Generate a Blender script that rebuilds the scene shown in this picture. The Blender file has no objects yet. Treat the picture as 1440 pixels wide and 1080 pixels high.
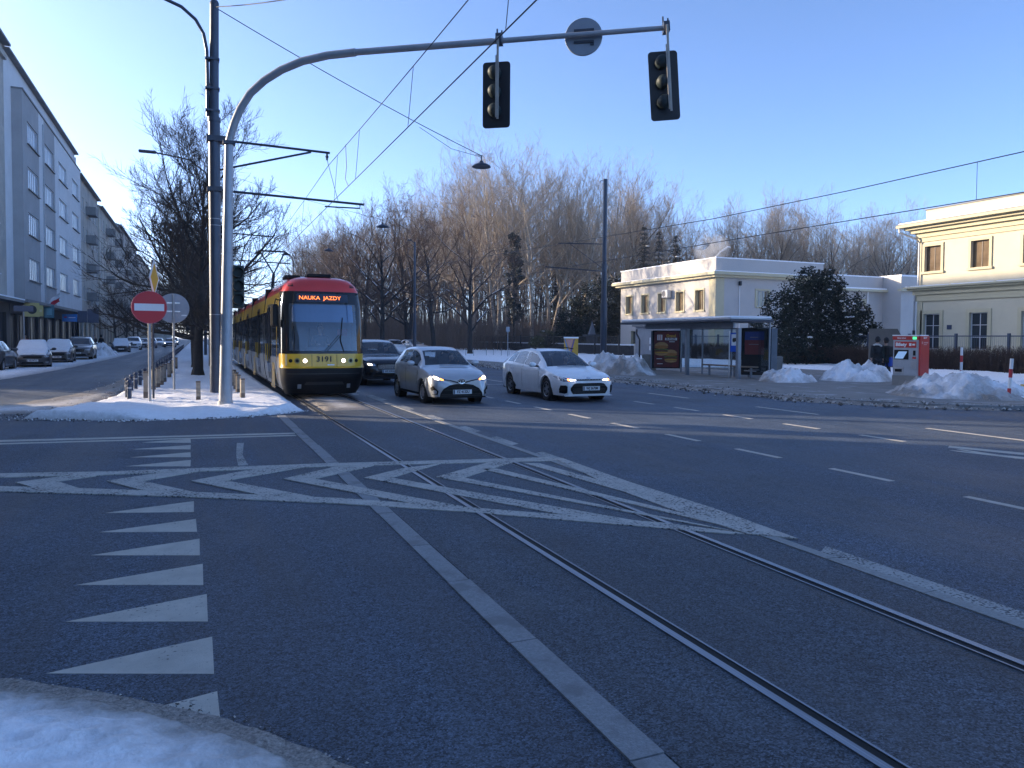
import bpy, bmesh, math, random
from mathutils import Vector, Matrix, noise
from mathutils.bvhtree import BVHTree
from mathutils.geometry import delaunay_2d_cdt
R = math.radians
rnd = random.Random(7)
scene = bpy.context.scene
COL = scene.collection

# ------------------------------------------------------------------ camera
F_PX, CAM_H = 1050.0, 1.75
_yaw, _pit, _rol = R(22.9), R(2.0), R(0.35)
_F = Vector((math.sin(_yaw)*math.cos(_pit), math.cos(_yaw)*math.cos(_pit), -math.sin(_pit)))
_r = Vector((math.cos(_yaw), -math.sin(_yaw), 0))
_u = _r.cross(_F)
_RT = _r*math.cos(_rol) + _u*math.sin(_rol)
_UP = -_r*math.sin(_rol) + _u*math.cos(_rol)
CY = 512.38
def ray(u, v): return _F + _RT*((u-720)/F_PX) - _UP*((v-CY)/F_PX)
def g(u, v, z=0.0):
    d = ray(u, v); t = (z-CAM_H)/d.z
    return (d.x*t, d.y*t)
cd = bpy.data.cameras.new('camera'); cam = bpy.data.objects.new('camera', cd); COL.objects.link(cam)
m = Matrix.Identity(4)
for i in range(3):
    m[i][0] = _RT[i]; m[i][1] = _UP[i]; m[i][2] = -_F[i]
m[2][3] = CAM_H
cam.matrix_world = m
cd.sensor_width = 36; cd.lens = F_PX/1440*36; cd.shift_y = -(540-CY)/1440
cd.clip_end = 6000; cd.clip_start = 0.05
scene.camera = cam

# ------------------------------------------------------------------ light
SUN_AZ = Vector((-0.77, 0.64)); SUN_EL = R(13.6)
w = bpy.data.worlds.new('World'); scene.world = w; w.use_nodes = True
nt = w.node_tree; bg = nt.nodes['Background']
sky = nt.nodes.new('ShaderNodeTexSky'); sky.sky_type = 'NISHITA'; sky.sun_disc = False
sky.sun_elevation = SUN_EL; sky.sun_rotation = math.atan2(SUN_AZ.x, SUN_AZ.y)
sky.air_density = 0.45; sky.dust_density = 0.95; sky.ozone_density = 2.9
nt.links.new(sky.outputs[0], bg.inputs[0]); bg.inputs[1].default_value = 0.15
sl = bpy.data.lights.new('sun', 'SUN'); sl.energy = 3.1; sl.angle = R(0.5); sl.color = (1.0, 0.81, 0.58)
so = bpy.data.objects.new('sun', sl); COL.objects.link(so)
dsun = Vector((SUN_AZ.x*math.cos(SUN_EL), SUN_AZ.y*math.cos(SUN_EL), math.sin(SUN_EL)))
so.rotation_euler = dsun.to_track_quat('Z', 'Y').to_euler(); so.location = dsun*60
scene.view_settings.view_transform = 'Standard'; scene.view_settings.look = 'None'
scene.view_settings.exposure = 1.70; scene.view_settings.gamma = 1.0
scene.cycles.use_denoising = True
scene.cycles.max_bounces = 6; scene.cycles.transparent_max_bounces = 12
scene.cycles.sample_clamp_indirect = 4

# ------------------------------------------------------------------ materials
MATS = {}
def mat(name, col, rough=0.6, metal=0.0, var=0.12, vs=3.0, bump=0.0, bs=60.0, spec=0.5, coat=0.0, em=None, es=0.0, col2=None, c2s=1.0, c2lo=.5, c2hi=.6, stretch=None, dirtattr=None):
    """Principled with value noise, optional second colour in noise patches and bump"""
    if name in MATS: return MATS[name]
    mt = bpy.data.materials.new(name); mt.use_nodes = True
    n = mt.node_tree.nodes; l = mt.node_tree.links; b = n['Principled BSDF']
    b.inputs['Roughness'].default_value = rough; b.inputs['Metallic'].default_value = metal
    b.inputs['Specular IOR Level'].default_value = spec; b.inputs['Coat Weight'].default_value = coat
    b.inputs['Coat Roughness'].default_value = 0.08
    tc = n.new('ShaderNodeTexCoord'); mp = n.new('ShaderNodeMapping')
    l.new(tc.outputs['Object'], mp.inputs[0])
    if stretch: mp.inputs['Scale'].default_value = stretch
    c = (*col, 1)
    cur = None
    if var > 0:
        t = n.new('ShaderNodeTexNoise'); t.inputs['Scale'].default_value = vs; t.inputs['Detail'].default_value = 6
        t.inputs['Roughness'].default_value = 0.65
        l.new(mp.outputs[0], t.inputs['Vector'])
        mr = n.new('ShaderNodeMapRange'); mr.inputs['From Min'].default_value = .3; mr.inputs['From Max'].default_value = .7
        mr.inputs['To Min'].default_value = 1-var; mr.inputs['To Max'].default_value = 1+var
        l.new(t.outputs[0], mr.inputs['Value'])
        mx = n.new('ShaderNodeMix'); mx.data_type = 'RGBA'; mx.blend_type = 'MULTIPLY'; mx.inputs[0].default_value = 1
        mx.inputs[6].default_value = c; l.new(mr.outputs[0], mx.inputs[7]); cur = mx.outputs[2]
    if col2 is not None:
        t2 = n.new('ShaderNodeTexNoise'); t2.inputs['Scale'].default_value = c2s; t2.inputs['Detail'].default_value = 8
        t2.inputs['Roughness'].default_value = .7
        l.new(mp.outputs[0], t2.inputs['Vector'])
        r2 = n.new('ShaderNodeMapRange'); r2.inputs['From Min'].default_value = c2lo; r2.inputs['From Max'].default_value = c2hi
        l.new(t2.outputs[0], r2.inputs['Value'])
        m2 = n.new('ShaderNodeMix'); m2.data_type = 'RGBA'
        l.new(r2.outputs[0], m2.inputs[0])
        if cur: l.new(cur, m2.inputs[6])
        else: m2.inputs[6].default_value = c
        m2.inputs[7].default_value = (*col2, 1); cur = m2.outputs[2]
    if dirtattr is not None:
        at = n.new('ShaderNodeAttribute'); at.attribute_name = 'dirt'
        t3 = n.new('ShaderNodeTexNoise'); t3.inputs['Scale'].default_value = 9; t3.inputs['Detail'].default_value = 8
        t3.inputs['Roughness'].default_value = .75; l.new(tc.outputs['Object'], t3.inputs['Vector'])
        ad = n.new('ShaderNodeMath'); ad.operation = 'ADD'; 
        t4 = n.new('ShaderNodeTexNoise'); t4.inputs['Scale'].default_value = 46; t4.inputs['Detail'].default_value = 6; t4.inputs['Roughness'].default_value = .8; l.new(tc.outputs['Object'], t4.inputs['Vector'])
        av = n.new('ShaderNodeMix'); l.new(t3.outputs[0], av.inputs[2]); l.new(t4.outputs[0], av.inputs[3]); av.inputs[0].default_value = .45
        l.new(at.outputs['Fac'], ad.inputs[0]); l.new(av.outputs[0], ad.inputs[1])
        r3 = n.new('ShaderNodeMapRange'); r3.inputs['From Min'].default_value = .60; r3.inputs['From Max'].default_value = 1.15
        l.new(ad.outputs[0], r3.inputs['Value'])
        m3 = n.new('ShaderNodeMix'); m3.data_type = 'RGBA'; l.new(r3.outputs[0], m3.inputs[0])
        if cur: l.new(cur, m3.inputs[6])
        else: m3.inputs[6].default_value = c
        dm = n.new('ShaderNodeMix'); dm.data_type = 'RGBA'; dr = n.new('ShaderNodeMapRange'); dr.inputs['From Min'].default_value = .35; dr.inputs['From Max'].default_value = .66
        l.new(t4.outputs[0], dr.inputs['Value']); l.new(dr.outputs[0], dm.inputs[0]); dm.inputs[6].default_value = (*[c_*.42 for c_ in dirtattr], 1); dm.inputs[7].default_value = (*[min(1, c_*1.9) for c_ in dirtattr], 1)
        l.new(dm.outputs[2], m3.inputs[7]); cur = m3.outputs[2]
    if cur: l.new(cur, b.inputs['Base Color'])
    else: b.inputs['Base Color'].default_value = c
    if bump > 0:
        t = n.new('ShaderNodeTexNoise'); t.inputs['Scale'].default_value = bs; t.inputs['Detail'].default_value = 5
        l.new(mp.outputs[0], t.inputs['Vector'])
        bp = n.new('ShaderNodeBump'); bp.inputs['Strength'].default_value = bump; bp.inputs['Distance'].default_value = .02
        l.new(t.outputs[0], bp.inputs['Height']); l.new(bp.outputs[0], b.inputs['Normal'])
    if em is not None:
        b.inputs['Emission Color'].default_value = (*em, 1); b.inputs['Emission Strength'].default_value = es
    MATS[name] = mt
    return mt

def glass(name, tint=(.35, .4, .42), refl=0.25, rough=0.03):
    if name in MATS: return MATS[name]
    mt = bpy.data.materials.new(name); mt.use_nodes = True
    n = mt.node_tree.nodes; l = mt.node_tree.links; n.clear()
    o = n.new('ShaderNodeOutputMaterial'); tr = n.new('ShaderNodeBsdfTransparent'); tr.inputs[0].default_value = (*tint, 1)
    gl = n.new('ShaderNodeBsdfGlossy'); gl.inputs[0].default_value = (.9, .95, 1, 1); gl.inputs['Roughness'].default_value = rough
    lw = n.new('ShaderNodeLayerWeight'); lw.inputs[0].default_value = refl
    mr = n.new('ShaderNodeMapRange'); mr.inputs['To Min'].default_value = refl*.35; mr.inputs['To Max'].default_value = .95
    l.new(lw.outputs['Fresnel'], mr.inputs['Value'])
    mx = n.new('ShaderNodeMixShader'); l.new(mr.outputs[0], mx.inputs[0]); l.new(tr.outputs[0], mx.inputs[1]); l.new(gl.outputs[0], mx.inputs[2])
    l.new(mx.outputs[0], o.inputs[0]); MATS[name] = mt
    return mt

def asphalt(name, base, sheen=.5, speck=.35, streak=.25):
    """dark asphalt: fine stones, wear streaks along the street, salt patches"""
    mt = bpy.data.materials.new(name); mt.use_nodes = True
    n = mt.node_tree.nodes; l = mt.node_tree.links; b = n['Principled BSDF']
    tc = n.new('ShaderNodeTexCoord')
    def noise_(sc, det, vec=None, rough=.6):
        t = n.new('ShaderNodeTexNoise'); t.inputs['Scale'].default_value = sc; t.inputs['Detail'].default_value = det; t.inputs['Roughness'].default_value = rough
        l.new(vec or tc.outputs['Object'], t.inputs['Vector']); return t.outputs[0]
    def rng(v, a, b_, c, d):
        r_ = n.new('ShaderNodeMapRange'); r_.inputs['From Min'].default_value = a; r_.inputs['From Max'].default_value = b_
        r_.inputs['To Min'].default_value = c; r_.inputs['To Max'].default_value = d; l.new(v, r_.inputs['Value']); return r_.outputs[0]
    def mul(a, b_):
        q = n.new('ShaderNodeMath'); q.operation = 'MULTIPLY'; l.new(a, q.inputs[0]); l.new(b_, q.inputs[1]); return q.outputs[0]
    mp = n.new('ShaderNodeMapping'); mp.inputs['Scale'].default_value = (1.6, .06, 1); l.new(tc.outputs['Object'], mp.inputs[0])
    mp2 = n.new('ShaderNodeMapping'); mp2.inputs['Scale'].default_value = (1, .35, 1); mp2.inputs['Rotation'].default_value = (0, 0, R(-50)); l.new(tc.outputs['Object'], mp2.inputs[0])
    v = rng(noise_(140, 3), .3, .7, 1-speck, 1+speck)
    vc = n.new('ShaderNodeTexVoronoi'); vc.inputs['Scale'].default_value = 105; l.new(tc.outputs['Object'], vc.inputs['Vector'])
    sp_ = n.new('ShaderNodeSeparateColor'); l.new(vc.outputs['Color'], sp_.inputs[0])
    v = mul(v, rng(sp_.outputs[0], 0, 1, .16, 2.1))
    v = mul(v, rng(noise_(18, 4, None, .7), .3, .7, .72, 1.3))
    v = mul(v, rng(noise_(.35, 5), .35, .65, .82, 1.2))
    v = mul(v, rng(noise_(1.0, 4, mp.outputs[0]), .35, .68, 1-streak, 1+streak))
    st = rng(noise_(1.1, 7, mp2.outputs[0], .72), .54, .82, 0, .55)
    # hairline cracks and darker mended / damp areas
    nd = n.new('ShaderNodeTexNoise'); nd.inputs['Scale'].default_value = 1.3; nd.inputs['Detail'].default_value = 5; l.new(tc.outputs['Object'], nd.inputs['Vector'])
    vm = n.new('ShaderNodeVectorMath'); vm.operation = 'MULTIPLY_ADD'; l.new(nd.outputs['Color'], vm.inputs[0]); vm.inputs[1].default_value = (.9, .9, 0); l.new(tc.outputs['Object'], vm.inputs[2])
    ve = n.new('ShaderNodeTexVoronoi'); ve.feature = 'DISTANCE_TO_EDGE'; ve.inputs['Scale'].default_value = .24; l.new(vm.outputs[0], ve.inputs['Vector'])
    ck = rng(ve.outputs['Distance'], .0015, .005, .8, 1.0)
    cm_ = rng(noise_(.28, 2), .50, .58, 0, 1)
    cx_ = n.new('ShaderNodeMix'); l.new(cm_, cx_.inputs[0]); cx_.inputs[2].default_value = 1.0; l.new(ck, cx_.inputs[3]); v = mul(v, cx_.outputs[0])
    v = mul(v, rng(noise_(.55, 6, None, .7), .56, .66, 1.0, .74))
    v = mul(v, rng(noise_(.8, 6, mp.outputs[0], .75), .60, .72, 1.0, 1.3))
    vo = n.new('ShaderNodeTexVoronoi'); vo.inputs['Scale'].default_value = 95; l.new(tc.outputs['Object'], vo.inputs['Vector'])
    grit = rng(vo.outputs['Distance'], .02, .13, .8, 0)
    gm = rng(noise_(30, 2), .62, .72, 0, 1)
    gr = mul(grit, gm)
    mx = n.new('ShaderNodeMix'); mx.data_type = 'RGBA'; mx.blend_type = 'MULTIPLY'; mx.inputs[0].default_value = 1
    mx.inputs[6].default_value = (*base, 1); l.new(v, mx.inputs[7])
    m2 = n.new('ShaderNodeMix'); m2.data_type = 'RGBA'; l.new(st, m2.inputs[0]); l.new(mx.outputs[2], m2.inputs[6]); m2.inputs[7].default_value = (.17, .175, .18, 1)
    m3 = n.new('ShaderNodeMix'); m3.data_type = 'RGBA'; l.new(gr, m3.inputs[0]); l.new(m2.outputs[2], m3.inputs[6]); m3.inputs[7].default_value = (.40, .40, .41, 1)
    l.new(m3.outputs[2], b.inputs['Base Color'])
    l.new(rng(noise_(1.0, 4, mp.outputs[0]), .3, .7, sheen-.1, sheen+.16), b.inputs['Roughness'])
    bp = n.new('ShaderNodeBump'); bp.inputs['Strength'].default_value = .8; bp.inputs['Distance'].default_value = .012
    l.new(noise_(160, 3), bp.inputs['Height']); l.new(bp.outputs[0], b.inputs['Normal'])
    MATS[name] = mt
    return mt

def paint_worn(name, col, lo=.30, hi=.42, base=(.05, .052, .056)):
    """road paint: worn through to the asphalt in small patches"""
    mt = mat(name, col, .75, 0, .14, 4, .3, 150)
    n = mt.node_tree.nodes; l = mt.node_tree.links; b = n['Principled BSDF']
    src = b.inputs['Base Color'].links[0].from_socket
    tc = [x for x in n if x.type == 'TEX_COORD'][0]
    t = n.new('ShaderNodeTexNoise'); t.inputs['Scale'].default_value = 42; t.inputs['Detail'].default_value = 4; l.new(tc.outputs['Object'], t.inputs['Vector'])
    t2 = n.new('ShaderNodeTexNoise'); t2.inputs['Scale'].default_value = 2.2; t2.inputs['Detail'].default_value = 5; l.new(tc.outputs['Object'], t2.inputs['Vector'])
    ad = n.new('ShaderNodeMath'); ad.operation = 'MULTIPLY_ADD'; l.new(t2.outputs[0], ad.inputs[0]); ad.inputs[1].default_value = .45; l.new(t.outputs[0], ad.inputs[2])
    r_ = n.new('ShaderNodeMapRange'); r_.inputs['From Min'].default_value = lo+.22; r_.inputs['From Max'].default_value = hi+.22; l.new(ad.outputs[0], r_.inputs['Value'])
    mx = n.new('ShaderNodeMix'); mx.data_type = 'RGBA'; l.new(r_.outputs[0], mx.inputs[0]); mx.inputs[6].default_value = (*base, 1); l.new(src, mx.inputs[7])
    l.new(mx.outputs[2], b.inputs['Base Color'])
    return mt

# ------------------------------------------------------------------ mesh helpers
class MB:
    def __init__(s): s.v = []; s.f = []; s.m = []; s.d = None
    def add(s, vs, fs, mi=0):
        o = len(s.v); s.v.extend([tuple(p) for p in vs])
        for f in fs: s.f.append(tuple(i+o for i in f)); s.m.append(mi)
    def box(s, x0, x1, y0, y1, z0, z1, mi=0):
        s.add([(x0,y0,z0),(x1,y0,z0),(x1,y1,z0),(x0,y1,z0),(x0,y0,z1),(x1,y0,z1),(x1,y1,z1),(x0,y1,z1)],
              [(0,3,2,1),(4,5,6,7),(0,1,5,4),(1,2,6,5),(2,3,7,6),(3,0,4,7)], mi)
    def obox(s, c, d, rz=0, mi=0, M=None):
        q = M or Matrix.Rotation(rz, 3, 'Z'); c = Vector(c); hx, hy, hz = d[0]/2, d[1]/2, d[2]/2
        ps = [c + q @ Vector(p) for p in [(-hx,-hy,-hz),(hx,-hy,-hz),(hx,hy,-hz),(-hx,hy,-hz),(-hx,-hy,hz),(hx,-hy,hz),(hx,hy,hz),(-hx,hy,hz)]]
        s.add(ps, [(0,3,2,1),(4,5,6,7),(0,1,5,4),(1,2,6,5),(2,3,7,6),(3,0,4,7)], mi)
    def rbox(s, x0, x1, y0, y1, z0, z1, r=.03, mi=0):
        """box with vertical corner and top edges chamfered"""
        def ring(i, z): return [(x0+i+r,y0+i,z),(x1-i-r,y0+i,z),(x1-i,y0+i+r,z),(x1-i,y1-i-r,z),(x1-i-r,y1-i,z),(x0+i+r,y1-i,z),(x0+i,y1-i-r,z),(x0+i,y0+i+r,z)]
        s.loft([ring(r*.6, z0), ring(0, z0+r), ring(0, z1-r), ring(r*.6, z1)], True, True, mi)
    def loft(s, rings, closed=True, caps=False, mi=0):
        n = len(rings[0]); vs = [p for r_ in rings for p in r_]; fs = []
        for i in range(len(rings)-1):
            for j in range(n if closed else n-1):
                a = i*n+j; b = i*n+(j+1) % n
                fs.append((a, b, b+n, a+n))
        if caps:
            fs.append(tuple(range(n-1, -1, -1))); fs.append(tuple((len(rings)-1)*n+k for k in range(n)))
        s.add(vs, fs, mi)
    def tube(s, pts, rad, n=8, caps=True, mi=0):
        pts = [Vector(p) for p in pts]
        if not isinstance(rad, (list, tuple)): rad = [rad]*len(pts)
        rings = []; prev = None
        for i, p in enumerate(pts):
            t = (pts[min(i+1, len(pts)-1)]-pts[max(i-1, 0)])
            if t.length < 1e-9: t = Vector((0,0,1))
            t.normalize()
            if prev is None:
                a = Vector((0,0,1)) if abs(t.z) < .9 else Vector((1,0,0)); x = t.cross(a).normalized()
            else:
                x = prev - t*prev.dot(t)
                if x.length < 1e-6: x = t.orthogonal()
                x.normalize()
            prev = x; y = t.cross(x)
            rings.append([p + x*(rad[i]*math.cos(2*math.pi*k/n)) + y*(rad[i]*math.sin(2*math.pi*k/n)) for k in range(n)])
        s.loft(rings, True, caps, mi)
    def lathe(s, prof, c=(0,0,0), n=24, axis='Z', mi=0, caps=True):
        rings = []
        for r_, z in prof:
            ring = []
            for k in range(n):
                a = 2*math.pi*k/n; x, y = r_*math.cos(a), r_*math.sin(a)
                p = (x, y, z) if axis == 'Z' else ((z, x, y) if axis == 'X' else (y, z, x))
                ring.append((p[0]+c[0], p[1]+c[1], p[2]+c[2]))
            rings.append(ring)
        s.loft(rings, True, caps, mi)
    def prism(s, poly, a0, a1, plane='XY', mi=0):
        def P(p, a): return (p[0], p[1], a) if plane == 'XY' else ((p[0], a, p[1]) if plane == 'XZ' else (a, p[0], p[1]))
        n = len(poly); vs = [P(p, a0) for p in poly] + [P(p, a1) for p in poly]
        fs = [tuple(range(n-1, -1, -1)), tuple(range(n, 2*n))] + [(i, (i+1) % n, (i+1) % n+n, i+n) for i in range(n)]
        s.add(vs, fs, mi)
    def ball(s, c, r, nu=12, nv=8, mi=0):
        if not isinstance(r, (tuple, list)): r = (r, r, r)
        rings = [[(c[0]+r[0]*math.sin(math.pi*i/nv)*math.cos(2*math.pi*j/nu), c[1]+r[1]*math.sin(math.pi*i/nv)*math.sin(2*math.pi*j/nu), c[2]-r[2]*math.cos(math.pi*i/nv)) for j in range(nu)] for i in range(nv+1)]
        s.loft(rings, True, False, mi)
    def xf(s, M):
        s.v = [tuple(M @ Vector(p)) for p in s.v]; return s
    def mesh(s, name, mats, smooth=None):
        me = bpy.data.meshes.new(name); me.from_pydata(s.v, [], s.f)
        for m_ in (mats if isinstance(mats, (list, tuple)) else [mats]): me.materials.append(m_)
        if any(s.m): me.polygons.foreach_set('material_index', s.m)
        if s.d is not None:
            at = me.attributes.new('dirt', 'FLOAT', 'POINT'); at.data.foreach_set('value', s.d)
        if smooth is not None:
            me.polygons.foreach_set('use_smooth', [True]*len(me.polygons))
            if smooth < 170: me.set_sharp_from_angle(angle=R(smooth))
        me.update(); return me
    def build(s, name, mats, parent=None, smooth=None, fixn=False):
        me = s.mesh(name, mats, smooth)
        if fixn:
            b = bmesh.new(); b.from_mesh(me); bmesh.ops.recalc_face_normals(b, faces=b.faces); b.to_mesh(me); b.free()
        return link(name, me, parent)

def link(name, me, parent=None):
    o = bpy.data.objects.new(name, me); COL.objects.link(o)
    if parent is not None: o.parent = parent
    return o
def tag(o, label, cat, group=None):
    o['label'] = label; o['category'] = cat
    if group: o['group'] = group
    return o
def struct(o, kind='structure'):
    o['kind'] = kind; return o
def thing(name, label, cat, loc=(0,0,0), rz=0.0, group=None, sc=None):
    o = bpy.data.objects.new(name, None); COL.objects.link(o); o.location = loc; o.rotation_euler = (0, 0, rz)
    o.empty_display_size = .2
    if sc: o.scale = (sc, sc, sc) if not isinstance(sc, (tuple, list)) else sc
    return tag(o, label, cat, group)
KIDS = {}
def kids(o):
    return [c for c in o.children]
def dup(root, loc, rz=0.0, sc=None, label=None, group=None):
    def cp(o, par):
        c = o.copy(); COL.objects.link(c)
        if par is not None: c.parent = par
        for k in kids(o): cp(k, c)
        return c
    c = cp(root, None); c.location = loc; c.rotation_euler = (0, 0, rz)
    if sc: c.scale = (sc, sc, sc) if not isinstance(sc, (tuple, list)) else sc
    if label: c['label'] = label
    if group: c['group'] = group
    return c

def text_mesh(txt, size, mt, name='lettering', depth=.002, bold=0.0):
    cu = bpy.data.curves.new(name, 'FONT'); cu.body = txt; cu.size = size; cu.extrude = depth; cu.offset = bold
    cu.align_x = 'CENTER'; cu.align_y = 'CENTER'; cu.resolution_u = 3
    ob = bpy.data.objects.new(name, cu); COL.objects.link(ob)
    dg = bpy.context.evaluated_depsgraph_get()
    me = bpy.data.meshes.new_from_object(ob.evaluated_get(dg)); me.name = name
    bpy.data.objects.remove(ob); bpy.data.curves.remove(cu)
    me.materials.clear(); me.materials.append(mt)
    return me
def text(txt, size, mt, loc, rot, parent, name='lettering', bold=0.0, sx=1.0):
    """rot: euler; text lies in its local XY plane"""
    me = text_mesh(txt, size, mt, name, .002, bold)
    o = link(name, me, parent); o.location = loc; o.rotation_euler = rot; o.scale = (sx, 1, 1)
    return o

def lerp(a, b, t): return a+(b-a)*t
def pw(pts, y):
    if y <= pts[0][0]: return pts[0][1]
    for (a, va), (b, vb) in zip(pts, pts[1:]):
        if y <= b: return va+(vb-va)*(y-a)/(b-a) if b > a else vb
    return pts[-1][1]
def fbm(x, y, z=0.0, o=4): return noise.fractal(Vector((x, y, z)), 1.0, 2.0, o)

# shared materials
SNOW = mat('snow', (.93, .935, .95), .7, 0, .06, 7, .8, 22, dirtattr=(.24, .215, .19))
SNOWC = mat('snow_clean', (.90, .91, .93), .7, 0, .05, 2.5, .4, 14)
DARKM = mat('dark_grey_metal', (.045, .055, .075), .42, .3, .15, 4)
GALV = mat('galvanised_steel', (.36, .38, .40), .5, .55, .15, 5)
GREYP = mat('grey_paint', (.30, .33, .36), .5, .1, .12, 4)
BLACK = mat('black_plastic', (.012, .013, .015), .5, 0, .1, 5)
BLACKG = mat('black_gloss', (.008, .009, .011), .12, 0, 0)
WHITEP = mat('white_print', (.8, .8, .8), .5, 0, 0)
RUBBER = mat('rubber', (.015, .015, .016), .8, 0, .2, 8)
SILVER = mat('silver_metal', (.55, .56, .58), .28, .9, 0)
CHROME = mat('chrome', (.75, .76, .78), .12, 1, 0)
# ------------------------------------------------------------------ ground, roads, markings
ASPH = asphalt('asphalt', (.055, .074, .103), .55, .6, .3)
ASPHT = asphalt('asphalt_track', (.058, .073, .094), .58, .55, .35)
GRAN = mat('granite', (.27, .275, .28), .7, 0, .22, 60, .3, 120, col2=(.2, .2, .2), c2s=3)
PAINT = paint_worn('road_paint', (.52, .485, .42), .24, .36)
PAINTC = paint_worn('road_paint_chevron', (.50, .475, .43), .33, .47)
PAINTW = paint_worn('road_paint_worn', (.42, .42, .40), .37, .50)
STEEL = mat('rail_steel', (.27, .28, .31), .34, .9, .3, 3, stretch=(40, .4, 1), col2=(.12, .10, .085), c2s=1.2, c2lo=.52, c2hi=.72)
GROOVE = mat('rail_groove', (.006, .006, .007), .8, 0, 0)
PAVE = mat('pavement_slabs', (.20, .19, .175), .75, 0, .2, 1.5, .3, 30, col2=(.42, .42, .43), c2s=.9, c2lo=.55, c2hi=.68)
GSN = mat('park_snow', (.80, .82, .86), .75, 0, .06, .8, .4, 5, col2=(.30, .27, .23), c2s=.5, c2lo=.60, c2hi=.72)
SLUSH = mat('slush_road', (.16, .16, .165), .6, 0, .3, 1.2, .5, 12, col2=(.5, .51, .53), c2s=1.1, c2lo=.52, c2hi=.66, stretch=(1, .25, 1))

def quads(name, qs, mt, z, kind='structure'):
    b = MB()
    for q in qs:
        k = len(q); a_ = sum(q[i][0]*q[(i+1) % k][1]-q[(i+1) % k][0]*q[i][1] for i in range(k)); q = q if a_ > 0 else q[::-1]
        b.add([(p[0], p[1], z) for p in q]+[(p[0], p[1], z-.012) for p in q], [tuple(range(k))]+([(i, i+k, (i+1) % k+k, (i+1) % k) for i in range(k)] if 0 < z < .02 else []))
    o = b.build(name, mt); 
    return struct(o, kind)
def rect(x0, x1, y0, y1): return [(x0,y0),(x1,y0),(x1,y1),(x0,y1)]

quads('ground', [rect(-900, 900, -900, 900)], GSN, -.02)
quads('road', [rect(-7.2, 16.4, -80, 600), rect(-90, -7.2, 3, 19), rect(16.4, 120, -10, 12.2), rect(16.4, 34, 12.2, 17.5)], ASPH, 0)
quads('track_bed', [rect(1.81, 4.6, -8, 17.6)], ASPHT, .004)
quads('side_pavement', [rect(-40, -7.2, 19.0, 600), rect(-40, -7.2, -80, 3.0)], SLUSH, .03)

# granite strips beside the track, in slabs
def strip(name, x0, x1, y0, y1, step, mt, z):
    b = MB(); y = y0; r_ = random.Random(3)
    while y < y1:
        e = r_.uniform(-.006, .006); f_ = r_.uniform(-.006, .006)
        L = step*r_.uniform(.8, 1.25); b.box(x0+e, x1+f_, y, min(y+L-.012, y1), z-.03, z+r_.uniform(-.001, .001)); y += L
    return struct(b.build(name, mt))
strip('kerb_strip', 1.635, 1.80, -6, 17.3, 1.15, GRAN, .010)
strip('kerb_strip', 4.61, 4.725, -6, 22, 1.0, mat('granite_dark', (.30, .30, .29), .7, 0, .22, 40, .3, 90), .010)

# grooved rails: running head, groove, lip
RX0, RX1 = 2.56, 4.06
def rail(xh0, xh1, xg1, xl1):
    b = MB(); y0, y1 = -6, 230
    def s_(a, c, z0, z1, mi): 
        a, c = min(a, c), max(a, c); b.box(a, c, y0, y1, z0, z1, mi)
    s_(xh0, xh1, -.03, .013, 0); s_(xh1, xg1, -.03, .0062, 1); s_(xg1, xl1, -.03, .011, 0)
    return struct(b.build('tram_rail', [STEEL, GROOVE]))
rail(RX0-.008, RX0+.042, RX0+.098, RX0+.112)
rail(RX1+.068, RX1+.018, RX1-.038, RX1-.052)

# lane dashes
ds = []
for k in range(-2, 9):
    y = 5.0 + 1.94*k - .02
    ds.append(rect(7.91, 8.02, y-.25, y+.72))
for k in range(8): ds.append(rect(7.91, 8.02, 22.5+3.9*k, 24.3+3.9*k))
for k in range(-2, 7):
    y = 5.35 + 1.94*k
    ds.append(rect(11.26, 11.37, y, y+.95))
for k in range(8): ds.append(rect(11.26, 11.37, 20.0+3.9*k, 21.9+3.9*k))
for y in (3.5, 8.4, 13.35, 18.4, 24): ds.append(rect(13.42, 13.53, y, y+2.1))
for y in (2.5, 5.0): ds.append(rect(11.62, 11.72, y, y+3.4)) if y < 4 else None
quads('lane_line', ds, PAINT, .0025)
quads('lane_line', [[g(1335,627), g(1440,637), g(1440,640), g(1333,629.5)], [g(1335,633), g(1440,643), g(1440,646), g(1345,635)]], PAINT, .0028)
# stop lines
quads('stop_line', [[g(-200,624), g(415,608.5), g(415,610.3), g(-200,627)], [g(-200,629), g(415,611.6), g(417,613), g(-200,631)]], PAINT, .0025)
quads('stop_line', [rect(8.1, 11.2, 29.8, 30.15), rect(8.1, 11.2, 26.2, 26.4)], PAINTW, .0025)
# give-way triangles
tr = [((.08,3.9),(.09,3.38),(-.72,3.70)), ((.07,4.63),(.07,4.11),(-.73,4.44)), ((.05,5.42),(.05,4.89),(-.75,5.21)), ((.03,6.16),(.03,5.63),(-.79,5.96)), ((.01,6.94),(.01,6.41),(-.79,6.73)), ((-.02,7.71),(-.01,7.2),(-.81,7.5)), ((-.04,8.56),(-.04,8.03),(-.84,8.3)),
      ((-.09,11.45),(-.09,10.88),(-.89,11.2)), ((-.1,12.22),(-.09,11.72),(-.89,12.0)), ((-.1,13.03),(-.1,12.53),(-.93,12.85)), ((-.11,13.84),(-.1,13.29),(-.84,13.62))]
quads('give_way_triangle', [list(t) for t in tr], PAINT, .0025)
# old worn smear on the asphalt
quads('paint_smear', [[g(333,623), g(343,623), g(341,640), g(349,654), g(335,655), g(332,640)]], PAINTW, .0025)
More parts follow.
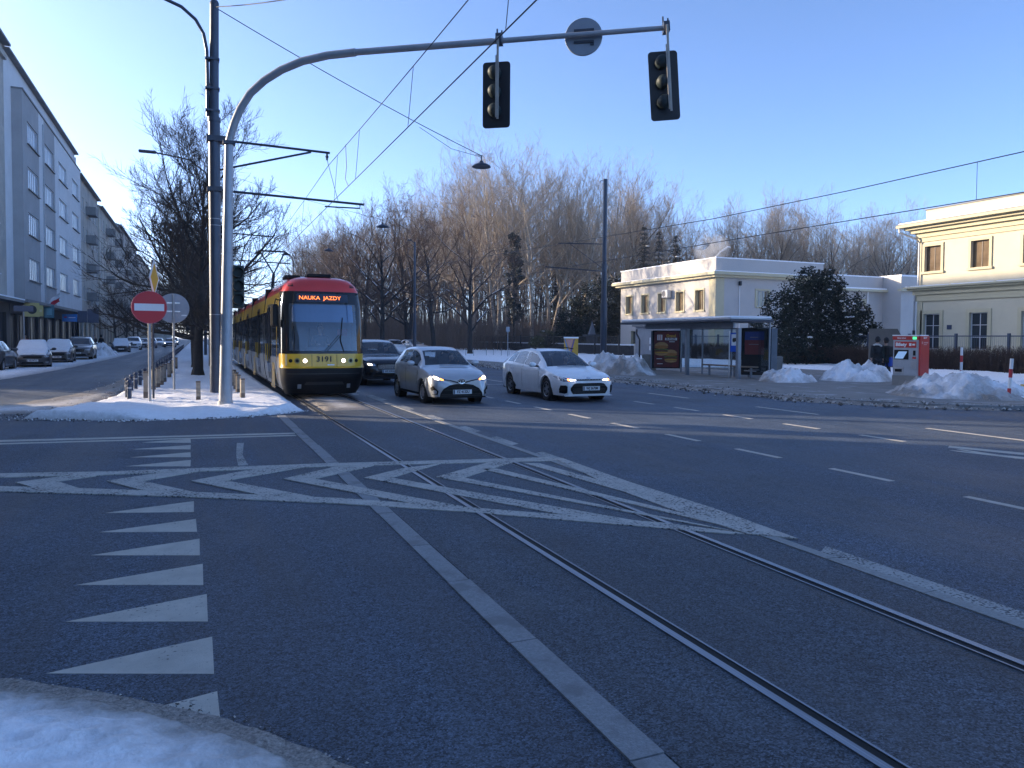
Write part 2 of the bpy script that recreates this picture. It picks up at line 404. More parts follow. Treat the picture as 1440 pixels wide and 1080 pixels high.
# hatched island: boundaries and chevrons (pixel corners thrown on the road)
Pg = lambda *ps: [g(*p) for p in ps]
hz = [Pg((-120,670),(0,667),(160,664),(450,653),(620,648.5),(770,644),(790,649),(620,653),(463,657),(280,664),(160,668.5),(0,672.5),(-120,676)),
      Pg((-120,684),(0,685),(113,688),(267,693),(480,702),(660,715),(935,737),(1050,752),(1020,752),(935,744.5),(660,721.5),(480,709.5),(267,700),(0,692),(-120,690)),
      Pg((777,645),(790,645),(885,679),(1000,715),(1122,759),(1050,752),(940,716),(870,690))]
quads('hatched_island', hz, PAINTC, .0136)
ch = []
def chev(tip, inn, uo, ui, lo, li):
    ch.append(Pg(tip, uo, ui, inn)); ch.append(Pg(tip, inn, li, lo))
chev((22,679.5),(80,678),(88,671),(152,668),(46,686.5),(113,688.5))
chev((150,677.5),(200,677.5),(222,666.5),(282,663.5),(200,690.5),(273,693.5))
chev((269,677.5),(317,677),(353,661.5),(423,658.7),(367,697.5),(443,700.5))
chev((398,674.5),(442,674.5),(472,657.5),(530,654.8),(577,709),(660,715.5))
chev((512,673),(550,673),(565,660),(622,652.5),(800,727),(900,735))
chev((613,672),(652,673),(687,651),(728,649),(985,740.5),(1040,750))
ch.append(Pg((676,660.5),(700,660.5),(1063,748),(1040,746)))
ch.append(Pg((735,652),(760,653),(905,694),(880,693.5)))
quads('hatched_island', ch, PAINTC, .0140)
# worn white blocks to the right of the dark granite strip
bl = []
for y0, y1 in ((17.6, 18.9), (15.2, 16.3), (13.0, 14.0), (11.2, 12.3), (9.2, 10.4), (2.35, 4.75), (.2, 1.7), (20.5, 22.5), (25, 27.5), (29, 31)):
    bl.append([(4.73, y0), (4.91, y0+.12), (4.91, y1), (4.73, y1-.12)])
quads('lane_line', bl, PAINTW, .0026)
bl2 = [rect(4.74, 4.84, 24+3*k, 25.5+3*k) for k in range(12)]
quads('lane_line', bl2, PAINTW, .0022)

# ------------------------------------------------------------------ snow sheets
def snow_sheet(name, rows, na, h, seed=0, dirt=(.5, .5), dw=.35, amp=.06, fr=1.6, prof=.5, kind='structure', mt=None, base=0.0, rough=.02):
    """rows: list of (xl, xr, y); a bumpy snow surface rising from its edges; dirt: strength at left/right edge"""
    b = MB(); b.d = []; nr = len(rows)
    for i, (xl, xr, y) in enumerate(rows):
        for j in range(na+1):
            t = j/na; t2 = .5-.5*math.cos(math.pi*t); t = lerp(t, t2, .6)
            wob = .12*fbm(y*1.3, seed+3.3, 0, 3)
            x = lerp(xl, xr, t) + (wob if j == 0 else (-wob if j == na else 0))
            dl, dr = (x-xl), (xr-x); e = min(dl, dr); ee = min(e, (y-rows[0][2])*.55)
            s_ = min(1, max(0, ee)/max(.05, prof)); s_ = s_*s_*(3-2*s_)
            z = base - .02 + h*s_ + (amp*fbm(x*fr, y*fr, seed, 5) + rough*fbm(x*7, y*7, seed+9, 3))*min(1, s_+.15)
            b.v.append((x, y, z))
            dd = max(dirt[0]*math.exp(-max(0, dl)/dw), dirt[1]*math.exp(-max(0, dr)/dw), dirt[0]*math.exp(-(i*.25)/dw) if i < 8 else 0)
            b.d.append(dd)
    for i in range(nr-1):
        for j in range(na):
            a = i*(na+1)+j; b.f.append((a, a+1, a+na+2, a+na+1)); b.m.append(0)
    return struct(b.build(name, mt or SNOW, None, 180), kind)
def ys(y0, y1, d0, grow=1.03):
    out = [y0]; d = d0
    while out[-1] < y1: out.append(out[-1]+d); d *= grow
    return out
L_ = [(16.9, -.6), (17.2, -1.3), (17.6, -2.2), (18.3, -3.5), (19.0, -3.2), (19.8, -2.75), (22, -2.3), (30, -2.1), (60, -1.9), (400, -1.8)]
R_ = [(16.9, 0.2), (17.2, 1.0), (17.6, 1.9), (18.0, 2.42), (20, 2.42), (30, 2.3), (400, 2.3)]
snow_sheet('snow_median', [(pw(L_, y), pw(R_, y), y) for y in ys(16.95, 330, .09, 1.022)], 46, .20, 1, (.6, .4), .3, .06, 1.1, .45)
# the tramway behind the crossing lies in packed dirty snow
snow_sheet('snow_track', [(2.72, 4.0, y) for y in ys(17.9, 330, .2, 1.04)], 14, .05, 4, (.95, .95), .9, .012, 2, .2, base=.006, rough=.008)
snow_sheet('snow_track', [(4.18, 4.60, y) for y in ys(22.5, 330, .2, 1.04)], 6, .04, 5, (.7, .7), .4, .012, 2, .1, base=.006, rough=.008)
# slush on the left carriageway beside the median and at its mouth
snow_sheet('slush_verge', [(pw([(19.2,-9.0),(20.5,-6.3),(22,-4.6),(25,-3.7),(30,-3.1),(60,-2.6),(400,-2.4)], y), pw(L_, y)+.15, y) for y in ys(19.2, 300, .14, 1.03)], 22, .05, 8, (1.1, .8), 1.5, .035, 1.7, .5)
snow_sheet('slush_verge', [(pw([(30,-12),(33,-9.5),(36,-8.2),(60,-7.6),(400,-7.4)], y)-2.6, pw([(30,-9),(34,-6.9),(45,-6.2),(64,-5.8),(400,-5.6)], y), y) for y in ys(30, 300, .2, 1.03)], 22, .09, 9, (.3, .72), .7, .05, 1.3, .7)
# snow at the photographer's feet
def fedge(y): return pw([(-4, 3.2), (0, 1.55), (1.5, 1.12), (2.4, .82), (3.0, .56), (3.3, .33), (3.65, .05), (4.05, -.40), (4.4, -.86), (5.0, -1.9), (5.6, -3.4), (6.2, -6)], y)
rows = [(-9.0 if y < 5.5 else fedge(y)-3, fedge(y), y) for y in [6.2-.06*k for k in range(17)]+[5.18-.022*k for k in range(200)]+[.78-.08*k for k in range(40)]]
rows = rows[::-1]
b = MB(); b.d = []; na = 110
for i, (xl, xr, y) in enumerate(rows):
    for j in range(na+1):
        t = (j/na); t = 1-(1-t)**2.2
        x = lerp(xl, xr, t) + (.05*fbm(y*4, 1.7)+.045*fbm(y*17, .4) if j == na else 0)
        e = max(0, xr-x)*.8; s_ = min(1, e/.75); s_ = s_*s_*(3-2*s_)
        z = -.008 + .10*s_ + (.045*fbm(x*2.0, y*2.0, 3.1, 5)+.02*fbm(x*5.5, y*5.5, 1.1, 4) + .020*fbm(x*11, y*11, 5.0, 5)+.012*abs(fbm(x*34, y*34, 2.0, 3)))*min(1, s_+.30) + (.018 if j < na else 0)
        b.v.append((x, y, z)); b.d.append(.62*math.exp(-(e/.40)**2)*(1+.6*fbm(x*2.5, y*2.5, 8, 4)) + (.2 if e < .12 else 0))
for i in range(len(rows)-1):
    for j in range(na):
        a = i*(na+1)+j; b.f.append((a, a+1, a+na+2, a+na+1)); b.m.append(0)
struct(b.build('snow_bank', SNOW, None, 180))

# right pavement and its verge
kl = [(-20, 40), (10.5, 24.0), (11.6, 21.0), (12.3, 19.2), (13.2, 17.9), (14.4, 17.0), (16, 16.15), (20, 15.9), (30, 15.9), (60, 17.2), (90, 17.6), (500, 17.6)]
b = MB(); yy = [10.6, 11.6, 12.3, 13.2, 14.4, 16, 20, 30, 60, 90, 500]
for y in yy: x = pw(kl, y); b.v += [(x, y, -.02), (x, y, .12), (x+.16, y, .125), (x+.17, y, .12), (37.5, y, .12)]
for i in range(len(yy)-1):
    for j in range(4):
        a = i*5+j; b.f.append((a, a+1, a+6, a+5)); b.m.append(1 if j < 2 else 0)
struct(b.build('pavement', [PAVE, GRAN]))
# dirty ploughed snow along the kerb
snow_sheet('slush_kerb', [(pw(kl, y)-.45+.25*fbm(y*.7, 2), pw(kl, y)+.75+.3*fbm(y*.5, 7)+(.5 if y > 30 else 0), y) for y in ys(12.2, 60, .07, 1.012)], 22, .09, 11, (1.15, .9), .9, .09, 2.6, .45, rough=.06)
# snow cover behind the stop and along the park
snow_sheet('snow_verge', [(pw([(12.5,22.0),(14,20.5),(15.5,21.5),(17,24.5),(22,28.2),(24,30),(28,31.0),(34,31.4),(36,27.5),(38,21.5),(42,19.0),(60,18.4),(90,18.6),(400,19)], y), 38.5, y) for y in ys(12.5, 260, .22, 1.018)], 40, .16, 13, (.25, 0), .4, .08, .7, .8, base=.11)

def snow_pile(label, c, rx, ry, h, rz=0, seed=0, dirt=.3, base=.1, n=70):
    b = MB(); b.d = []
    for i in range(n+1):
        for j in range(n+1):
            u, v = 2*i/n-1, 2*j/n-1
            rr = math.sqrt(u*u+v*v); k = max(abs(u), abs(v))
            if rr > 1e-6: u, v = u*k/rr, v*k/rr
            d = min(1, math.hypot(u, v)*(1+.16*fbm(u*1.6+seed, v*1.6, 1.2, 3)))
            p = min(1, 1.18*(1-d*d)) if d < 1 else 0
            z = h*p*(1+.55*fbm(u*2.1, v*2.1+seed, 2.0, 4)) + (.42*h*abs(fbm(u*rx*1.7+seed, v*ry*1.7, 3.0, 5)) + .09*fbm(u*rx*6, v*ry*6, seed, 4))*min(1, (1-k)*4)
            b.v.append((u*rx, v*ry, z-.03-(.22 if k > .985 else 0))); b.d.append(.10+dirt*(1.6-1.1*p) + .45*fbm(u*rx*1.1, v*ry*1.1, seed+5, 4))
    for i in range(n):
        for j in range(n):
            a = i*(n+1)+j; b.f.append((a, a+1, a+n+2, a+n+1)); b.m.append(0)
    o = b.build('snow_pile', SNOW, None, 180, fixn=True); o.location = (c[0], c[1], base); o.rotation_euler = (0, 0, rz)
    return tag(o, label, 'snow pile', 'heaps of cleared snow')
snow_pile('large dirty snow heap around the foot of the dark tram pole across the road', (18.55, 31.0), 1.35, 2.9, .68, 0, 1, .38)
snow_pile('low snow heap beside the concrete bin right of the bus shelter', g(1108,536,.12), 1.3, 1.2, .40, .4, 2, .22)
snow_pile('broad white snow heap left of the red ticket machine', g(1207,534,.12), 2.1, 1.5, .56, .5, 3, .14)
snow_pile('big grey-flecked snow heap right of the red ticket machine', g(1345,556,.12), 2.0, 2.1, .50, .2, 4, .34)
snow_pile('flatter snow heap at the right edge behind the red and white posts', g(1445,553,.12), 2.6, 1.8, .30, .5, 5, .2)
snow_pile('white snow heap in front of the snow-covered car far down the left street', (-8.1, 74.5), 1.7, 4.6, .80, 0, 6, .05, .05)

# crumbs of snow and grit thrown along the edges
def crumbs(name, pts, mts, seed):
    q = random.Random(seed); b = MB()
    for (x, y, z, s_, mi) in pts(q):
        r_ = [s_*q.uniform(.6, 1.3) for _ in range(6)]; a = q.uniform(0, 6.28); ca, sa = math.cos(a), math.sin(a)
        b.add([(x+r_[0]*ca, y+r_[0]*sa, z), (x-r_[1]*sa, y+r_[1]*ca, z), (x-r_[2]*ca, y-r_[2]*sa, z), (x+r_[3]*sa, y-r_[3]*ca, z), (x, y, z+r_[4]*.8), (x, y, z-r_[5]*.5)], [(0,1,4),(1,2,4),(2,3,4),(3,0,4),(1,0,5),(2,1,5),(3,2,5),(0,3,5)], mi)
    struct(b.build(name, mts), 'stuff')
GRIT = mat('grit_dark', (.10, .09, .08), .9, 0, .3, 5)
DSN = mat('snow_dirty', (.48, .46, .44), .85, 0, .25, 6)
def p_fore(q):
    for k in range(2600):
        y = q.uniform(.8, 5.4); x = fedge(y)+q.gauss(-.05, .055); yield x, y, .004, q.choice((.002, .003, .004, .006, .008))*q.uniform(.7, 1.3), q.choice((1, 1, 2, 2, 2))
def p_med(q):
    for k in range(1300):
        t = q.random()
        if t < .3: x = q.uniform(-3.6, 2.4); y = pw([(-3.6, 18.35), (-2.6, 17.6), (-1.3, 17.0), (.3, 16.95), (1.2, 17.2), (2.42, 18.0)], x)+q.gauss(.05, .16)
        else: y = 17.5+abs(q.gauss(0, 9)); x = pw(L_, y)+q.gauss(-.15, .45)
        yield x, y, .02, q.uniform(.008, .028), q.choice((0, 1, 1, 2, 2))
def p_kerb(q):
    for k in range(3200):
        y = q.uniform(12.3, 46); x = pw(kl, y)+q.gauss(.05, .38); yield x, y, .10 if x > pw(kl, y) else .03, q.uniform(.015, .06)*(1.4 if q.random() < .1 else 1), q.choice((1, 1, 2, 2, 2))
crumbs('snow_crumbs', p_fore, [SNOWC, DSN, GRIT], 3); crumbs('snow_crumbs', p_med, [SNOWC, DSN, GRIT], 4); crumbs('snow_crumbs', p_kerb, [SNOWC, DSN, GRIT], 5)
# ------------------------------------------------------------------ buildings
PLG = mat('plaster_grey', (.355, .35, .35), .85, 0, .1, .6, .2, 40)
PLW = mat('plaster_white', (.66, .66, .66), .85, 0, .08, .6, .2, 40)
PLB = mat('plaster_beige', (.46, .43, .38), .9, 0, .18, .5, .2, 30, col2=(.36, .34, .31), c2s=.35)
PLC = mat('plaster_pale', (.52, .48, .41), .88, 0, .14, .4, .2, 30, col2=(.40, .37, .33), c2s=.3)
CREAM = mat('cream_wall', (.56, .515, .39), .82, 0, .05, .7, .12, 40, col2=(.53, .485, .365), c2s=.25)
CREAMT = mat('cream_trim', (.52, .47, .32), .8, 0, .05, 1)
OFFW = mat('offwhite_wall', (.47, .45, .43), .85, 0, .06, .5, .12, 40, col2=(.43, .42, .41), c2s=.25)
ROOFD = mat('dark_roof', (.20, .195, .19), .7, 0, .2, 1)
SHOPD = mat('shop_dark', (.03, .034, .042), .6, 0, .2, .8)
FRW = mat('window_frame_white', (.62, .63, .65), .5, 0, .03)
FRB = mat('window_frame_brown', (.10, .07, .05), .5, 0, .05)
PANE = mat('window_pane', (.24, .265, .30), .22, 0, .4, .45, spec=.4)
PANED = mat('window_pane_dark', (.035, .045, .055), .08, 0, .3, .5, spec=.9)
PANES = mat('shop_pane', (.02, .026, .034), .35, 0, .3, .5, spec=.2)
PANEA = mat('window_pane_amber', (.16, .115, .07), .05, 0, .5, .8, spec=.9)

def wall(b, o, u, W, H, ops=(), dep=.16, mi=0, mir=None, nrm=None):
    """wall sheet with real openings; o: lower corner, u: direction, nrm: outward"""
    o, u = Vector(o), Vector(u); n = Vector(nrm)
    us = sorted({0, W, *[q for p in ops for q in (p[0], p[1])]}); zs = sorted({0, H, *[q for p in ops for q in (p[2], p[3])]})
    P = lambda a, z, d=0: o + u*a + Vector((0, 0, z)) - n*d
    for i in range(len(us)-1):
        for j in range(len(zs)-1):
            ca, cz = (us[i]+us[i+1])/2, (zs[j]+zs[j+1])/2
            if any(p[0] < ca < p[1] and p[2] < cz < p[3] for p in ops): continue
            b.add([P(us[i], zs[j]), P(us[i+1], zs[j]), P(us[i+1], zs[j+1]), P(us[i], zs[j+1])], [(0,1,2,3)], mi)
    for a0, a1, z0, z1 in [p[:4] for p in ops]:
        for (p, q) in (((a0,z0),(a1,z0)), ((a1,z0),(a1,z1)), ((a1,z1),(a0,z1)), ((a0,z1),(a0,z0))):
            b.add([P(*p), P(*q), P(*q, dep), P(*p, dep)], [(0,1,2,3)], mi if mir is None else mir)
WC = {}
def window(parent, o, u, n, a0, a1, z0, z1, dep=.16, cols=2, rows_=1, frm=None, pane=None, fw=.06, name='window'):
    W, H = round(a1-a0, 2), round(z1-z0, 2); key = (W, H, cols, rows_, frm, pane, fw)
    if key not in WC:
        b = MB(); 
        b.box(0, W, -.03, .03, 0, fw); b.box(0, W, -.03, .03, H-fw, H); b.box(0, fw, -.03, .03, fw, H-fw); b.box(W-fw, W, -.03, .03, fw, H-fw)
        for c in range(1, cols): b.box(W*c/cols-fw*.4, W*c/cols+fw*.4, -.026, .026, fw, H-fw)
        for r_ in range(1, rows_): b.box(fw, W-fw, -.022, .022, H*r_/rows_-fw*.35, H*r_/rows_+fw*.35)
        p = MB(); p.add([(fw*.8, .0, fw*.8), (W-fw*.8, .0, fw*.8), (W-fw*.8, .0, H-fw*.8), (fw*.8, .0, H-fw*.8)], [(0,1,2,3)])
        WC[key] = (b.mesh('window_frame', frm), p.mesh('window_pane', pane))
    u, n = Vector(u), Vector(n); pos = Vector(o) + u*a0 + Vector((0,0,z0)) - n*(dep-.045)
    f = link(name, WC[key][0], parent); f.location = pos; f.rotation_euler = (0, 0, math.atan2(u.y, u.x))
    q = link('window_pane', WC[key][1], f)
    return f
E_ = Vector((0, 1, 0)); NX = Vector((1, 0, 0))

def left_house(label, y0, y1, X, H, wm, wins, rows_, shop=4.3, wh=1.7, cols=2, shopm=None, eave=.5, roofm=None, depth=13, extra=None):
    """terraced house, facade facing the street (+X)"""
    t = thing('apartment_building', label, 'building', (X, y0, 0), 0, 'apartment houses along the left street')
    W = y1-y0; ops = []
    for a0, a1 in wins:
        for z in rows_: ops.append((a0-y0, a1-y0, z-shop, z-shop+wh))
    b = MB(); wall(b, (0, 0, shop), E_, W, H-shop, ops, .16, 0, None, NX)
    b.add([(0,0,0),(-depth,0,0),(-depth,0,H),(0,0,H)], [(0,1,2,3)]); b.add([(0,W,0),(-depth,W,0),(-depth,W,H),(0,W,H)], [(0,3,2,1)])
    b.add([(-depth,0,0),(-depth,W,0),(-depth,W,H),(-depth,0,H)], [(0,3,2,1)])
    b.build('wall', wm, t)
    r_ = MB(); r_.box(-depth-.3, eave, -.02 if eave > .2 else 0, W, H, H+.17); r_.add([(eave-.25, 0, H+.17), (eave-.25, W, H+.17), (-depth/2, W, H+2.2), (-depth/2, 0, H+2.2), (-depth, W, H+.17), (-depth, 0, H+.17)], [(0,1,2,3),(3,2,4,5),(0,3,5),(1,4,2)])
    r_.build('roof', roofm or ROOFD, t)
    s_ = MB(); s_.box(-.35, -.22, 0, W, 0, shop); s_.box(-.22, .03, 0, .5, 0, shop); s_.box(-.22, .03, W-.5, W, 0, shop)
    k = 3.2
    while k < W-2: s_.box(-.22, .02, k, k+.45, 0, shop); k += 4.1
    s_.box(-.22, .05, .5, W-.5, shop-.9, shop)
    s_.build('shop_front', shopm or SHOPD, t)
    k = 0.7
    while k < W-3:
        if k > 0: window(t, (0,0,0), E_, NX, k, k+2.3, .4, shop-1.0, .2, 2, 1, BLACK, PANES, .07, 'shop_window')
        k += 4.1
    for a0, a1 in wins:
        for z in rows_:
            window(t, (0,0,shop), E_, NX, a0-y0, a1-y0, z-shop, z-shop+wh, .16, cols if a1-a0 < 3 else 6, 1, FRW, PANE)
    if wins:
        cache = {}
        for a0, a1 in wins[:12]:
            for z in rows_:
                k_ = round(a1-a0, 2)
                if k_ not in cache: sl_ = MB(); sl_.box(.002, .12, -.08, k_+.08, -.10, -.03); cache[k_] = sl_.mesh('window_sill', PLW)
                link('window_sill', cache[k_], t).location = (0, a0-y0, z)
    if extra: extra(t)
    return t
RW4 = (6.12, 9.65, 13.2, 16.7)
# unseen neighbour before the side street: it shades the crossing
left_house('plain beige apartment house before the side street', -70, 28.8, -12.7, 21.0, PLB, [(-60+6*k, -58.6+6*k) for k in range(14)], RW4[:2])
def b1x(t):
    c = MB(); c.box(.002, 1.1, 0, 19.2, 4.12, 4.3); c.build('canopy', ROOFD, t)
    s_ = MB(); s_.box(.05, 1.12, .02, 19.2, 4.305, 4.40); s_.build('canopy_snow', SNOWC, t)
    b = MB(); b.box(.002, .22, 0, 19.2, 21.6, 21.9); b.build('cornice', PLB, t)
wl = []
for k in range(3): wl += [(62.35-4.6*k-1.15, 62.35-4.6*k), (60.3-4.6*k-1.1, 60.3-4.6*k)]
left_house('beige-grey apartment house with narrow dark windows at the left edge', 45.4, 64.6, -12.7, 22.6, PLB, wl, RW4+(20.0,), extra=b1x)
def b2x(t):
    # projecting bay box with wide windows, grey then white
    W = 97.6-66.9; z0, z1 = 4.5, 20.3; y0 = 66.9-64.6
    wins = [(68.6, 73.0), (75.9, 80.3), (83.0, 87.9), (91.3, 95.9)]
    segs = [(66.9, 73.3, 0), (73.3, 75.6, 1), (75.6, 80.9, 0), (80.9, 97.6, 1)]
    b = MB()
    for a, c, mi in segs:
        ops = [(w0-a, w1-a, z-z0, z-z0+1.7) for w0, w1 in wins if a <= w0 < c for z in RW4]
        wall(b, (.7, a-64.6, z0), E_, c-a, z1-z0, ops, .16, mi, None, NX)
    b.add([(0, y0, z0), (.7, y0, z0), (.7, y0, z1), (0, y0, z1)], [(0,1,2,3)]); b.add([(0, y0+W, z0), (.7, y0+W, z0), (.7, y0+W, z1), (0, y0+W, z1)], [(0,3,2,1)])
    b.add([(0, y0, z0), (.7, y0, z0), (.7, y0+W, z0), (0, y0+W, z0)], [(0,3,2,1)])
    b.build('bay', [PLG, PLW], t)
    c = MB(); c.box(0, .78, y0-.04, y0+W+.04, z1, z1+.12); c.build('bay_roof', ROOFD, t)
    for w0, w1 in wins:
        for z in RW4:
            window(t, (.7, 0, 0), E_, NX, w0-64.6, w1-64.6, z, z+1.7, .16, 6, 1, FRW, PANE, .07); s_ = MB(); s_.box(.702, .84, w0-64.7, w1-64.5, z-.1, z-.03); s_.build('window_sill', ROOFD, t)
    p = MB(); p.tube([(.15, 98.3-64.6, 4.3), (.15, 98.3-64.6, 22)], .07, 8); p.tube([(.84, 74.4-64.6, 4.5), (.84, 74.4-64.6, 19.6)], .05, 8); p.build('downpipe', GALV, t)
    c = MB(); c.box(.002, 1.3, 0, 33.5, 4.2, 4.42); c.build('canopy', ROOFD, t)
left_house('grey and white apartment house with a projecting bay of wide windows', 64.6, 98.9, -12.7, 22.4, PLW, [], RW4, eave=.42, extra=b2x)
def balc(cols_, zs, X=.0):
    def fn(t):
        for y in cols_:
            for z in zs:
                b = MB(); b.box(.003, 1.1, y, y+2.6, z, z+.15); b.box(1.02, 1.1, y, y+2.6, z+.15, z+1.0); b.box(.01, 1.02, y, y+.07, z+.15, z+1.0); b.box(.01, 1.02, y+2.53, y+2.6, z+.15, z+1.0)
                b.build('balcony', mat('balcony_grey', (.2, .2, .2), .8), t)
    return fn
def wcols(y0, y1, s_, w_): 
    out = []; y = y0
    while y+w_ < y1: out.append((y, y+w_)); y += s_
    return out
left_house('old beige apartment house with stone balconies beyond the white one', 98.9, 118.2, -12.5, 20.3, PLB, wcols(100.2, 117.8, 3.1, 1.2), RW4, shopm=PLC, extra=balc([106.0-98.9], RW4))
left_house('cream apartment house with dark balconies in the middle of the left row', 118.2, 147, -12.3, 19.6, PLC, wcols(119.6, 146.5, 3.4, 1.25), RW4[:4], shopm=PLC, extra=balc([8, 21], RW4))
left_house('grey-beige apartment house farther along the left street', 147, 190, -12.4, 21, PLB, wcols(149, 189, 4.0, 1.5), RW4, shopm=PLC, extra=balc([12, 30], RW4))
left_house('pale apartment house near the far end of the left street', 190, 250, -12.2, 20, PLC, wcols(192, 249, 4.6, 1.7), RW4[:3], shopm=PLC)
left_house('distant apartment house closing the left street', 250, 420, -11.6, 19, PLB, wcols(253, 418, 8, 2.6), RW4[:3], shopm=PLB)

# ---- cream building on the right
def surround(b, a0, a1, z0, z1, X, wd=.16, pr=.07, sill=True):
    # b in world YZ on a facade facing -X at X
    b.box(X-pr, X-.002, a0-wd, a0, z0, z1+wd); b.box(X-pr, X-.002, a1, a1+wd, z0, z1+wd); b.box(X-pr, X-.002, a0, a1, z1, z1+wd)
    if sill: b.box(X-pr-.06, X-.002, a0-wd-.06, a1+wd+.06, z0-.14, z0)
NXm = Vector((-1, 0, 0)); Um = Vector((0, -1, 0))
t = thing('cream_house', 'sunlit cream two-storey house with moulded cornice at the right edge', 'building', (42, 33.6, 0))
L = 30.0
ups = [(.45+3.02*k, 1.55+3.02*k, 6.05, 7.62) for k in range(9)]; los = [(.45+3.02*k, 1.55+3.02*k, 1.25, 3.42) for k in range(9)]
b = MB(); wall(b, (0,0,0), Um, L, 9.0, ups+los, .22, 0, 0, NXm)
b.add([(0,0,0),(14,0,0),(14,0,9),(0,0,9)], [(0,1,2,3)]); b.add([(14,0,0),(14,-L,0),(14,-L,9),(14,0,9)], [(0,1,2,3)]); b.add([(0,-L,0),(14,-L,0),(14,-L,9),(0,-L,9)], [(0,3,2,1)])
b.build('wall', CREAM, t)
c = MB()
for pr, z0, z1 in ((.95, 8.86, 9.02), (.62, 8.70, 8.86), (.38, 8.48, 8.70), (.16, 8.20, 8.48), (.07, 7.92, 8.2)): c.box(-pr, 14+pr, -L, pr, z0, z1)
for pr, z0, z1 in ((.62, 5.02, 5.12), (.45, 4.90, 5.02), (.22, 4.62, 4.90), (.10, 4.22, 4.62)): c.box(-pr, -.002, -L, pr, z0, z1)
c.build('cornice', CREAMT, t)
q = MB(); q.box(.25, 13.7, -L+.2, -.25, 9.02, 9.92); q.build('parapet', CREAM, t)
q = MB(); q.box(.18, 13.8, -L, -.18, 9.925, 9.99); q.box(-.9, .18, -L, .9, 9.024, 9.09); q.build('roof', ROOFD, t)
q = MB()
k = -L
while k < .4: q.box(-.58, -.05, k, min(k+2.6, .5), 5.124, 5.17); k += 2.75
q.box(-.88, .2, -L, .8, 9.094, 9.15); q.build('roof_snow', SNOWC, t)
q = MB()
q.tube([(-.86, .8, 8.95), (-.86, .75, 8.6), (-.3, .0, 8.15), (-.14, -.12, 7.9), (-.14, -.12, 5.1)], .06, 8); q.tube([(-.14, .12, 4.9), (-.14, .12, 2.4)], .06, 8)
q.build('downpipe', GALV, t)
q = MB(); q.tube([(-.14, .12, 2.4), (-.14, .12, .1)], .085, 8); q.build('downpipe', BLACK, t)
for a0, a1, z0, z1 in ups: q = MB(); surround(q, -a1, -a0, z0, z1, 0); q.build('window_surround', CREAMT, t)
for a0, a1, z0, z1 in los: q = MB(); surround(q, -a1, -a0, z0, z1, 0, .22, .05, False); q.build('window_surround', CREAMT, t)
q = MB(); q.box(-.05, -.002, -.35, .02, 0, 4.2); q.build('corner_band', CREAMT, t)
for a0, a1, z0, z1 in ups: window(t, (0,0,0), Um, NXm, a0, a1, z0, z1, .22, 2, 1, FRB, PANEA, .05)
for a0, a1, z0, z1 in los: window(t, (0,0,0), Um, NXm, a0, a1, z0, z1, .22, 2, 3, FRW, PANED, .05)
q = MB(); q.box(-.03, -.002, -2.35, -2.05, 2.45, 2.72); q.build('wall_plate', mat('plate_blue', (.03, .05, .10), .4), t)

# ---- long off-white building behind the stop
t = thing('park_house', 'off-white two-storey flat-roofed building behind the bus shelter', 'building', (42, 53.6, 0))
ops = [(1.65+2.98*k, 2.85+2.98*k, 4.4, 6.22) for k in range(5)]; lo = [(3.2, 4.4, .9, 3.0), (7.4, 8.9, .3, 3.0), (12.5, 13.8, 1.2, 2.6)]
b = MB()
wall(b, (0, 15.9, 0), Um, 15.9, 8.9, [(15.9-p[1], 15.9-p[0], p[2], p[3]) for p in ops+lo], .3, 0, 1, NXm)
ops2 = [(4.5, 5.9, 4.75, 6.2), (4.5, 5.9, 1.2, 2.9)]
wall(b, (0, 0, 0), NX, 12.4, 8.9, ops2, .25, 0, 1, (0, -1, 0))
ops3 = [(2.2, 3.1, 4.1, 5.65), (4.95, 5.9, 4.1, 5.65), (4.95, 5.9, 1.1, 2.9)]
wall(b, (12.4, .5, 0), NX, 8.3, 7.95, ops3, .25, 0, 1, (0, -1, 0))
b.add([(12.4,0,0),(12.4,.5,0),(12.4,.5,8.9),(12.4,0,8.9)], [(0,1,2,3)])
b.add([(0,15.9,0),(12.4,15.9,0),(12.4,15.9,8.9),(0,15.9,8.9)], [(0,3,2,1)]); b.add([(12.4,0,7),(12.4,15.9,7),(12.4,15.9,8.9),(12.4,0,8.9)], [(0,1,2,3)])
b.box(20.7, 27, -1.6, 12, 0, 7.95)
b.build('wall', [OFFW, CREAMT], t)
c = MB()
c.box(-.75, -.002, -.75, 16.6, 7.42, 7.68); c.box(-.45, -.002, -.45, 16.3, 7.22, 7.42); c.box(-.002, 12.9, -.75, -.002, 7.42, 7.68); c.box(-.002, 12.6, -.45, -.002, 7.22, 7.42)
c.box(12.9, 20.69, -.15, .49, 6.5, 6.72); c.box(20.2, 27.4, -2.1, -1.61, 6.5, 6.72)
c.build('cornice', CREAMT, t)
r_ = MB(); r_.box(.05, 12.3, .05, 15.8, 8.4, 8.8); r_.box(12.45, 20.6, .6, 15, 7.0, 7.7); r_.build('roof', ROOFD, t)
q = MB(); q.box(-.06, 12.46, -.06, .2, 8.9, 9.0); q.box(-.06, .2, .2, 15.95, 8.9, 9.0); q.box(-.7, 12.8, -.7, -.03, 7.684, 7.76); q.box(-.7, -.03, -.03, 16.5, 7.684, 7.75); q.box(12.95, 20.6, -.1, .47, 6.724, 6.86); q.box(12.4, 20.7, .45, .7, 7.95, 8.06); q.box(20.66, 27, -1.65, 12, 7.95, 8.12)
q.build('roof_snow', SNOWC, t)
q = MB(); q.box(.0, .9, -.03, -.002, 0, 7.2); q.box(-.03, -.002, -.02, .9, 0, 7.2); q.build('corner_band', CREAMT, t)
for a0, a1, z0, z1 in ops: q = MB(); surround(q, a0, a1, z0, z1, 0, .14, .06); q.build('window_surround', CREAMT, t)
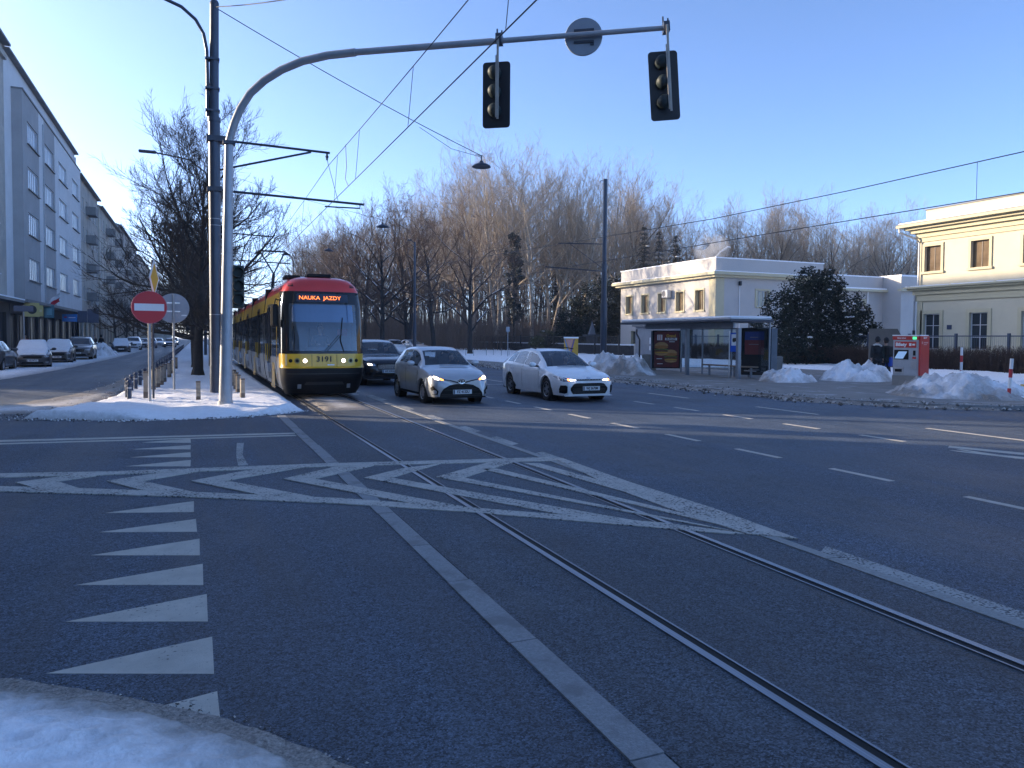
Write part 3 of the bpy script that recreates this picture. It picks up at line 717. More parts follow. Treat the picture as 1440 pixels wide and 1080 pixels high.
for a0, a1, z0, z1 in ops2[:1]+[]:
    q = MB(); q.box(a0-.15, a0, -.06, -.002, z0-.1, z1+.15); q.box(a1, a1+.15, -.06, -.002, z0-.1, z1+.15); q.box(a0, a1, -.06, -.002, z1, z1+.15); q.box(a0, a1, -.1, -.002, z0-.14, z0); q.build('window_surround', CREAMT, t)
for a0, a1, z0, z1 in ops3[:2]:
    q = MB(); q.box(12.4+a0-.15, 12.4+a0, .44, .498, z0-.1, z1+.15); q.box(12.4+a1, 12.4+a1+.15, .44, .498, z0-.1, z1+.15); q.box(12.4+a0, 12.4+a1, .44, .498, z1, z1+.15); q.box(12.4+a0, 12.4+a1, .4, .498, z0-.14, z0); q.build('window_surround', CREAMT, t)
for a0, a1, z0, z1 in ops+lo: window(t, (0,15.9,0), Um, NXm, 15.9-a1, 15.9-a0, z0, z1, .3, 2, 1, CREAMT, PANEA if z0 > 4 else PANED, .06)
for a0, a1, z0, z1 in ops2: window(t, (0,0,0), NX, (0,-1,0), a0, a1, z0, z1, .25, 3, 1, FRW, PANEA, .06)
for a0, a1, z0, z1 in ops3: window(t, (12.4,.5,0), NX, (0,-1,0), a0, a1, z0, z1, .25, 2, 1, FRW, PANED, .06)
q = MB(); q.tube([(2.55, -.08, 6.9), (2.55, -.08, .5)], .035, 6); q.tube([(18.6, .42, 6.5), (18.6, .42, .3)], .07, 8); q.build('downpipe', WHITEP, t)
q = MB(); q.rbox(2.45, 2.65, -.3, -.04, 6.55, 6.95, .03); q.build('wall_lamp', BLACK, t)
# air conditioner
t = thing('air_conditioner', 'white air conditioning unit on the sunlit wall of the park house', 'air conditioner', (41.62, 60.55, 5.75))
b = MB(); b.rbox(-.2, .2, -.48, .48, 0, .72, .03); b.build('casing', mat('white_enamel', (.66, .65, .62), .4), t)
b = MB(); b.lathe([(.0, -.03), (.27, -.03), (.29, 0), (.0, 0)], (-.2, .12, .36), 24, 'X'); b.build('fan_grille', mat('grille_grey', (.14, .14, .15), .5), t)
b = MB(); b.box(-.15, .37, -.35, -.31, -.06, -.002); b.box(-.15, .37, .31, .35, -.06, -.002); b.build('bracket', GALV, t)
# roof vent and its smoke
t = thing('roof_vent', 'bent white vent pipe on the flat roof of the park house', 'vent pipe', (49.5, 63.2, 8.8))
b = MB(); b.tube([(0,0,0), (0,0,1.5), (.5,0,2.0), (1.5,.0,2.6), (1.8,0,2.55)], .09, 8); b.build('pipe', WHITEP, t)
# grey gatehouse
t = thing('gatehouse', 'small grey gate hut with a snowy roof left of the shelter', 'hut', (39.4, 57.2, 0))
b = MB(); b.box(0, 2.4, 0, 5.2, 0, 2.95); b.build('wall', mat('gate_grey', (.27, .29, .32), .7, 0, .1, 2), t)
b = MB(); b.box(-.25, 2.5, -.25, 5.45, 2.95, 3.12); b.build('roof', ROOFD, t)
b = MB(); b.box(-.22, 2.48, -.22, 5.4, 3.12, 3.24); b.build('roof_snow', SNOWC, t)
b = MB(); b.box(-.03, -.002, 1.4, 1.75, 1.2, 1.6); b.box(-.03, -.002, 2.3, 2.7, 1.3, 1.9); b.box(-.03, -.002, 2.35, 2.7, .7, 1.1); b.build('notice', WHITEP, t)
# ------------------------------------------------------------------ poles, signals, signs, wires
ZI = .2
px, py = g(304, 551, ZI)
POLEP = mat('pole_paint_dark', (.05, .065, .095), .38, .25, .15, 3)
t = thing('catenary_pole', 'tall dark blue tram pole with curved lamp arm on the snowy median', 'pole', (px, py, 0))
b = MB(); b.tube([(0,0,0), (0,0,7.75)], .155, 20); b.tube([(0,0,7.74), (.03,0,10.9)], [.125, .115], 20); b.lathe([(.0,10.99), (.09,10.99), (.12,10.93), (.12,10.88)], (.03,0,0), 20); b.tube([(0,0,7.68),(0,0,7.8)], .175, 20); b.tube([(0,0,0), (0,0,.95)], .162, 20); b.build('shaft', POLEP, t, 40)
b = MB()
la = [(-.16, 0, 7.8), (-.16, 0, 9.0), (-.17, 0, 9.6), (-.25, 0, 10.05), (-.45, 0, 10.4), (-.8, 0, 10.68), (-1.3, 0, 10.85), (-2.2, 0, 11.0), (-3.4, 0, 11.15)]
b.tube(la, .045, 10); 
for z in (7.95, 8.55, 9.35): b.box(-.22, .15, -.14, .14, z, z+.05)
b.build('lamp_arm', POLEP, t, 40)
b = MB(); b.rbox(-4.1, -3.3, -.16, .16, 11.1, 11.22, .03); b.build('lamp_head', DARKM, t)
zA, zB = 7.15, 5.72; xA, xB = 3.15, 4.15
for i, pts in enumerate(([(.0,0,zA+.06), (xA,0,zA)], [(.0,0,zB+.62), (xA*.83,0,zA-.03)], [(.0,0,zB+.1), (xB,0,zB)])):
    b = MB(); b.tube(pts, .035 if i != 1 else .03, 8)
    if i == 0: b.box(-.2, .5, -.2, .2, zA-.02, zA+.13); b.tube([(xA-.08,0,zA), (xA-.08,0,zA-.22)], .03, 6); b.ball((xA-.08,0,zA-.12), .05, 8, 6)
    if i == 2:
        b.tube([(xB-.12,0,zB), (xB-.12,0,zB-.12), (xB-1.15,0,zB-.14)], .022, 6); b.box(-.2, .19, -.19, .19, zB+.04, zB+.16)
    b.build('bracket_arm', DARKM, t)
b = MB()
for z in (5.0, 4.82, 2.35): b.tube([(0,0,z), (0,0,z+.018)], .158, 20)
b.build('band_clamp', GALV, t, 40)

# ---- grey signal mast with long arm
sx = .90
mx_, my_ = g(317, 567, ZI)
def mp_(u, v):   # point of the arm plane seen through the pixel
    n = Vector((-5.5, -8.24, 0)).normalized(); d = ray(u, v); tt = (n.x*mx_+n.y*my_)/(n.x*d.x+n.y*d.y)
    return Vector((d.x*tt-mx_, d.y*tt-my_, CAM_H+d.z*tt))
t = thing('signal_mast', 'grey street mast with a long curved arm over the tram track', 'mast', (mx_, my_, 0))
AR = [(322, 200), (325, 188), (330, 172), (338, 153), (352, 131), (372, 113), (396, 98), (425, 86), (460, 78), (500, 73.5)]
arm = [mp_(*p) for p in AR]; tip = mp_(938, 39)
base = arm[0]
MASTP = mat('mast_grey', (.36, .38, .41), .45, .35, .12, 3)
b = MB(); b.tube([(0,0,.0), (base.x*.15, base.y*.15, 1.1), (base.x, base.y, base.z)], [.155, .135, .095], 20); b.tube([(0,0,.1),(0,0,.26)], .17, 20)
b.build('shaft', MASTP, t, 40)
b = MB(); b.tube(arm, [.088]*len(arm), 16); 
mid = arm[-1]; b.tube([mid-(tip-mid)*.02, mid+(tip-mid)*.46], .072, 14); b.tube([mid+(tip-mid)*.455, tip], [.058, .05], 14)
b.build('mast_arm', MASTP, t, 40)
b = MB(); z0 = base.z-.02; b.obox((base.x, base.y, z0), (.26, .26, .07)); b.build('clamp', DARKM, t)
# small auxiliary heads on the back of the mast: dark signal seen from the side
adir = (tip-mid).normalized(); avec = Vector((adir.x, adir.y, 0)).normalized(); nvec = Vector((.555, .832, 0))   # away from the viewer
arz = math.atan2(avec.y, avec.x)
SIGB = mat('signal_backboard', (.010, .012, .016), .45, 0, .1, 4)
SIGH = mat('signal_housing', (.012, .026, .028), .6, 0, .1, 4)
def signal(label, hang, drop, H=1.40, Wd=.60, tilt=0.0):
    t = thing('traffic_light', label, 'traffic light', hang, arz, 'traffic lights hanging from the long arm')
    # local: x along the arm, y away from the viewer, z up; board hangs below
    z1 = -drop; z0 = z1-H
    pb = MB(); r_ = .07
    poly = []
    for cx_, cz_, a0 in ((Wd/2-r_, z1-r_, 0), (-Wd/2+r_, z1-r_, 90), (-Wd/2+r_, z0+r_, 180), (Wd/2-r_, z0+r_, 270)):
        for k in range(5): a = R(a0+22.5*k); poly.append((cx_+r_*math.cos(a), cz_+r_*math.sin(a)))
    pb.prism(poly, .10, .12, 'XZ'); pb.build('backboard', SIGB, t)
    for k in range(3):
        zc = z1-.24-k*.40
        h = MB(); h.lathe([(.0, -.13), (.06, -.125), (.11, -.09), (.135, -.03), (.14, .10)], (-.03, 0.0, zc), 24, 'Y'); h.build('lamp_housing', SIGH, t, 50)
        v = MB(); v.lathe([(.165, .121), (.172, .16), (.168, .40)], (-.03, 0, zc), 24, 'Y', caps=False)
        v.build('visor', SIGB, t, 60)
        l_ = MB(); l_.lathe([(.0, .135), (.15, .13), (.15, .122)], (-.03, 0, zc), 20, 'Y'); l_.build('lens', mat('lens_%d' % k, [(.10,.01,.01), (.12,.08,.01), (.01,.10,.06)][k], .15), t)
    hb = MB(); hb.box(.055, .10, -.16, -.13, z0+.12, .02); hb.box(.03, .05, -.155, -.125, z0+.16, z1+.05); hb.build('hanger', mat('hanger_metal', (.42, .38, .33), .5, .4, .15, 5), t)
    hb = MB(); hb.box(.02, .14, -.13, .13, -.09, .10); hb.tube([(.03,.02,.08),(.03,.02,.24)], .018, 6); hb.tube([(.13,.02,.08),(.13,.02,.2)], .018, 6); hb.build('arm_clamp', DARKM, t)
    return t
h1 = mp_(697, 56.5)+Vector((mx_, my_, 0)); h2 = mp_(931, 40)+Vector((mx_, my_, 0))
s1 = signal('black-backed traffic light hanging from the middle of the long arm', h1, .42)
s2 = signal('black-backed traffic light hanging askew at the tip of the long arm', h2, .42)
s2.rotation_euler = (R(1.5), R(-4.0), arz+.15)
# round sign back on the arm
c = mp_(820, 49)+Vector((mx_, my_, 0))
t = thing('round_sign', 'grey back of a round sign clamped to the long signal arm', 'sign', c+nvec*.09, arz)
SGB = mat('sign_back', (.27, .31, .36), .5, .3, .1, 3)
b = MB(); b.lathe([(.0, -.0), (.385, -.0), (.395, .01), (.395, .03), (.0, .03)], (0,0,0), 48, 'Y'); b.build('plate', SGB, t, 40)
b = MB(); b.box(-.2, .22, -.03, -.002, .1, .15); b.box(-.2, .22, -.03, -.002, -.14, -.09); b.box(.14, .22, -.032, -.003, -.19, -.15); b.build('bracket', DARKM, t)

# dark third signal beside the mast
q = g(341, 556, ZI)
t = thing('traffic_light', 'dark green side traffic light just right of the grey mast', 'traffic light', (mx_, my_, 0), 0)
d0 = ray(333, 405); k = (my_+.25)/d0.y; cx_ = d0.x*k - mx_
b = MB(); b.rbox(cx_-.13, cx_+.16, .1, .42, 2.42, 3.42, .04); b.build('housing', mat('signal_green_housing', (.012, .03, .028), .5), t)
for z in (2.62, 2.93, 3.24):
    b = MB(); b.lathe([(.12, -.18), (.125, 0), (.125, .02)], (cx_+.02, .1, z), 16, 'Y', caps=False); b.build('visor', SIGB, t)
b = MB(); b.box(0.0, cx_, .18, .22, 2.6, 2.64); b.box(0.0, cx_, .18, .22, 3.2, 3.24); b.build('bracket', DARKM, t)
b = MB(); b.prism([(-.30, 3.62), (-.55, 3.86), (-.30, 4.1), (-.2, 3.86)], .42, .45, 'XZ'); 

# ---- no entry sign and its neighbours
def post(b, H, r_=.03): b.tube([(0,0,-.1), (0,0,H)], r_, 10)
SRED = mat('sign_red', (.50, .012, .02), .4, 0, .04, 3)
SIGNW = mat('sign_white', (.72, .73, .75), .4, 0, .03, 3)
SYEL = mat('sign_yellow', (.62, .36, .03), .45, 0, .05, 3)
SBLU = mat('sign_blue', (.01, .09, .50), .4, 0, .05, 3)
x, y = g(211, 563, ZI); sc_ = .88
t = thing('no_entry_sign', 'red no entry sign on a grey post on the median tip', 'sign', (x, y, 0), R(10))
b = MB(); post(b, 2.85, .032); b.build('post', GALV, t)
zc = 2.44
b = MB(); b.lathe([(.0, -.052), (.375, -.052), (.375, -.034), (.0, -.034)], (0,0,zc), 48, 'Y'); b.build('plate', SRED, t, 40)
b = MB(); b.lathe([(.376, -.054), (.39, -.054), (.39, -.033), (.376, -.033)], (0,0,zc), 48, 'Y', caps=False); b.build('rim', mat('sign_rim', (.45, .06, .10), .5), t, 40)
b = MB(); b.box(-.325, .325, -.058, -.0525, zc-.085, zc+.085); b.build('white_bar', SIGNW, t)
d0 = ray(216, 391); k = (y+.7)/d0.y
t = thing('priority_sign', 'yellow diamond priority sign seen edge-on above the no entry sign', 'sign', (d0.x*k-.03, y+.7, 0), R(78))
zc = CAM_H+d0.z*k
b = MB(); post(b, zc+.45, .028); b.build('post', DARKM, t)
b = MB(); b.prism([(0, zc-.46), (.42, zc), (0, zc+.46), (-.42, zc)], -.05, -.032, 'XZ'); b.build('plate', SIGNW, t)
b = MB(); b.prism([(0, zc-.36), (.33, zc), (0, zc+.36), (-.33, zc)], -.056, -.0505, 'XZ'); b.build('yellow_field', SYEL, t)
x, y = g(245, 546, ZI)
t = thing('round_sign', 'blue-grey back of a round sign on a thin post beside the no entry sign', 'sign', (x, y, 0), R(4))
b = MB(); post(b, 3.0, .032); b.build('post', GALV, t)
b = MB(); b.lathe([(.0, .034), (.43, .034), (.44, .045), (.44, .055), (.0, .055)], (0,0,2.58), 48, 'Y'); b.build('plate', SGB, t, 40)
b = MB(); 
for z in (2.47, 2.72): b.box(-.18, .18, .008, .033, z, z+.035)
b.box(.22, .36, .028, .0335, 2.36, 2.39); b.build('bracket', SILVER, t)

# ---- bollards and stakes on the median
BOLL = mat('bollard_blue', (.035, .055, .10), .45, .1, .15, 4)
STAKE = mat('stake_wood', (.30, .26, .21), .85, 0, .25, 6, .3, 40)
STAKED = mat('stake_band', (.14, .11, .09), .8, 0, .2, 6)
t0 = thing('bollard', 'x', 'bollard', (0,0,0))
b = MB(); b.tube([(0,0,-.1), (0,0,.36)], .052, 14); b.lathe([(.056,.36), (.056,.39), (.03,.395), (.03,.41), (.055,.43), (.06,.465), (.035,.50), (.0,.505)], (0,0,0), 14); b.build('shaft', BOLL, t0, 40)
b = MB(); b.lathe([(.054,.29), (.056,.29), (.056,.325), (.054,.325)], (0,0,0), 14, caps=False); b.build('band', mat('band_silver', (.4, .42, .46), .4), t0)
bl = [(182,563,'dark blue bollard nearest the crossing on the median edge'), (179,559,'dark blue bollard just behind the nearest one on the median edge'), (185,552,''), (191,547,''), (197,543,''), (204,539,''), (214,534,''), (221,529,''), (228,524.5,''), (234,520,''), (240,515.5,''), (245,511,'')]
GRP = 'dark blue bollards along the left edge of the median'
for i, (u, v, lb) in enumerate(bl):
    x, y = g(u, v, ZI-.03); lb = lb or 'dark blue bollard in the row along the left edge of the median'
    if i == 0: t0.location = (x, y, ZI-.03); t0['label'] = lb; t0['group'] = GRP
    else: dup(t0, (x, y, ZI-.03), .5*i, None, lb, GRP)
t0 = thing('wooden_stake', 'x', 'stake', (0,0,0))
b = MB(); b.box(-.05, .05, -.05, .05, -.1, .52); b.build('shaft', STAKE, t0)
b = MB(); b.box(-.053, .053, -.053, .053, .52, .56); b.build('cap', STAKED, t0); b = MB(); b.box(-.052, .052, -.052, .052, .0, .12); b.build('foot', STAKED, t0)
st_ = [(205,559,1.2,'pale wooden stake beside the no entry post'), (216,549,1.1,''), (222,545,1.1,''), (227,541,1.1,''), (231,537,1.1,''), (238,531,1.0,''), (243,525,1.0,''), (248,519,1.0,''), (279,563,.85,'short weathered stake standing alone left of the grey mast'),
       (341,558,.85,'short stake nearest the tram right of the grey mast'), (335,552,.9,''), (332,547,.9,''), (329,542,.9,'')]
for i, (u, v, s_, lb) in enumerate(st_):
    x, y = g(u, v, ZI-.02); gr = 'pale stakes behind the bollards' if u < 260 else 'short stakes around the masts'
    lb = lb or ('pale wooden stake in the slanting row behind the no entry post' if u < 260 else 'short stake in the row between the mast and the tram')
    if i == 0: t0.location = (x, y, ZI-.02); t0.scale = (1, 1, s_); t0['label'] = lb; t0['group'] = gr
    else: dup(t0, (x, y, ZI-.02), .2*i, (1, 1, s_), lb, gr)
# low rails along the left of the median
b = MB(); b.tube([(-1.75, 36, .55), (-1.75, 120, .55)], .03, 6); b.tube([(-1.75, 36, .3), (-1.75, 120, .3)], .02, 6)
t = thing('low_railing', 'low dark railing between the left road and the median trees', 'railing', (0,0,0))
b.build('rail', BOLL, t)
for k in range(29): b = MB(); b.box(-1.78, -1.72, 36+3*k-.03, 36+3*k+.03, 0, .6); b.build('post', BOLL, t)

# ---- overhead wires
WIRE = mat('wire', (.05, .055, .065), .5, .5, 0)
def wire(label, pts, r_=.009, drops=(), cat='overhead wire', name='overhead_wire'):
    b = MB(); b.tube(pts, r_, 6); o = b.build(name, WIRE)
    tag(o, label, cat)
    for (p, q) in drops:
        d = MB(); d.tube([p, q], .006, 5); d.build('dropper', WIRE, o)
    return o
XW, ZC, ZM = 3.62, 5.52, 6.75
ptr = [(XW, -6, ZM), (XW, 8, ZM-.18), (XW, py, ZM+.06)]
def msag(y): 
    s_ = ((y-py) % 36)/36; return ZM+.06-1.0*(s_*(1-s_))
ym = [-8+1.8*k for k in range(120)]
drops = []
for y in (3.2, 8.6, 13.2, 18.0, 21.0, 28, 34, 40, 46, 52, 60, 66): drops.append(((XW, y, msag(y)), (3.52, y, ZC)))
wire('upper messenger wire hanging above the tram track with short droppers', [(XW, y, msag(y)) for y in ym], .009, drops)
wire('lower contact wire of the tram running to the pantograph', [(3.52, -8, ZC), (3.52, 220, ZC)], .0095)
wire('short slanting stay between bracket tip and lower bracket arm', [(px+xA-.08, py, zA-.2), (px+xB-.75, py, zB)], .008)
wire('loose loop of cable between messenger and contact wire', [(3.6, 19.7, msag(19.7)), (3.55, 19.3, 6.1), (3.5, 19.2, 5.75), (3.52, 18.9, ZC)], .008)
p0 = Vector((px+.03, py, 10.82))
def atp(u, v, Y): 
    d = ray(u, v); k = Y/d.y; return Vector((d.x*k, Y, CAM_H+d.z*k))
e = atp(600, -45, 12.0); n_ = 9
wire('thin wire running from the top of the tall dark pole towards the viewer', [p0.lerp(e, k/n_)+Vector((0,0,-.5*(k/n_)*(1-k/n_))) for k in range(n_+1)], .013)
lamp1 = atp(677, 231, 25.0)
wire('sagging span wire from the dark pole top to the hanging lamp', [p0.lerp(lamp1+Vector((0,0,.3)), k/n_)+Vector((0,0,-.45*(k/n_)*(1-k/n_))) for k in range(n_+1)], .012)
q1 = p0.lerp(lamp1+Vector((0,0,.3)), .72)
wire('second strand of the span wire close to the hanging lamp', [q1+Vector((0,0,-.2)), q1.lerp(lamp1, .5)+Vector((0,0,-.18)), lamp1+Vector((0,0,.25))], .008)
# hanging lamps over the street
t0 = thing('hanging_lamp', 'hooded lamp on the span wire nearest the dark pole', 'street lamp', lamp1, .3, 'hooded lamps hung over the street')
b = MB(); b.lathe([(.0,.12), (.06,.11), (.09,.05), (.22,.0), (.33,-.06), (.34,-.10), (.30,-.10), (.0,-.07)], (0,0,0), 20); b.build('hood', DARKM, t0, 50)
b = MB(); b.tube([(0,0,.1), (0,0,.32)], .02, 6); b.tube([(-.25,0,.3), (.1,0,.3)], .012, 6); b.build('hook', WIRE, t0)
for (u, v, Y, lb) in ((538,317,40,'hooded hanging lamp in front of the brown tree tops'), (462,351,55,'hooded hanging lamp above the tram roof'), (401,357,66,'hooded hanging lamp beside the pantograph')):
    dup(t0, atp(u, v, Y), .3, None, lb)
    a = atp(u, v, Y)+Vector((0,0,.3))
    wire({40: 'span wire of the second hanging lamp', 55: 'span wire of the third hanging lamp', 66: 'span wire of the hanging lamp by the pantograph'}[Y], [a, a.lerp(Vector((.7, Y+1, 10.2)), .5)+Vector((0,0,-.15)), (.7, Y+1, 10.2)], .008)
for Y, lb in ((41, 'second dark tram pole along the median behind the trees'), (67, 'third dark tram pole along the median')):
    t = thing('catenary_pole', lb, 'pole', (.7, Y+1, 0)); b = MB(); b.tube([(0,0,0), (0,0,10.4)], .13, 12); b.build('shaft', POLEP, t, 40)
    b = MB(); b.tube([(0,0,7.2), (3.1,0,7.1)], .035, 6); b.tube([(0,0,5.8), (4.0,0,5.7)], .035, 6); b.build('bracket_arm', DARKM, t)
    b = MB(); b.tube([(0,0,9), (-.2,0,10.2), (-1.0,0,10.8), (-2.6,0,11)], .04, 6); b.build('lamp_arm', POLEP, t)
    b = MB(); b.rbox(-3.3, -2.5, -.15, .15, 10.95, 11.06, .03); b.build('lamp_head', DARKM, t)
# dark pole across the road with two arms
x, y = 19.3, 33.6
t = thing('catenary_pole', 'dark tram pole with two thin arms across the road by the park', 'pole', (x, y, 0))
zt = atp(852, 252, y).z
b = MB(); b.tube([(0,0,0), (0,0,3.6)], .17, 16); b.tube([(0,0,3.6), (0,0,5.6)], .14, 16); b.tube([(0,0,5.6), (.02,0,zt)], .11, 16); b.build('shaft', POLEP, t, 40)
z1, z2 = atp(785, 342, y).z, atp(765, 375, y).z
xa = atp(785, 342, y).x-x
b = MB(); b.tube([(0,0,z1+.1), (xa,0,z1)], .028, 6); b.build('bracket_arm', DARKM, t)
b = MB(); b.tube([(0,0,z2-.1), (xa-.7,0,z2)], .028, 6); b.build('bracket_arm', DARKM, t)
b = MB(); b.tube([(0,0,z2), (xa*.75,0,z1)], .016, 6); b.tube([(-.05,0,zt-.1), (-.25,0,zt-.1), (-.3,0,zt-.2)], .02, 6); b.build('brace', DARKM, t)
xw = x+xa+.05
wire('upper wire rising to the right above the cream house', [(xw, y_, z1-.05-.55*((y_-y)/60)*(1+(y_-y)/60)*-1 if False else lerp(z1-.05, 5.9, min(1, (y-y_)/14)) ) for y_ in (y+25, y, y-6, y-12, y-18, y-26, y-38)], .012,
     [((xw, 11.9, 5.9), (xw, 11.9, 5.03))])
wire('lower contact wire in front of the cream house roof', [(xw, y+30, 5.2), (xw, y, 5.25), (xw, y-14, 5.12), (xw, y-24, 5.0), (xw, y-40, 4.95)], .012)
# thin lamp pole by the park
d_ = g(583, 497, .15)
t = thing('lamp_post', 'thin dark lamp post in front of the park trees', 'lamp post', (d_[0]*.8, d_[1]*.8, 0))
b = MB(); b.tube([(0,0,0), (0,0,3)], .14, 10); HL = atp(583, 340, d_[1]*.8).z; b.tube([(0,0,3), (0,0,HL)], [.11, .08], 10); b.build('shaft', POLEP, t, 40)
b = MB(); b.tube([(0,0,HL-.1), (-.3,0,HL+.1)], .04, 6); b.rbox(-.6, -.25, -.1, .1, HL+.06, HL+.16, .03); b.build('lamp_head', DARKM, t)
# ------------------------------------------------------------------ trees
BARKD = mat('bark_dark', (.030, .028, .028), .9, 0, .3, 5, .5, 30)
BARKP = mat('bark_pale', (.38, .32, .25), .9, 0, .35, 3, .4, 25, col2=(.17, .14, .11), c2s=1.2)
TWIGD = mat('twigs_dark', (.045, .036, .032), .9, 0, .2, 1)
TWIGR = mat('twigs_russet', (.12, .075, .052), .9, 0, .3, .4)
TWIGP = mat('twigs_pale', (.28, .225, .165), .9, 0, .3, .5)

def tree_meshes(seed, H, r0, fork, n1, l1, ang, levels, up=.25, drop=0.0, trunks=1, kids_=(7, 6, 5), minr=.008, wob=.10, snow=False, shape=0.0, top=.93, tip=.55):
    """bare deciduous tree: trunk mesh and crown mesh (limbs down to twigs)"""
    q = random.Random(seed); tb = MB(); cb = MB(); sb = MB()
    def limb(mb, p, d, L, r, n, seg, jit, tropism, taper=.35):
        pts = [Vector(p)]; rad = [r]; d = Vector(d).normalized()
        for i in range(seg):
            d = (d + Vector((q.gauss(0, jit), q.gauss(0, jit), q.gauss(0, jit)+tropism))).normalized()
            pts.append(pts[-1]+d*(L/seg)); rad.append(r*lerp(1, taper, (i+1)/seg))
        mb.tube(pts, rad, n, False); return pts, rad, d
    def at(pts, rad, t):
        k = t*(len(pts)-1); i = min(int(k), len(pts)-2); f = k-i
        return pts[i].lerp(pts[i+1], f), lerp(rad[i], rad[i+1], f), (pts[i+1]-pts[i]).normalized()
    def spread(pts, rad, L, lv):
        nk = kids_[lv-1] if lv-1 < len(kids_) else 4
        nk = max(2, int(nk*q.uniform(.75, 1.3)))
        for k in range(nk):
            t = lerp(.18, 1.0, (k+q.random())/nk); p, r, d = at(pts, rad, min(t, .999))
            az = q.uniform(0, 2*math.pi); a = R(q.uniform(24, 58)) if t < .93 else R(q.uniform(5, 28))
            o = d.orthogonal().normalized(); o = Matrix.Rotation(az, 3, d) @ o
            nd = d*math.cos(a)+o*math.sin(a)
            nl = L*q.uniform(.36, .62)*(1.15-.5*t); nr = max(minr, r*q.uniform(.45, .68))
            lastl = lv >= levels
            pp, rr, _ = limb(cb, p, nd, nl, nr, 3 if lv >= 2 else 5, 3 if lastl else 4, wob*.75, up*.38-drop*.1, .3 if lastl else .45)
            if not lastl: spread(pp, rr, nl, lv+1)
    for s_ in range(trunks):
        lean = Vector((q.gauss(0, .05), q.gauss(0, .05), 1)) if trunks == 1 else Vector((math.cos(s_*2.4)*.22, math.sin(s_*2.4)*.22, 1))
        pts, rad, d = limb(tb, (0, 0, -.15), lean, H*top, r0, 9, 10, .035, .03, .14)
        if s_ == 0: tb.tube([(0,0,-.15), (0,0,.35)], [r0*1.45, r0*1.0], 9, False)
        for k in range(n1):
            f_ = (k+q.random()*.8)/n1; t = lerp(fork, .97, f_)
            p, r, dd = at(pts, rad, t)
            az = k*2.399+q.uniform(-.4, .4); a = R(lerp(ang[0], ang[1], f_)+q.uniform(-8, 8))
            o = Vector((math.cos(az), math.sin(az), 0)); nd = Vector((0,0,1))*math.cos(a)+o*math.sin(a)
            L = l1*H*(1-shape*f_)*q.uniform(.75, 1.15)*lerp(1.0, tip, f_); lr = max(.02, min(r*.75, r0*.48)*q.uniform(.7, 1))
            pp, rr, _ = limb(tb if lr > .05 else cb, p, nd, L, lr, 6, 7, wob, up*.12-drop*.04, .25)
            spread(pp, rr, L, 2)
            if snow:
                for i in range(1, len(pp)-2):
                    if q.random() < .6 and rr[i] > .03:
                        off = Vector((0,0,rr[i]*.75)); sb.tube([pp[i]+off, pp[i+1]+Vector((0,0,rr[i+1]*.75))], [rr[i]*.62, rr[i+1]*.62], 5, True)
        spread(pts[6:], rad[6:], H*.28, 2)
    return tb, cb, sb
TREES = {}
def tree_proto(key, bark, twig, **kw):
    tb, cb, sb = tree_meshes(**kw)
    TREES[key] = (tb.mesh('trunk', bark, 180), cb.mesh('crown', twig, None), sb.mesh('branch_snow', SNOWC, 180) if sb.v else None, kw['H'])
def plant(key, x, y, h, label, rz=0.0, group=None, z=0.0, wide=1.0, name='bare_tree'):
    tm, cm, sm, H = TREES[key]; s_ = h/H
    t = thing(name, label, 'tree', (x, y, z), rz, group, (s_*wide, s_*wide, s_))
    link('trunk', tm, t); link('crown', cm, t)
    if sm: link('branch_snow', sm, t)['kind'] = 'stuff'
    return t
# roadside lindens: dark, spreading
tree_proto('linden1', BARKD, TWIGD, seed=11, H=12, r0=.26, fork=.20, n1=20, l1=.47, ang=(84, 16), levels=4, up=.30, kids_=(0, 10, 9, 8), minr=.0085, wob=.12, top=.80, tip=.8)
tree_proto('linden2', BARKD, TWIGD, seed=12, H=12, r0=.25, fork=.24, n1=14, l1=.44, ang=(72, 18), levels=4, up=.28, kids_=(0, 8, 6, 5), minr=.008, wob=.13, top=.80, tip=.8)
tree_proto('fork1', BARKD, TWIGR, seed=21, H=16, r0=.30, fork=.20, n1=12, l1=.46, ang=(56, 20), levels=4, up=.18, kids_=(0, 8, 7, 5), minr=.011, wob=.14, snow=True, top=.72, tip=.85)
tree_proto('fork2', BARKD, TWIGR, seed=24, H=16, r0=.30, fork=.26, n1=14, l1=.40, ang=(76, 24), levels=4, up=.18, kids_=(0, 8, 7, 5), minr=.011, wob=.15, snow=True, top=.80, tip=.75)
tree_proto('fork3', BARKD, TWIGR, seed=29, H=16, r0=.26, fork=.22, n1=12, l1=.40, ang=(62, 20), levels=4, up=.18, trunks=2, kids_=(0, 7, 6, 5), minr=.011, wob=.14, snow=True, top=.78, tip=.8)
# tall pale park trees
tree_proto('tall1', BARKP, TWIGP, seed=31, H=26, r0=.36, fork=.36, n1=18, l1=.38, ang=(60, 18), levels=4, up=.26, kids_=(0, 8, 7, 5), minr=.010, wob=.12, top=.74, tip=.9)
tree_proto('tall2', BARKP, TWIGP, seed=32, H=26, r0=.33, fork=.30, n1=15, l1=.36, ang=(50, 16), levels=4, up=.28, trunks=2, kids_=(0, 7, 6, 5), minr=.010, wob=.12, top=.72, tip=.95)
tree_proto('tall3', BARKP, TWIGP, seed=33, H=26, r0=.34, fork=.40, n1=19, l1=.35, ang=(66, 22), levels=4, up=.24, kids_=(0, 8, 6, 5), minr=.010, wob=.13, top=.78, tip=.8)
tree_proto('tall4', BARKD, TWIGP, seed=35, H=22, r0=.30, fork=.28, n1=17, l1=.38, ang=(64, 20), levels=4, up=.22, kids_=(0, 8, 6, 5), minr=.010, wob=.13, top=.76, tip=.85)

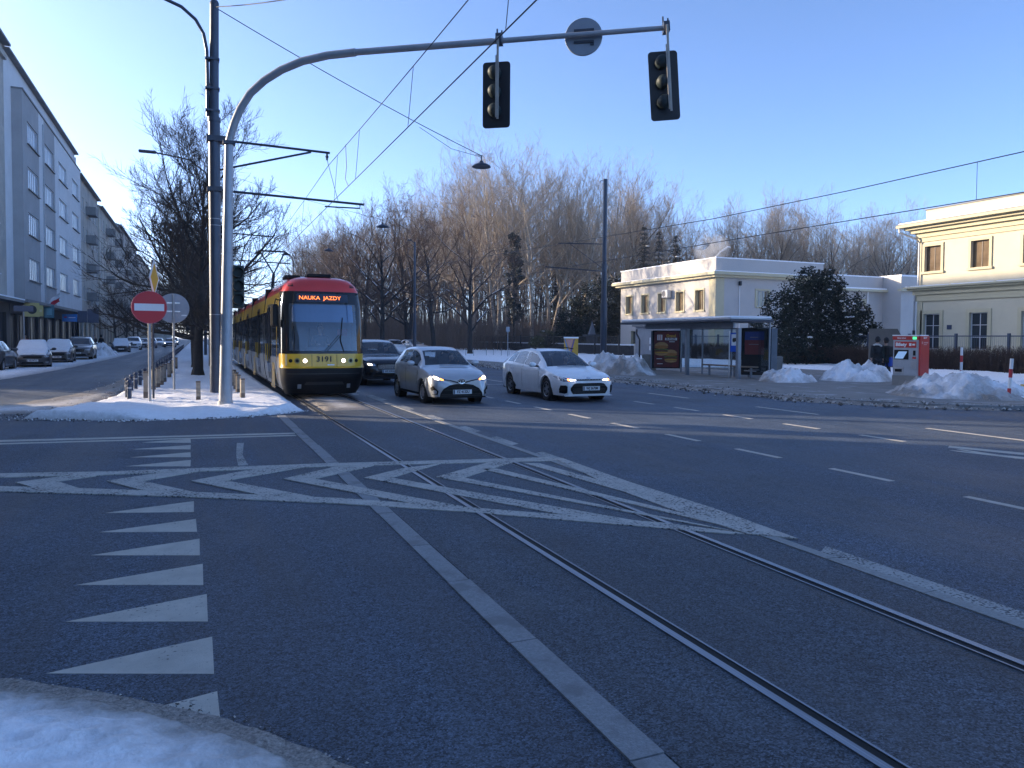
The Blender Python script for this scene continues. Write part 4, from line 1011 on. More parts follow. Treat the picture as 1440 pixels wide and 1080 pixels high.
plant('linden1', *g(278, 527, ZI), 9.4, 'large bare linden with a dense dark crown standing first in the median row', 2.7, z=.15, name='bare_linden', wide=1.05)
for k in range(9):
    y = 42+8.3*k
    plant(('linden2', 'linden1')[k % 2], .0+rnd.uniform(-.15, .15), y, rnd.uniform(9.6, 11.0), 'bare dark linden in the median row behind the first one', 1.7*k+.6, 'lindens in the median row', .1, .95, 'bare_linden')
for k in range(4): plant('linden2', -9.8, 112+14*k, 8.5, 'small bare tree on the pavement in front of the left houses', 2.1*k, 'small trees before the left houses', 0, 1.0, 'bare_linden')

plant('linden2', -17.5, 38.6, 8.0, 'unseen bare tree added between the left houses to streak the sunlight', 1.0, z=0, name='bare_linden')  # added out of view; its branches break the sun strip into streaks
def pt(u, dist):      # ground point at horizontal distance along the pixel column
    d = ray(u, 500); h = math.hypot(d.x, d.y); return d.x/h*dist, d.y/h*dist
def htop(u, v, dist):
    d = ray(u, v); return CAM_H+d.z/math.hypot(d.x, d.y)*dist
# roadside row across the street
near = [(661, 72, 290, 'fork1', 0.6, 'dark forked tree with snow in its branches right of the silver car roof'), (610, 80, 300, 'fork2', 1.5, 'dark tree with russet twigs above the silver hatchback'), (575, 86, 285, 'fork3', 2.2, 'dark tree behind the thin lamp post'), (537, 84, 282, 'fork1', 3.9, 'dark V-shaped tree right of the tram roof'),
        (512, 98, 305, 'fork2', 4.4, ''), (492, 112, 312, 'fork3', 5.2, ''), (474, 128, 318, 'fork2', .2, ''), (456, 150, 322, 'fork1', 1.2, ''), (440, 170, 330, 'fork3', 2.2, ''), (425, 200, 338, 'fork2', 3.1, '')]
for u, D, v, key, rz, lb in near:
    x, y = pt(u, D); plant(key, x, y, htop(u, v, D), lb or 'russet roadside tree receding behind the tram along the right side', rz, 'russet roadside trees' if not lb else None, .1, 1.0, 'roadside_tree')
far = []
for u, v, D, key in [(430,322,190,'tall4'), (470,305,170,'tall1'), (452,318,210,'tall3'), (500,292,150,'tall3'), (530,285,160,'tall1'), (560,268,140,'tall4'), (590,258,130,'tall2'), (615,240,125,'tall1'), (640,226,118,'tall2'), (668,210,112,'tall1'), (700,193,104,'tall2'), (722,205,110,'tall1'), (748,206,100,'tall3'), (772,208,108,'tall2'), (795,232,112,'tall1'),
                     (815,230,106,'tall3'), (838,234,112,'tall2'), (862,238,118,'tall1'), (885,246,122,'tall4'), (905,252,116,'tall2'), (930,258,124,'tall1'), (955,276,120,'tall3'), (975,296,130,'tall4'),
                     (1000,300,122,'tall4'), (1022,290,128,'tall1'), (1045,280,118,'tall4'), (1066,275,124,'tall2'), (1090,284,120,'tall4'), (1112,280,126,'tall1'), (1135,276,120,'tall2'), (1158,284,128,'tall4'), (1180,292,118,'tall4'), (1205,298,124,'tall3'), (1228,294,120,'tall4'), (1250,292,126,'tall2'), (1270,300,118,'tall4'), (1295,304,126,'tall4'),
                     (545,300,190,'tall2'), (605,290,175,'tall3'), (655,260,170,'tall4'), (710,250,165,'tall1'), (760,250,160,'tall4'), (820,265,165,'tall2'), (870,270,170,'tall3'), (920,285,165,'tall4'), (1075,300,170,'tall3'), (1145,305,170,'tall1'), (1215,310,165,'tall2'), (690,280,140,'tall4'), (740,275,135,'tall4'), (640,290,140,'tall3'), (800,275,140,'tall4')]:
    x, y = pt(u, D); k = len(far)
    lb = 'pale twin-stemmed bare tree in the park behind the roadside row' if key == 'tall2' else ('dark-stemmed bare tree in the park behind the buildings' if key == 'tall4' else 'tall pale bare tree in the park behind the roadside row')
    far.append(plant(key, x, y, htop(u, v+4, D), lb, k*1.37, {'tall2': 'twin-stemmed park trees', 'tall4': 'dark-stemmed park trees'}.get(key, 'tall pale park trees'), .1, rnd.uniform(.82, 1.0), 'park_tree'))
# the far wood that closes the view behind the park trees, one mass
b = MB(); q = random.Random(5)
for k in range(1900):
    u = q.uniform(405, 1330); D = q.uniform(150, 235); x, y = pt(u, D)
    h = htop(u, pw([(405,345),(470,318),(560,300),(640,275),(700,262),(780,268),(860,285),(960,318),(1000,322),(1100,305),(1330,322)], u), D)*q.uniform(.55, 1.0)
    p = Vector((x, y, 0)); d = Vector((q.gauss(0, .07), q.gauss(0, .07), 1)); r_ = q.uniform(.05, .16)
    top = p+d*h; b.tube([p, p+d*h*.5, top], [r_, r_*.6, .02], 3, False, 0 if q.random() < .5 else 1)
    for j in range(9):
        s_ = p+d*h*q.uniform(.25, .95); a = q.uniform(0, 6.28); e = s_+Vector((math.cos(a)*q.uniform(.8, 2.4), math.sin(a)*q.uniform(.8, 2.4), q.uniform(.8, 2.6)))
        b.tube([s_, e], [.045, .012], 3, False, 1)
        for i in range(2): c_ = s_.lerp(e, q.uniform(.4, .9)); b.tube([c_, c_+Vector((q.gauss(0, .7), q.gauss(0, .7), q.uniform(.4, 1.4)))], [.022, .008], 3, False, 1)
struct(b.build('far_wood', [BARKD, TWIGD]), 'stuff')
# undergrowth among the park trunks
b = MB()
for k in range(19000):
    u = q.uniform(405, 1010); D = q.uniform(92, 185); x, y = pt(u, D); h = q.uniform(1.2, 6.5)+max(0, D-130)*.05*(1.0 if q.random() < .6 else .5)
    p = Vector((x, y, 0)); m_ = p+Vector((q.gauss(0, .25), q.gauss(0, .25), h*.55)); b.tube([p, m_, m_+Vector((q.gauss(0, .5), q.gauss(0, .5), h*.45))], [.03, .02, .006], 3, False)
    for i in range(2): b.tube([m_, m_+Vector((q.gauss(0, .6), q.gauss(0, .6), q.uniform(.2, 1.2)))], [.016, .005], 3, False)
struct(b.build('undergrowth', mat('shrub_twigs', (.16, .115, .085), .9, 0, .35, .3)), 'stuff')

# ---- evergreens
YEW = mat('yew_foliage', (.012, .020, .013), .85, 0, .5, 1.4, col2=(.026, .032, .015), c2s=.7)
SPR = mat('spruce_foliage', (.020, .030, .030), .8, 0, .5, 1.2)
LEAFS = mat('bush_leaf', (.10, .10, .045), .8, 0, .5, 2)
def leafcloud(b, q, c, r, n, ls, mi=0, squash=.6, hollow=.35):
    for k in range(n):
        th = q.uniform(0, 6.283); ph = math.acos(q.uniform(-1, 1)); rr = lerp(hollow, 1, q.random()**.5)
        p = Vector((c[0]+r[0]*rr*math.sin(ph)*math.cos(th), c[1]+r[1]*rr*math.sin(ph)*math.sin(th), c[2]+r[2]*rr*math.cos(ph)))
        a = Vector((q.gauss(0, 1), q.gauss(0, 1), q.gauss(0, squash))).normalized(); o = a.orthogonal().normalized(); o = Matrix.Rotation(q.uniform(0, 6.28), 3, a) @ o
        s_ = ls*q.uniform(.6, 1.4); b.add([p-o*s_*.35, p+a*s_*.6, p+o*s_*.35, p-a*s_*.5], [(0,1,2,3)], mi)
def evergreen(name, label, x, y, blobs, n, ls, fol, trunk_h, snow_n=0, seed=1, z=0.0):
    q = random.Random(seed); t = thing(name, label, 'conifer' if 'spruce' in name else 'bush', (x, y, z)); b = MB(); vol = sum(r[0]*r[2] for _, r in blobs); sb = MB()
    for c, r in blobs:
        m_ = int(n*r[0]*r[2]/vol)
        for k in range(max(6, m_//60)):     # feathery sprays grouped along short shoots
            th = q.uniform(0, 6.283); ph = math.acos(q.uniform(-.75, 1)); rr = lerp(.55, 1.06, q.random()**.6)
            p = (c[0]+r[0]*rr*math.sin(ph)*math.cos(th), c[1]+r[1]*rr*math.sin(ph)*math.sin(th), c[2]+r[2]*rr*math.cos(ph))
            leafcloud(b, q, p, (r[0]*.26+.1, r[1]*.26+.1, r[2]*.20+.1), 60, ls, 0, .5, .0)
            if snow_n and rr > .92 and ph < 1.5 and q.random() < snow_n:
                sb.ball((p[0], p[1], p[2]+.12), (q.uniform(.06, .24), q.uniform(.06, .24), q.uniform(.03, .07)), 7, 5)
    b.build('foliage', fol, t); s_ = MB(); s_.tube([(0,0,-.1), (0,0,trunk_h)], [.16, .05], 7); s_.build('trunk', BARKD, t)
    if sb.v: sb.build('snow_clumps', SNOWC, t, 180)
    return t
x, y = pt(1148, 52)
evergreen('yew_bush', 'broad dark evergreen bush dusted with snow in front of the park house', x, y, [((-3.2,.0,1.6),(1.3,1.2,1.7)), ((-2.4,.3,2.8),(1.0,1.0,1.5)), ((-1.0,0,2.6),(1.8,1.4,2.5)), ((.2,0,3.4),(1.6,1.3,1.9)), ((1.0,.2,4.2),(.9,.9,1.2)), ((-.3,.2,4.5),(.8,.8,1.1)), ((1.7,0,2.3),(1.6,1.4,2.1)), ((3.2,-.2,1.4),(1.3,1.2,1.5)), ((3.7,-.2,2.3),(.6,.6,1.2)), ((0,-.5,.9),(3.6,1.3,1.0))], 30000, .13, YEW, 4.2, .30, 3, .1).scale = (1.06, 1.06, 1.13)
x, y = pt(832, 86)
evergreen('yew_bush', 'huge dark yew mass left of the park house behind the tram pole', x, y, [((-3.4,0,1.8),(1.8,1.6,2.2)), ((-2.2,0,3.6),(1.7,1.6,2.4)), ((-.6,0,3.8),(2.0,1.8,3.8)), ((1.2,0,4.6),(1.9,1.8,3.8)), ((2.9,.5,4.6),(1.8,1.8,4.2)), ((4.6,.5,4.4),(1.7,1.7,4.2)), ((0,-.6,1.4),(5.0,1.8,1.8))], 20000, .22, YEW, 6, .04, 5, .1)
evergreen('holly_bush', 'pale green rounded bush with snow left of the dark yew', *pt(770, 84), [((0,0,1.2),(1.8,1.2,1.2)), ((1.2,0,1.0),(1.2,1,1.0)), ((-1,0,.9),(1.1,1,.9))], 4200, .15, LEAFS, 1, .3, 6, .1)
evergreen('ivy_clad_tree', 'dark ivy column climbing a trunk among the pale park trees', *pt(722, 96), [((0,0,12.6),(1.1,1.1,2.2)), ((.2,0,10.2),(1.0,1.0,1.8)), ((-.2,0,7.5),(.8,.8,1.8)), ((.0,0,14.2),(.7,.7,1.2)), ((0,0,4.8),(.9,.9,2.0))], 5200, .25, SPR, 12, 0, 8, 0)
def spruce(label, x, y, H, Wd, seed):
    q = random.Random(seed); t = thing('spruce', label, 'conifer', (x, y, 0)); b = MB(); sb = MB()
    z = H*.98
    while z > H*.16:
        f_ = 1-(z/H); L = Wd*(f_**.8)*q.uniform(.8, 1.1)+.2; nb = 6+int(7*f_)
        for k in range(nb):
            a = k*6.283/nb+q.uniform(-.3, .3); ll = L*q.uniform(.7, 1.12); o = Vector((math.cos(a), math.sin(a), 0)); sd = Vector((-o.y, o.x, 0))
            n_ = max(3, int(ll*6))
            for i in range(n_):
                f2 = (i+.5)/n_; p = Vector((0,0,z)) + o*ll*f2 + Vector((0,0,-ll*.30*f2+ll*.12*f2*f2)); wd = .34*ll*(1-f2)*.6+.16
                for j in range(3):
                    p2 = p+sd*q.uniform(-wd, wd)+Vector((0,0,q.uniform(-.3, .05))); c_ = (o+sd*q.uniform(-.9, .9)).normalized(); s_ = q.uniform(.18, .36)
                    e = c_.cross(Vector((0,0,1))); b.add([p2-e*s_*.3, p2+c_*s_-Vector((0,0,s_*.4)), p2+e*s_*.3, p2-c_*s_*.4], [(0,1,2,3)])
            if q.random() < .025: sb.ball(tuple(Vector((0,0,z+.05))+o*ll*.6+Vector((0,0,-ll*.12))), (.28, .28, .06), 6, 4)
        z -= H*.032*q.uniform(.8, 1.3)
    b.build('foliage', SPR, t); s_ = MB(); s_.tube([(0,0,0), (0,0,H*.97)], [.2, .03], 7); s_.build('trunk', BARKD, t)
    if sb.v: sb.build('snow_clumps', SNOWC, t, 180)
x, y = pt(904, 95); spruce('taller dark spruce behind the left end of the park house', x, y, htop(904, 316, 95), 3.2, 3)
x, y = pt(948, 92); spruce('broad dark spruce behind the middle of the park house', x, y, htop(948, 328, 92), 4.4, 4)
x, y = pt(925, 100); spruce('slim dark spruce between two others above the park house', x, y, htop(926, 322, 100), 2.6, 5)
x, y = pt(780, 112); spruce('slender spruce half hidden among pale trunks left of the tram pole', x, y, htop(772, 330, 112), 2.6, 6)
# ------------------------------------------------------------------ cars
CGLASS = glass('car_glass', (.70, .78, .82), .24)
CGLASSD = glass('car_glass_dark', (.10, .12, .13), .22)
SEATM = mat('seat_cloth', (.06, .063, .07), .85, 0, .15, 8)
TRIM = mat('car_trim_black', (.006, .0065, .007), .6, 0, .1, 6, spec=.12)
LAMPC = mat('lamp_clear', (.40, .42, .45), .12, .3, 0)
LAMPON = mat('lamp_lit', (1, .9, .75), .3, 0, 0, em=(1.0, .78, .52), es=3.2)
LAMPW = mat('lamp_lit_white', (1, 1, 1), .3, 0, 0, em=(.95, .92, 1.0), es=4.0)
LAMPO = mat('lamp_amber', (1, .4, .1), .3, 0, 0, em=(1.0, .30, .05), es=2.2)
PLATEW = mat('plate_white', (.62, .64, .66), .4, 0, .05, 8)
PLATEB = mat('plate_blue', (.02, .06, .30), .4, 0, 0)
INK = mat('plate_ink', (.01, .01, .012), .5, 0, 0)
def paint(name, col, metal=.0, rough=.32, dirt=(.22, .20, .18)):
    """car paint with a winter salt film low on the body"""
    m_ = mat(name, col, rough, metal, .03, 2, coat=.6)
    n = m_.node_tree.nodes; l = m_.node_tree.links; b = n['Principled BSDF']; src = b.inputs['Base Color'].links[0].from_socket
    tc = [x for x in n if x.type == 'TEX_COORD'][0]; sp = n.new('ShaderNodeSeparateXYZ'); l.new(tc.outputs['Object'], sp.inputs[0])
    t = n.new('ShaderNodeTexNoise'); t.inputs['Scale'].default_value = 3.5; t.inputs['Detail'].default_value = 6; l.new(tc.outputs['Object'], t.inputs['Vector'])
    ad = n.new('ShaderNodeMath'); ad.operation = 'MULTIPLY_ADD'; l.new(t.outputs[0], ad.inputs[0]); ad.inputs[1].default_value = -.7; l.new(sp.outputs[2], ad.inputs[2])
    r_ = n.new('ShaderNodeMapRange'); r_.inputs['From Min'].default_value = -.15; r_.inputs['From Max'].default_value = .5; r_.inputs['To Min'].default_value = .55; r_.inputs['To Max'].default_value = 0
    l.new(ad.outputs[0], r_.inputs['Value'])
    mx = n.new('ShaderNodeMix'); mx.data_type = 'RGBA'; l.new(r_.outputs[0], mx.inputs[0]); l.new(src, mx.inputs[6]); mx.inputs[7].default_value = (*dirt, 1)
    l.new(mx.outputs[2], b.inputs['Base Color']); return m_

def sm(pts, y, w_=.05):
    return (pw(pts, y-w_)+2*pw(pts, y)+pw(pts, y+w_)+pw(pts, y-w_*.5)+pw(pts, y+w_*.5))/6

def decal(bvh, poly, plane, sgn, off=.006, thick=.025, step=.05):
    """thin panel that follows the body: polygon given in the front (XZ) or side (YZ) view"""
    pts = []
    n = len(poly)
    for i in range(n):
        a, c = Vector(poly[i]), Vector(poly[(i+1) % n]); k = max(1, int((c-a).length/step))
        for j in range(k): pts.append(a.lerp(c, j/k))
    nb = len(pts); xs = [p.x for p in pts]; zs = [p.y for p in pts]
    def inside(p):
        r_ = False
        for i in range(nb):
            a, c = pts[i], pts[(i+1) % nb]
            if (a.y > p.y) != (c.y > p.y) and p.x < (c.x-a.x)*(p.y-a.y)/(c.y-a.y)+a.x: r_ = not r_
        return r_
    inner = []; x = min(xs)+step*.5
    while x < max(xs):
        z = min(zs)+step*.5
        while z < max(zs):
            p = Vector((x, z))
            if inside(p) and min((p-q_).length for q_ in pts) > step*.35: inner.append(p)
            z += step
        x += step
    allp = pts+inner
    vs, _, fs, *_r = delaunay_2d_cdt([Vector((p.x, p.y)) for p in allp], [], [list(range(nb))], 1, 1e-6)
    b = MB(); out = []; back = []
    for p in vs:
        if plane == 'F': o, d = Vector((p.x, -9 if sgn < 0 else 12, p.y)), Vector((0, 1 if sgn < 0 else -1, 0))
        else: o, d = Vector((4*sgn, p.x, p.y)), Vector((-sgn, 0, 0))
        h, nn, ii, dd = bvh.ray_cast(o, d)
        if h is None:
            h = None
        out.append(h)
    good = [h for h in out if h is not None]
    if not good: return b
    dpt = (sum(h.y for h in good)/len(good)) if plane == 'F' else (sum(h.x for h in good)/len(good))
    dd = Vector((0, 1 if sgn < 0 else -1, 0)) if plane == 'F' else Vector((-sgn, 0, 0))
    fin = []
    for p, h in zip(vs, out):
        if h is None: h = Vector((p.x, dpt, p.y)) if plane == 'F' else Vector((dpt, p.x, p.y))
        fin.append(h-dd*off)
    b.add(fin, [tuple(f) for f in fs])
    rim = [fin[i] for i in range(nb)] if len(vs) >= nb else []
    if rim: b.loft([rim, [p+dd*thick for p in rim]], True, False)
    return b

def wheel_meshes(r, wd, spokes, rimm, ratio=.66):
    b = MB(); h = wd/2; rr = r*ratio
    b.lathe([(rr, -h*.8), (rr+.02, -h), (r-.03, -h), (r-.005, -h*.75), (r, -h*.4), (r, h*.4), (r-.005, h*.75), (r-.03, h), (rr+.02, h), (rr, h*.8)], (0,0,0), 32, 'X', caps=False)
    ty = b.mesh('tyre', RUBBER, 40)
    c = MB(); c.lathe([(rr+.004, -h*.82), (rr-.015, -h*.86), (rr-.03, -h*.7), (rr-.03, h*.6)], (0,0,0), 32, 'X', caps=False)
    for k in range(spokes):
        a = 2*math.pi*k/spokes; ca, sa = math.cos(a), math.sin(a); w0, w1 = r*.10, r*.15
        def P(rad, t, x): return (x, rad*ca-t*sa, rad*sa+t*ca)
        x0, x1 = -h*.82, -h*.55
        c.add([P(.03, -w0, x0), P(rr-.01, -w1, x0+.01), P(rr-.01, w1, x0+.01), P(.03, w0, x0), P(.03, -w0, x1), P(rr-.01, -w1, x1), P(rr-.01, w1, x1), P(.03, w0, x1)], [(0,1,2,3),(4,7,6,5),(0,4,5,1),(1,5,6,2),(2,6,7,3),(3,7,4,0)])
    c.lathe([(.0, -h*.88), (.05, -h*.87), (.06, -h*.6)], (0,0,0), 14, 'X')
    ri = c.mesh('rim', rimm, 40)
    d = MB(); d.lathe([(.0, -h*.35), (rr-.02, -h*.35), (rr-.02, h*.2), (0, h*.2)], (0,0,0), 20, 'X'); di = d.mesh('brake_disc', mat('wheel_dark', (.02, .02, .02), .6, .3, 0))
    return ty, ri, di

def car(name, label, spec, pm, loc, rz, group=None, glassm=None, snow=False, cat='car', detail=None, rimm=None, lit=None):
    S = spec; L, W, Hc = S['L'], S['W'], S['H']
    t = thing(name, label, cat, loc, rz, group)
    zt, zb, wm, wr = S['zt'], S['zb'], S['wm'], S['wr']; r = S['r']; ra = r+.055; yw = S['yw']; zl0 = S.get('zlow', .19)
    c0, c1, r1, r2 = S['cowl'], S['head'], S['rearroof'], S['hatch']       # windscreen base/top, rear glass top/bottom
    bp = S['pillars']     # list of (y0,y1) side glass spans
    key = {0, .015, .04, .08, .13, .2, .3, L, L-.015, L-.04, L-.08, L-.14, L-.22, c0, c1, r1, r2, c0+.05, c1-.04, r1+.04, r2-.05}
    for a, c in bp: key |= {a, c}
    for q_ in yw: key |= {q_+ra*math.cos(R(a)) for a in range(0, 181, 12)}
    y = .3
    while y < L-.2: key.add(round(y, 3)); y += .12
    yy = sorted(key); st = [yy[0]]
    for y in yy[1:]:
        if y-st[-1] > .008: st.append(y)
        elif y in (c0, c1, r1, r2) or any(y in p for p in bp): st[-1] = y
    near = lambda y, v: abs(y-v) < .009
    rings = []
    for y in st:
        w_ = sm(wm, y); top = sm(zt, y, .06); belt = min(sm(zb, y, .06), top-.012); zl = zl0+S.get('front_up', .03)*max(0, 1-y/.5)+.05*max(0, 1-(L-y)/.5)
        arch = False
        for q_ in yw:
            if abs(y-q_) < ra: zl = max(zl, r+math.sqrt(max(0, ra*ra-(y-q_)**2))); arch = True
        z1 = max(lerp(zl0, belt, .32), zl+.012); z2 = max(lerp(zl0, belt, .66), z1+.012); z3 = max(belt-.07, z2+.01)
        green = c0 < y < L-.02 and top > belt+.05
        fl = .018 if arch else 0
        wb = w_-.055
        if green:
            wq = min(sm(wr, y), wb-.02); t_ = min(1, (top-belt)/.16)
            wq = lerp(wb-.03, wq, t_); zr = top-.035-.02*t_
            zr = max(zr, belt+.03)
        else:
            wq = wb*.80; zr = lerp(belt, top, .55)
        p4b = (lerp(wb, wq, .08), lerp(belt, zr, .10)); p5a = (lerp(wb, wq, .90), lerp(belt, zr, .90))
        half = [(w_-.05, zl), (w_+fl, z1), (w_+fl*.6, z2), (w_-.012, z3), (wb, belt), p4b, p5a, (wq, zr), (wq*.90, lerp(zr, top, .62)), (wq*.5, top-.006*(1 if green else .5)), (0, top)]
        rings.append([(x, y, z) for x, z in half]+[(-x, y, z) for x, z in half[-2::-1]])
    n = len(rings[0])     # 21
    off = Vector((0, -L/2, 0)); rings = [[(p[0], p[1]-L/2, p[2]) for p in rg] for rg in rings]
    body = MB(); parts = {}
    V = [p for rg in rings for p in rg]
    body.v = list(V)
    def put(nm, f): parts.setdefault(nm, []).append(f)
    wsl, wsr = [], []
    for i in range(len(st)-1):
        ym = (st[i]+st[i+1])/2
        for j in range(n-1):
            f = (i*n+j, i*n+j+1, (i+1)*n+j+1, (i+1)*n+j); jj = j if j < 10 else 19-j
            cls = 'body'
            if jj in (8, 9) and c0+.045 < ym < c1-.035: cls = 'windscreen'
            elif jj in (8, 9) and r1+.035 < ym < r2-.045 and S.get('rear', True): cls = 'rear_window'
            elif jj == 5:
                for k, (a, c) in enumerate(bp):
                    if a < ym < c: cls = 'window%d%s' % (k, 'L' if j < 10 else 'R')
            if cls == 'body': body.f.append(f); body.m.append(0)
            else: put(cls, f)
    nf = len(st)-1
    body.f.append(tuple(j for j in range(n-1, -1, -1))); body.m.append(0); body.f.append(tuple(nf*n+j for j in range(n))); body.m.append(0)
    bo = body.build('body', pm, t, 38, True)
    full = MB(); full.v = V; full.f = [(i*n+j, i*n+j+1, (i+1)*n+j+1, (i+1)*n+j) for i in range(len(st)-1) for j in range(n-1)]+[tuple(range(n)), tuple(nf*n+j for j in range(n))]
    bvh = BVHTree.FromPolygons([Vector(v) for v in full.v], full.f)
    gm = glassm or CGLASS
    for nm, fs in parts.items():
        used = sorted({i for f in fs for i in f}); mp_i = {v: k for k, v in enumerate(used)}; g_ = MB(); g_.v = [V[i] for i in used]; g_.f = [tuple(mp_i[i] for i in f) for f in fs]; g_.m = [0]*len(fs)
        g_.build('window' if nm.startswith('window') else nm, gm, t, 180, True)
    # cabin tub, seats, dashboard
    hw = W/2-.13; c = MB(); zf = .34; yA, yB = c0+.03-L/2, r2-.1-L/2; zB = pw(zb, 2)-.03
    c.add([(-hw,yA,zf),(hw,yA,zf),(hw,yB,zf),(-hw,yB,zf),(-hw,yA,zB),(hw,yA,zB),(hw,yB,zB),(-hw,yB,zB)], [(0,1,2,3),(0,4,5,1),(1,5,6,2),(2,6,7,3),(3,7,4,0)]); c.build('cabin_lining', SEATM, t)
    c = MB(); c.rbox(-hw+.02, hw-.02, c0+.12-L/2, c0+.52-L/2, .6, zB+.01, .05); c.build('dashboard', TRIM, t)
    ys_ = c1+.42-L/2
    for sx_ in (-1, 1):
        c = MB(); c.rbox(sx_*.37-.24, sx_*.37+.24, ys_-.5, ys_, zf, zf+.28, .06); c.obox((sx_*.37, ys_+.07, zf+.55), (.46, .13, .66), M=Matrix.Rotation(R(-14), 3, 'X')); c.build('seat', SEATM, t)
        c = MB(); c.rbox(sx_*.37-.13, sx_*.37+.13, ys_+.13, ys_+.23, zf+.84, zf+1.02, .04); c.build('headrest', SEATM, t)
    c = MB(); yr = min(ys_+.95, r2-.35-L/2); c.rbox(-hw+.05, hw-.05, yr, yr+.5, zf, zf+.28, .06); c.obox((0, yr+.55, zf+.5), (2*hw-.1, .13, .5), M=Matrix.Rotation(R(-16), 3, 'X')); c.build('rear_bench', SEATM, t)
    c = MB(); c.lathe([(.17, -.012), (.19, 0), (.17, .012)], (0,0,0), 20, 'Y'); c.xf(Matrix.Translation((.37, c0+.66-L/2, zB+.0)) @ Matrix.Rotation(R(25), 4, 'X')); c.build('steering_wheel', TRIM, t)
    # underbody and arches
    c = MB(); c.box(-W/2+.16, W/2-.16, .12-L/2, L-.12-L/2, zl0-.02, .36); 
    for q_ in yw:
        for sx_ in (-1, 1):
            c.lathe([(.0, -.12), (ra-.005, -.12), (ra-.005, .10)], (sx_*(W/2-.16), q_-L/2, r), 24, 'X', caps=False)
    c.build('underbody', TRIM, t)
    ty, ri, di = wheel_meshes(r, .2, S.get('spokes', 5), rimm or SILVER)
    for q_ in yw:
        for sx_ in (-1, 1):
            wo = link('wheel', ty, t); wo.location = (sx_*(W/2-.115), q_-L/2, r); wo.rotation_euler = (0, 0, 0 if sx_ < 0 else math.pi)
            link('rim', ri, wo); link('brake_disc', di, wo)
    # mirrors
    for sx_ in (-1, 1):
        c = MB(); wmy = c0+.42; zz = pw(zb, wmy)+.07; xx = sx_*(pw(wm, wmy)-.03)
        c.ball((xx+sx_*.14, wmy-L/2, zz+.02), (.12, .07, .075), 12, 8); c.build('mirror', pm, t, 60)
        c = MB(); c.box(min(xx-sx_*.05, xx+sx_*.08), max(xx-sx_*.05, xx+sx_*.08), wmy-.03-L/2, wmy+.03-L/2, zz-.05, zz-.005); c.build('mirror_foot', TRIM, t)
    # door seams, handles
    def D(nm, poly, m_, plane='F', sgn=-1, off=.006, parent=None, thick=.03, step=.05):
        if plane == 'S': poly = [(p[0]-L/2, p[1]) for p in poly]
        q_ = decal(bvh, poly, plane, sgn, off, thick, step)
        return q_.build(nm, m_, parent or t, None) if q_.v else None
    for sx_ in (-1, 1):
        for (a, c) in S['doors']:
            zA = zl0+.12; zC = pw(zb, (a+c)/2)-.005
            D('door_seam', [(a, zA), (a+.012, zA), (a+.012, zC), (a, zC)], TRIM, 'S', sx_, .0015)
            D('door_handle', [(c-.22, zC-.13), (c-.05, zC-.125), (c-.05, zC-.10), (c-.22, zC-.105)], pm, 'S', sx_, .022)
        a, c = S['doors'][-1]; D('door_seam', [(c, zA+.25), (c+.012, zA+.25), (c+.012, zC), (c, zC)], TRIM, 'S', sx_, .0015)
    if not S.get('nosill'):
        for sx_ in (-1, 1): D('sill', [(yw[0]+ra+.03, zl0+.005), (yw[1]-ra-.03, zl0+.005), (yw[1]-ra-.05, zl0+.07), (yw[0]+ra+.05, zl0+.07)], TRIM if not S.get('sillbody') else pm, 'S', sx_, .008)
    if detail: detail(t, D, bvh, L)
    if snow:
        sn = MB(); j0, j1 = 6, 14; ids = [i for i, y in enumerate(st) if .08 < y < (snow if snow is not True else L-.1)]
        rr_ = []
        for i in ids:
            rg = []
            for j in range(j0, j1+1):
                p = rings[i][j]; e = .02 if j in (j0, j1) else .085
                nz = e*(.8+.5*fbm(p[0]*2.1, p[1]*2.1, 1.1, 3)); sx_ = 1 if p[0] >= 0 else -1
                rg.append((p[0]+(sx_*.03 if j in (j0, j1, j0+1, j1-1) else 0), p[1]-.02, p[2]+nz))
            rr_.append(rg)
        sn.loft(rr_, False, False)
        sn.loft([[(p[0], p[1], p[2]-.1) for p in rr_[0]], rr_[0]], False)
        sn.build('snow_cover', SNOWC, t, 180, True)
    return t

def plate(D, t, bvh, L, x0, z0, txt, h=.112, w_=.52):
    hit = bvh.ray_cast(Vector((x0, -9, z0)), Vector((0, 1, 0)))[0]; y = hit.y-.02
    b = MB(); b.box(x0-w_/2, x0+w_/2, y-.008, y+.05, z0-h/2, z0+h/2); p = b.build('licence_plate', PLATEW, t)
    c = MB(); c.box(x0-w_/2+.006, x0-w_/2+.045, y-.0095, y-.0082, z0-h/2+.006, z0+h/2-.006); c.build('plate_band', PLATEB, p)
    text(txt, .098, INK, (x0+.02, y-.011, z0), (R(90), 0, 0), p, 'lettering', .003, .86)

HATCH = dict(L=3.95, W=1.70, H=1.51, r=.305, yw=(.80, 3.31), zlow=.20, front_up=.0,
    zt=[(0,.64),(.05,.70),(.2,.79),(.5,.89),(.95,.985),(1.05,1.005),(1.35,1.19),(1.72,1.40),(2.1,1.495),(2.6,1.51),(3.1,1.485),(3.5,1.41),(3.62,1.36),(3.80,1.08),(3.9,.95),(3.95,.80)],
    zb=[(0,.60),(.05,.66),(.2,.74),(.6,.86),(1.05,.945),(2,.98),(3,1.02),(3.7,1.06),(3.95,.78)],
    wm=[(0,.63),(.03,.71),(.10,.775),(.25,.818),(.55,.838),(1.2,.842),(3.1,.845),(3.5,.82),(3.8,.74),(3.95,.62)],
    wr=[(1.0,.72),(1.72,.585),(2.4,.575),(3.1,.565),(3.6,.55),(3.9,.60)], cowl=1.02, head=1.80, rearroof=3.42, hatch=3.80,
    pillars=[(1.42,2.28),(2.36,3.12)], doors=[(1.20,2.30),(2.32,3.18)], spokes=8)
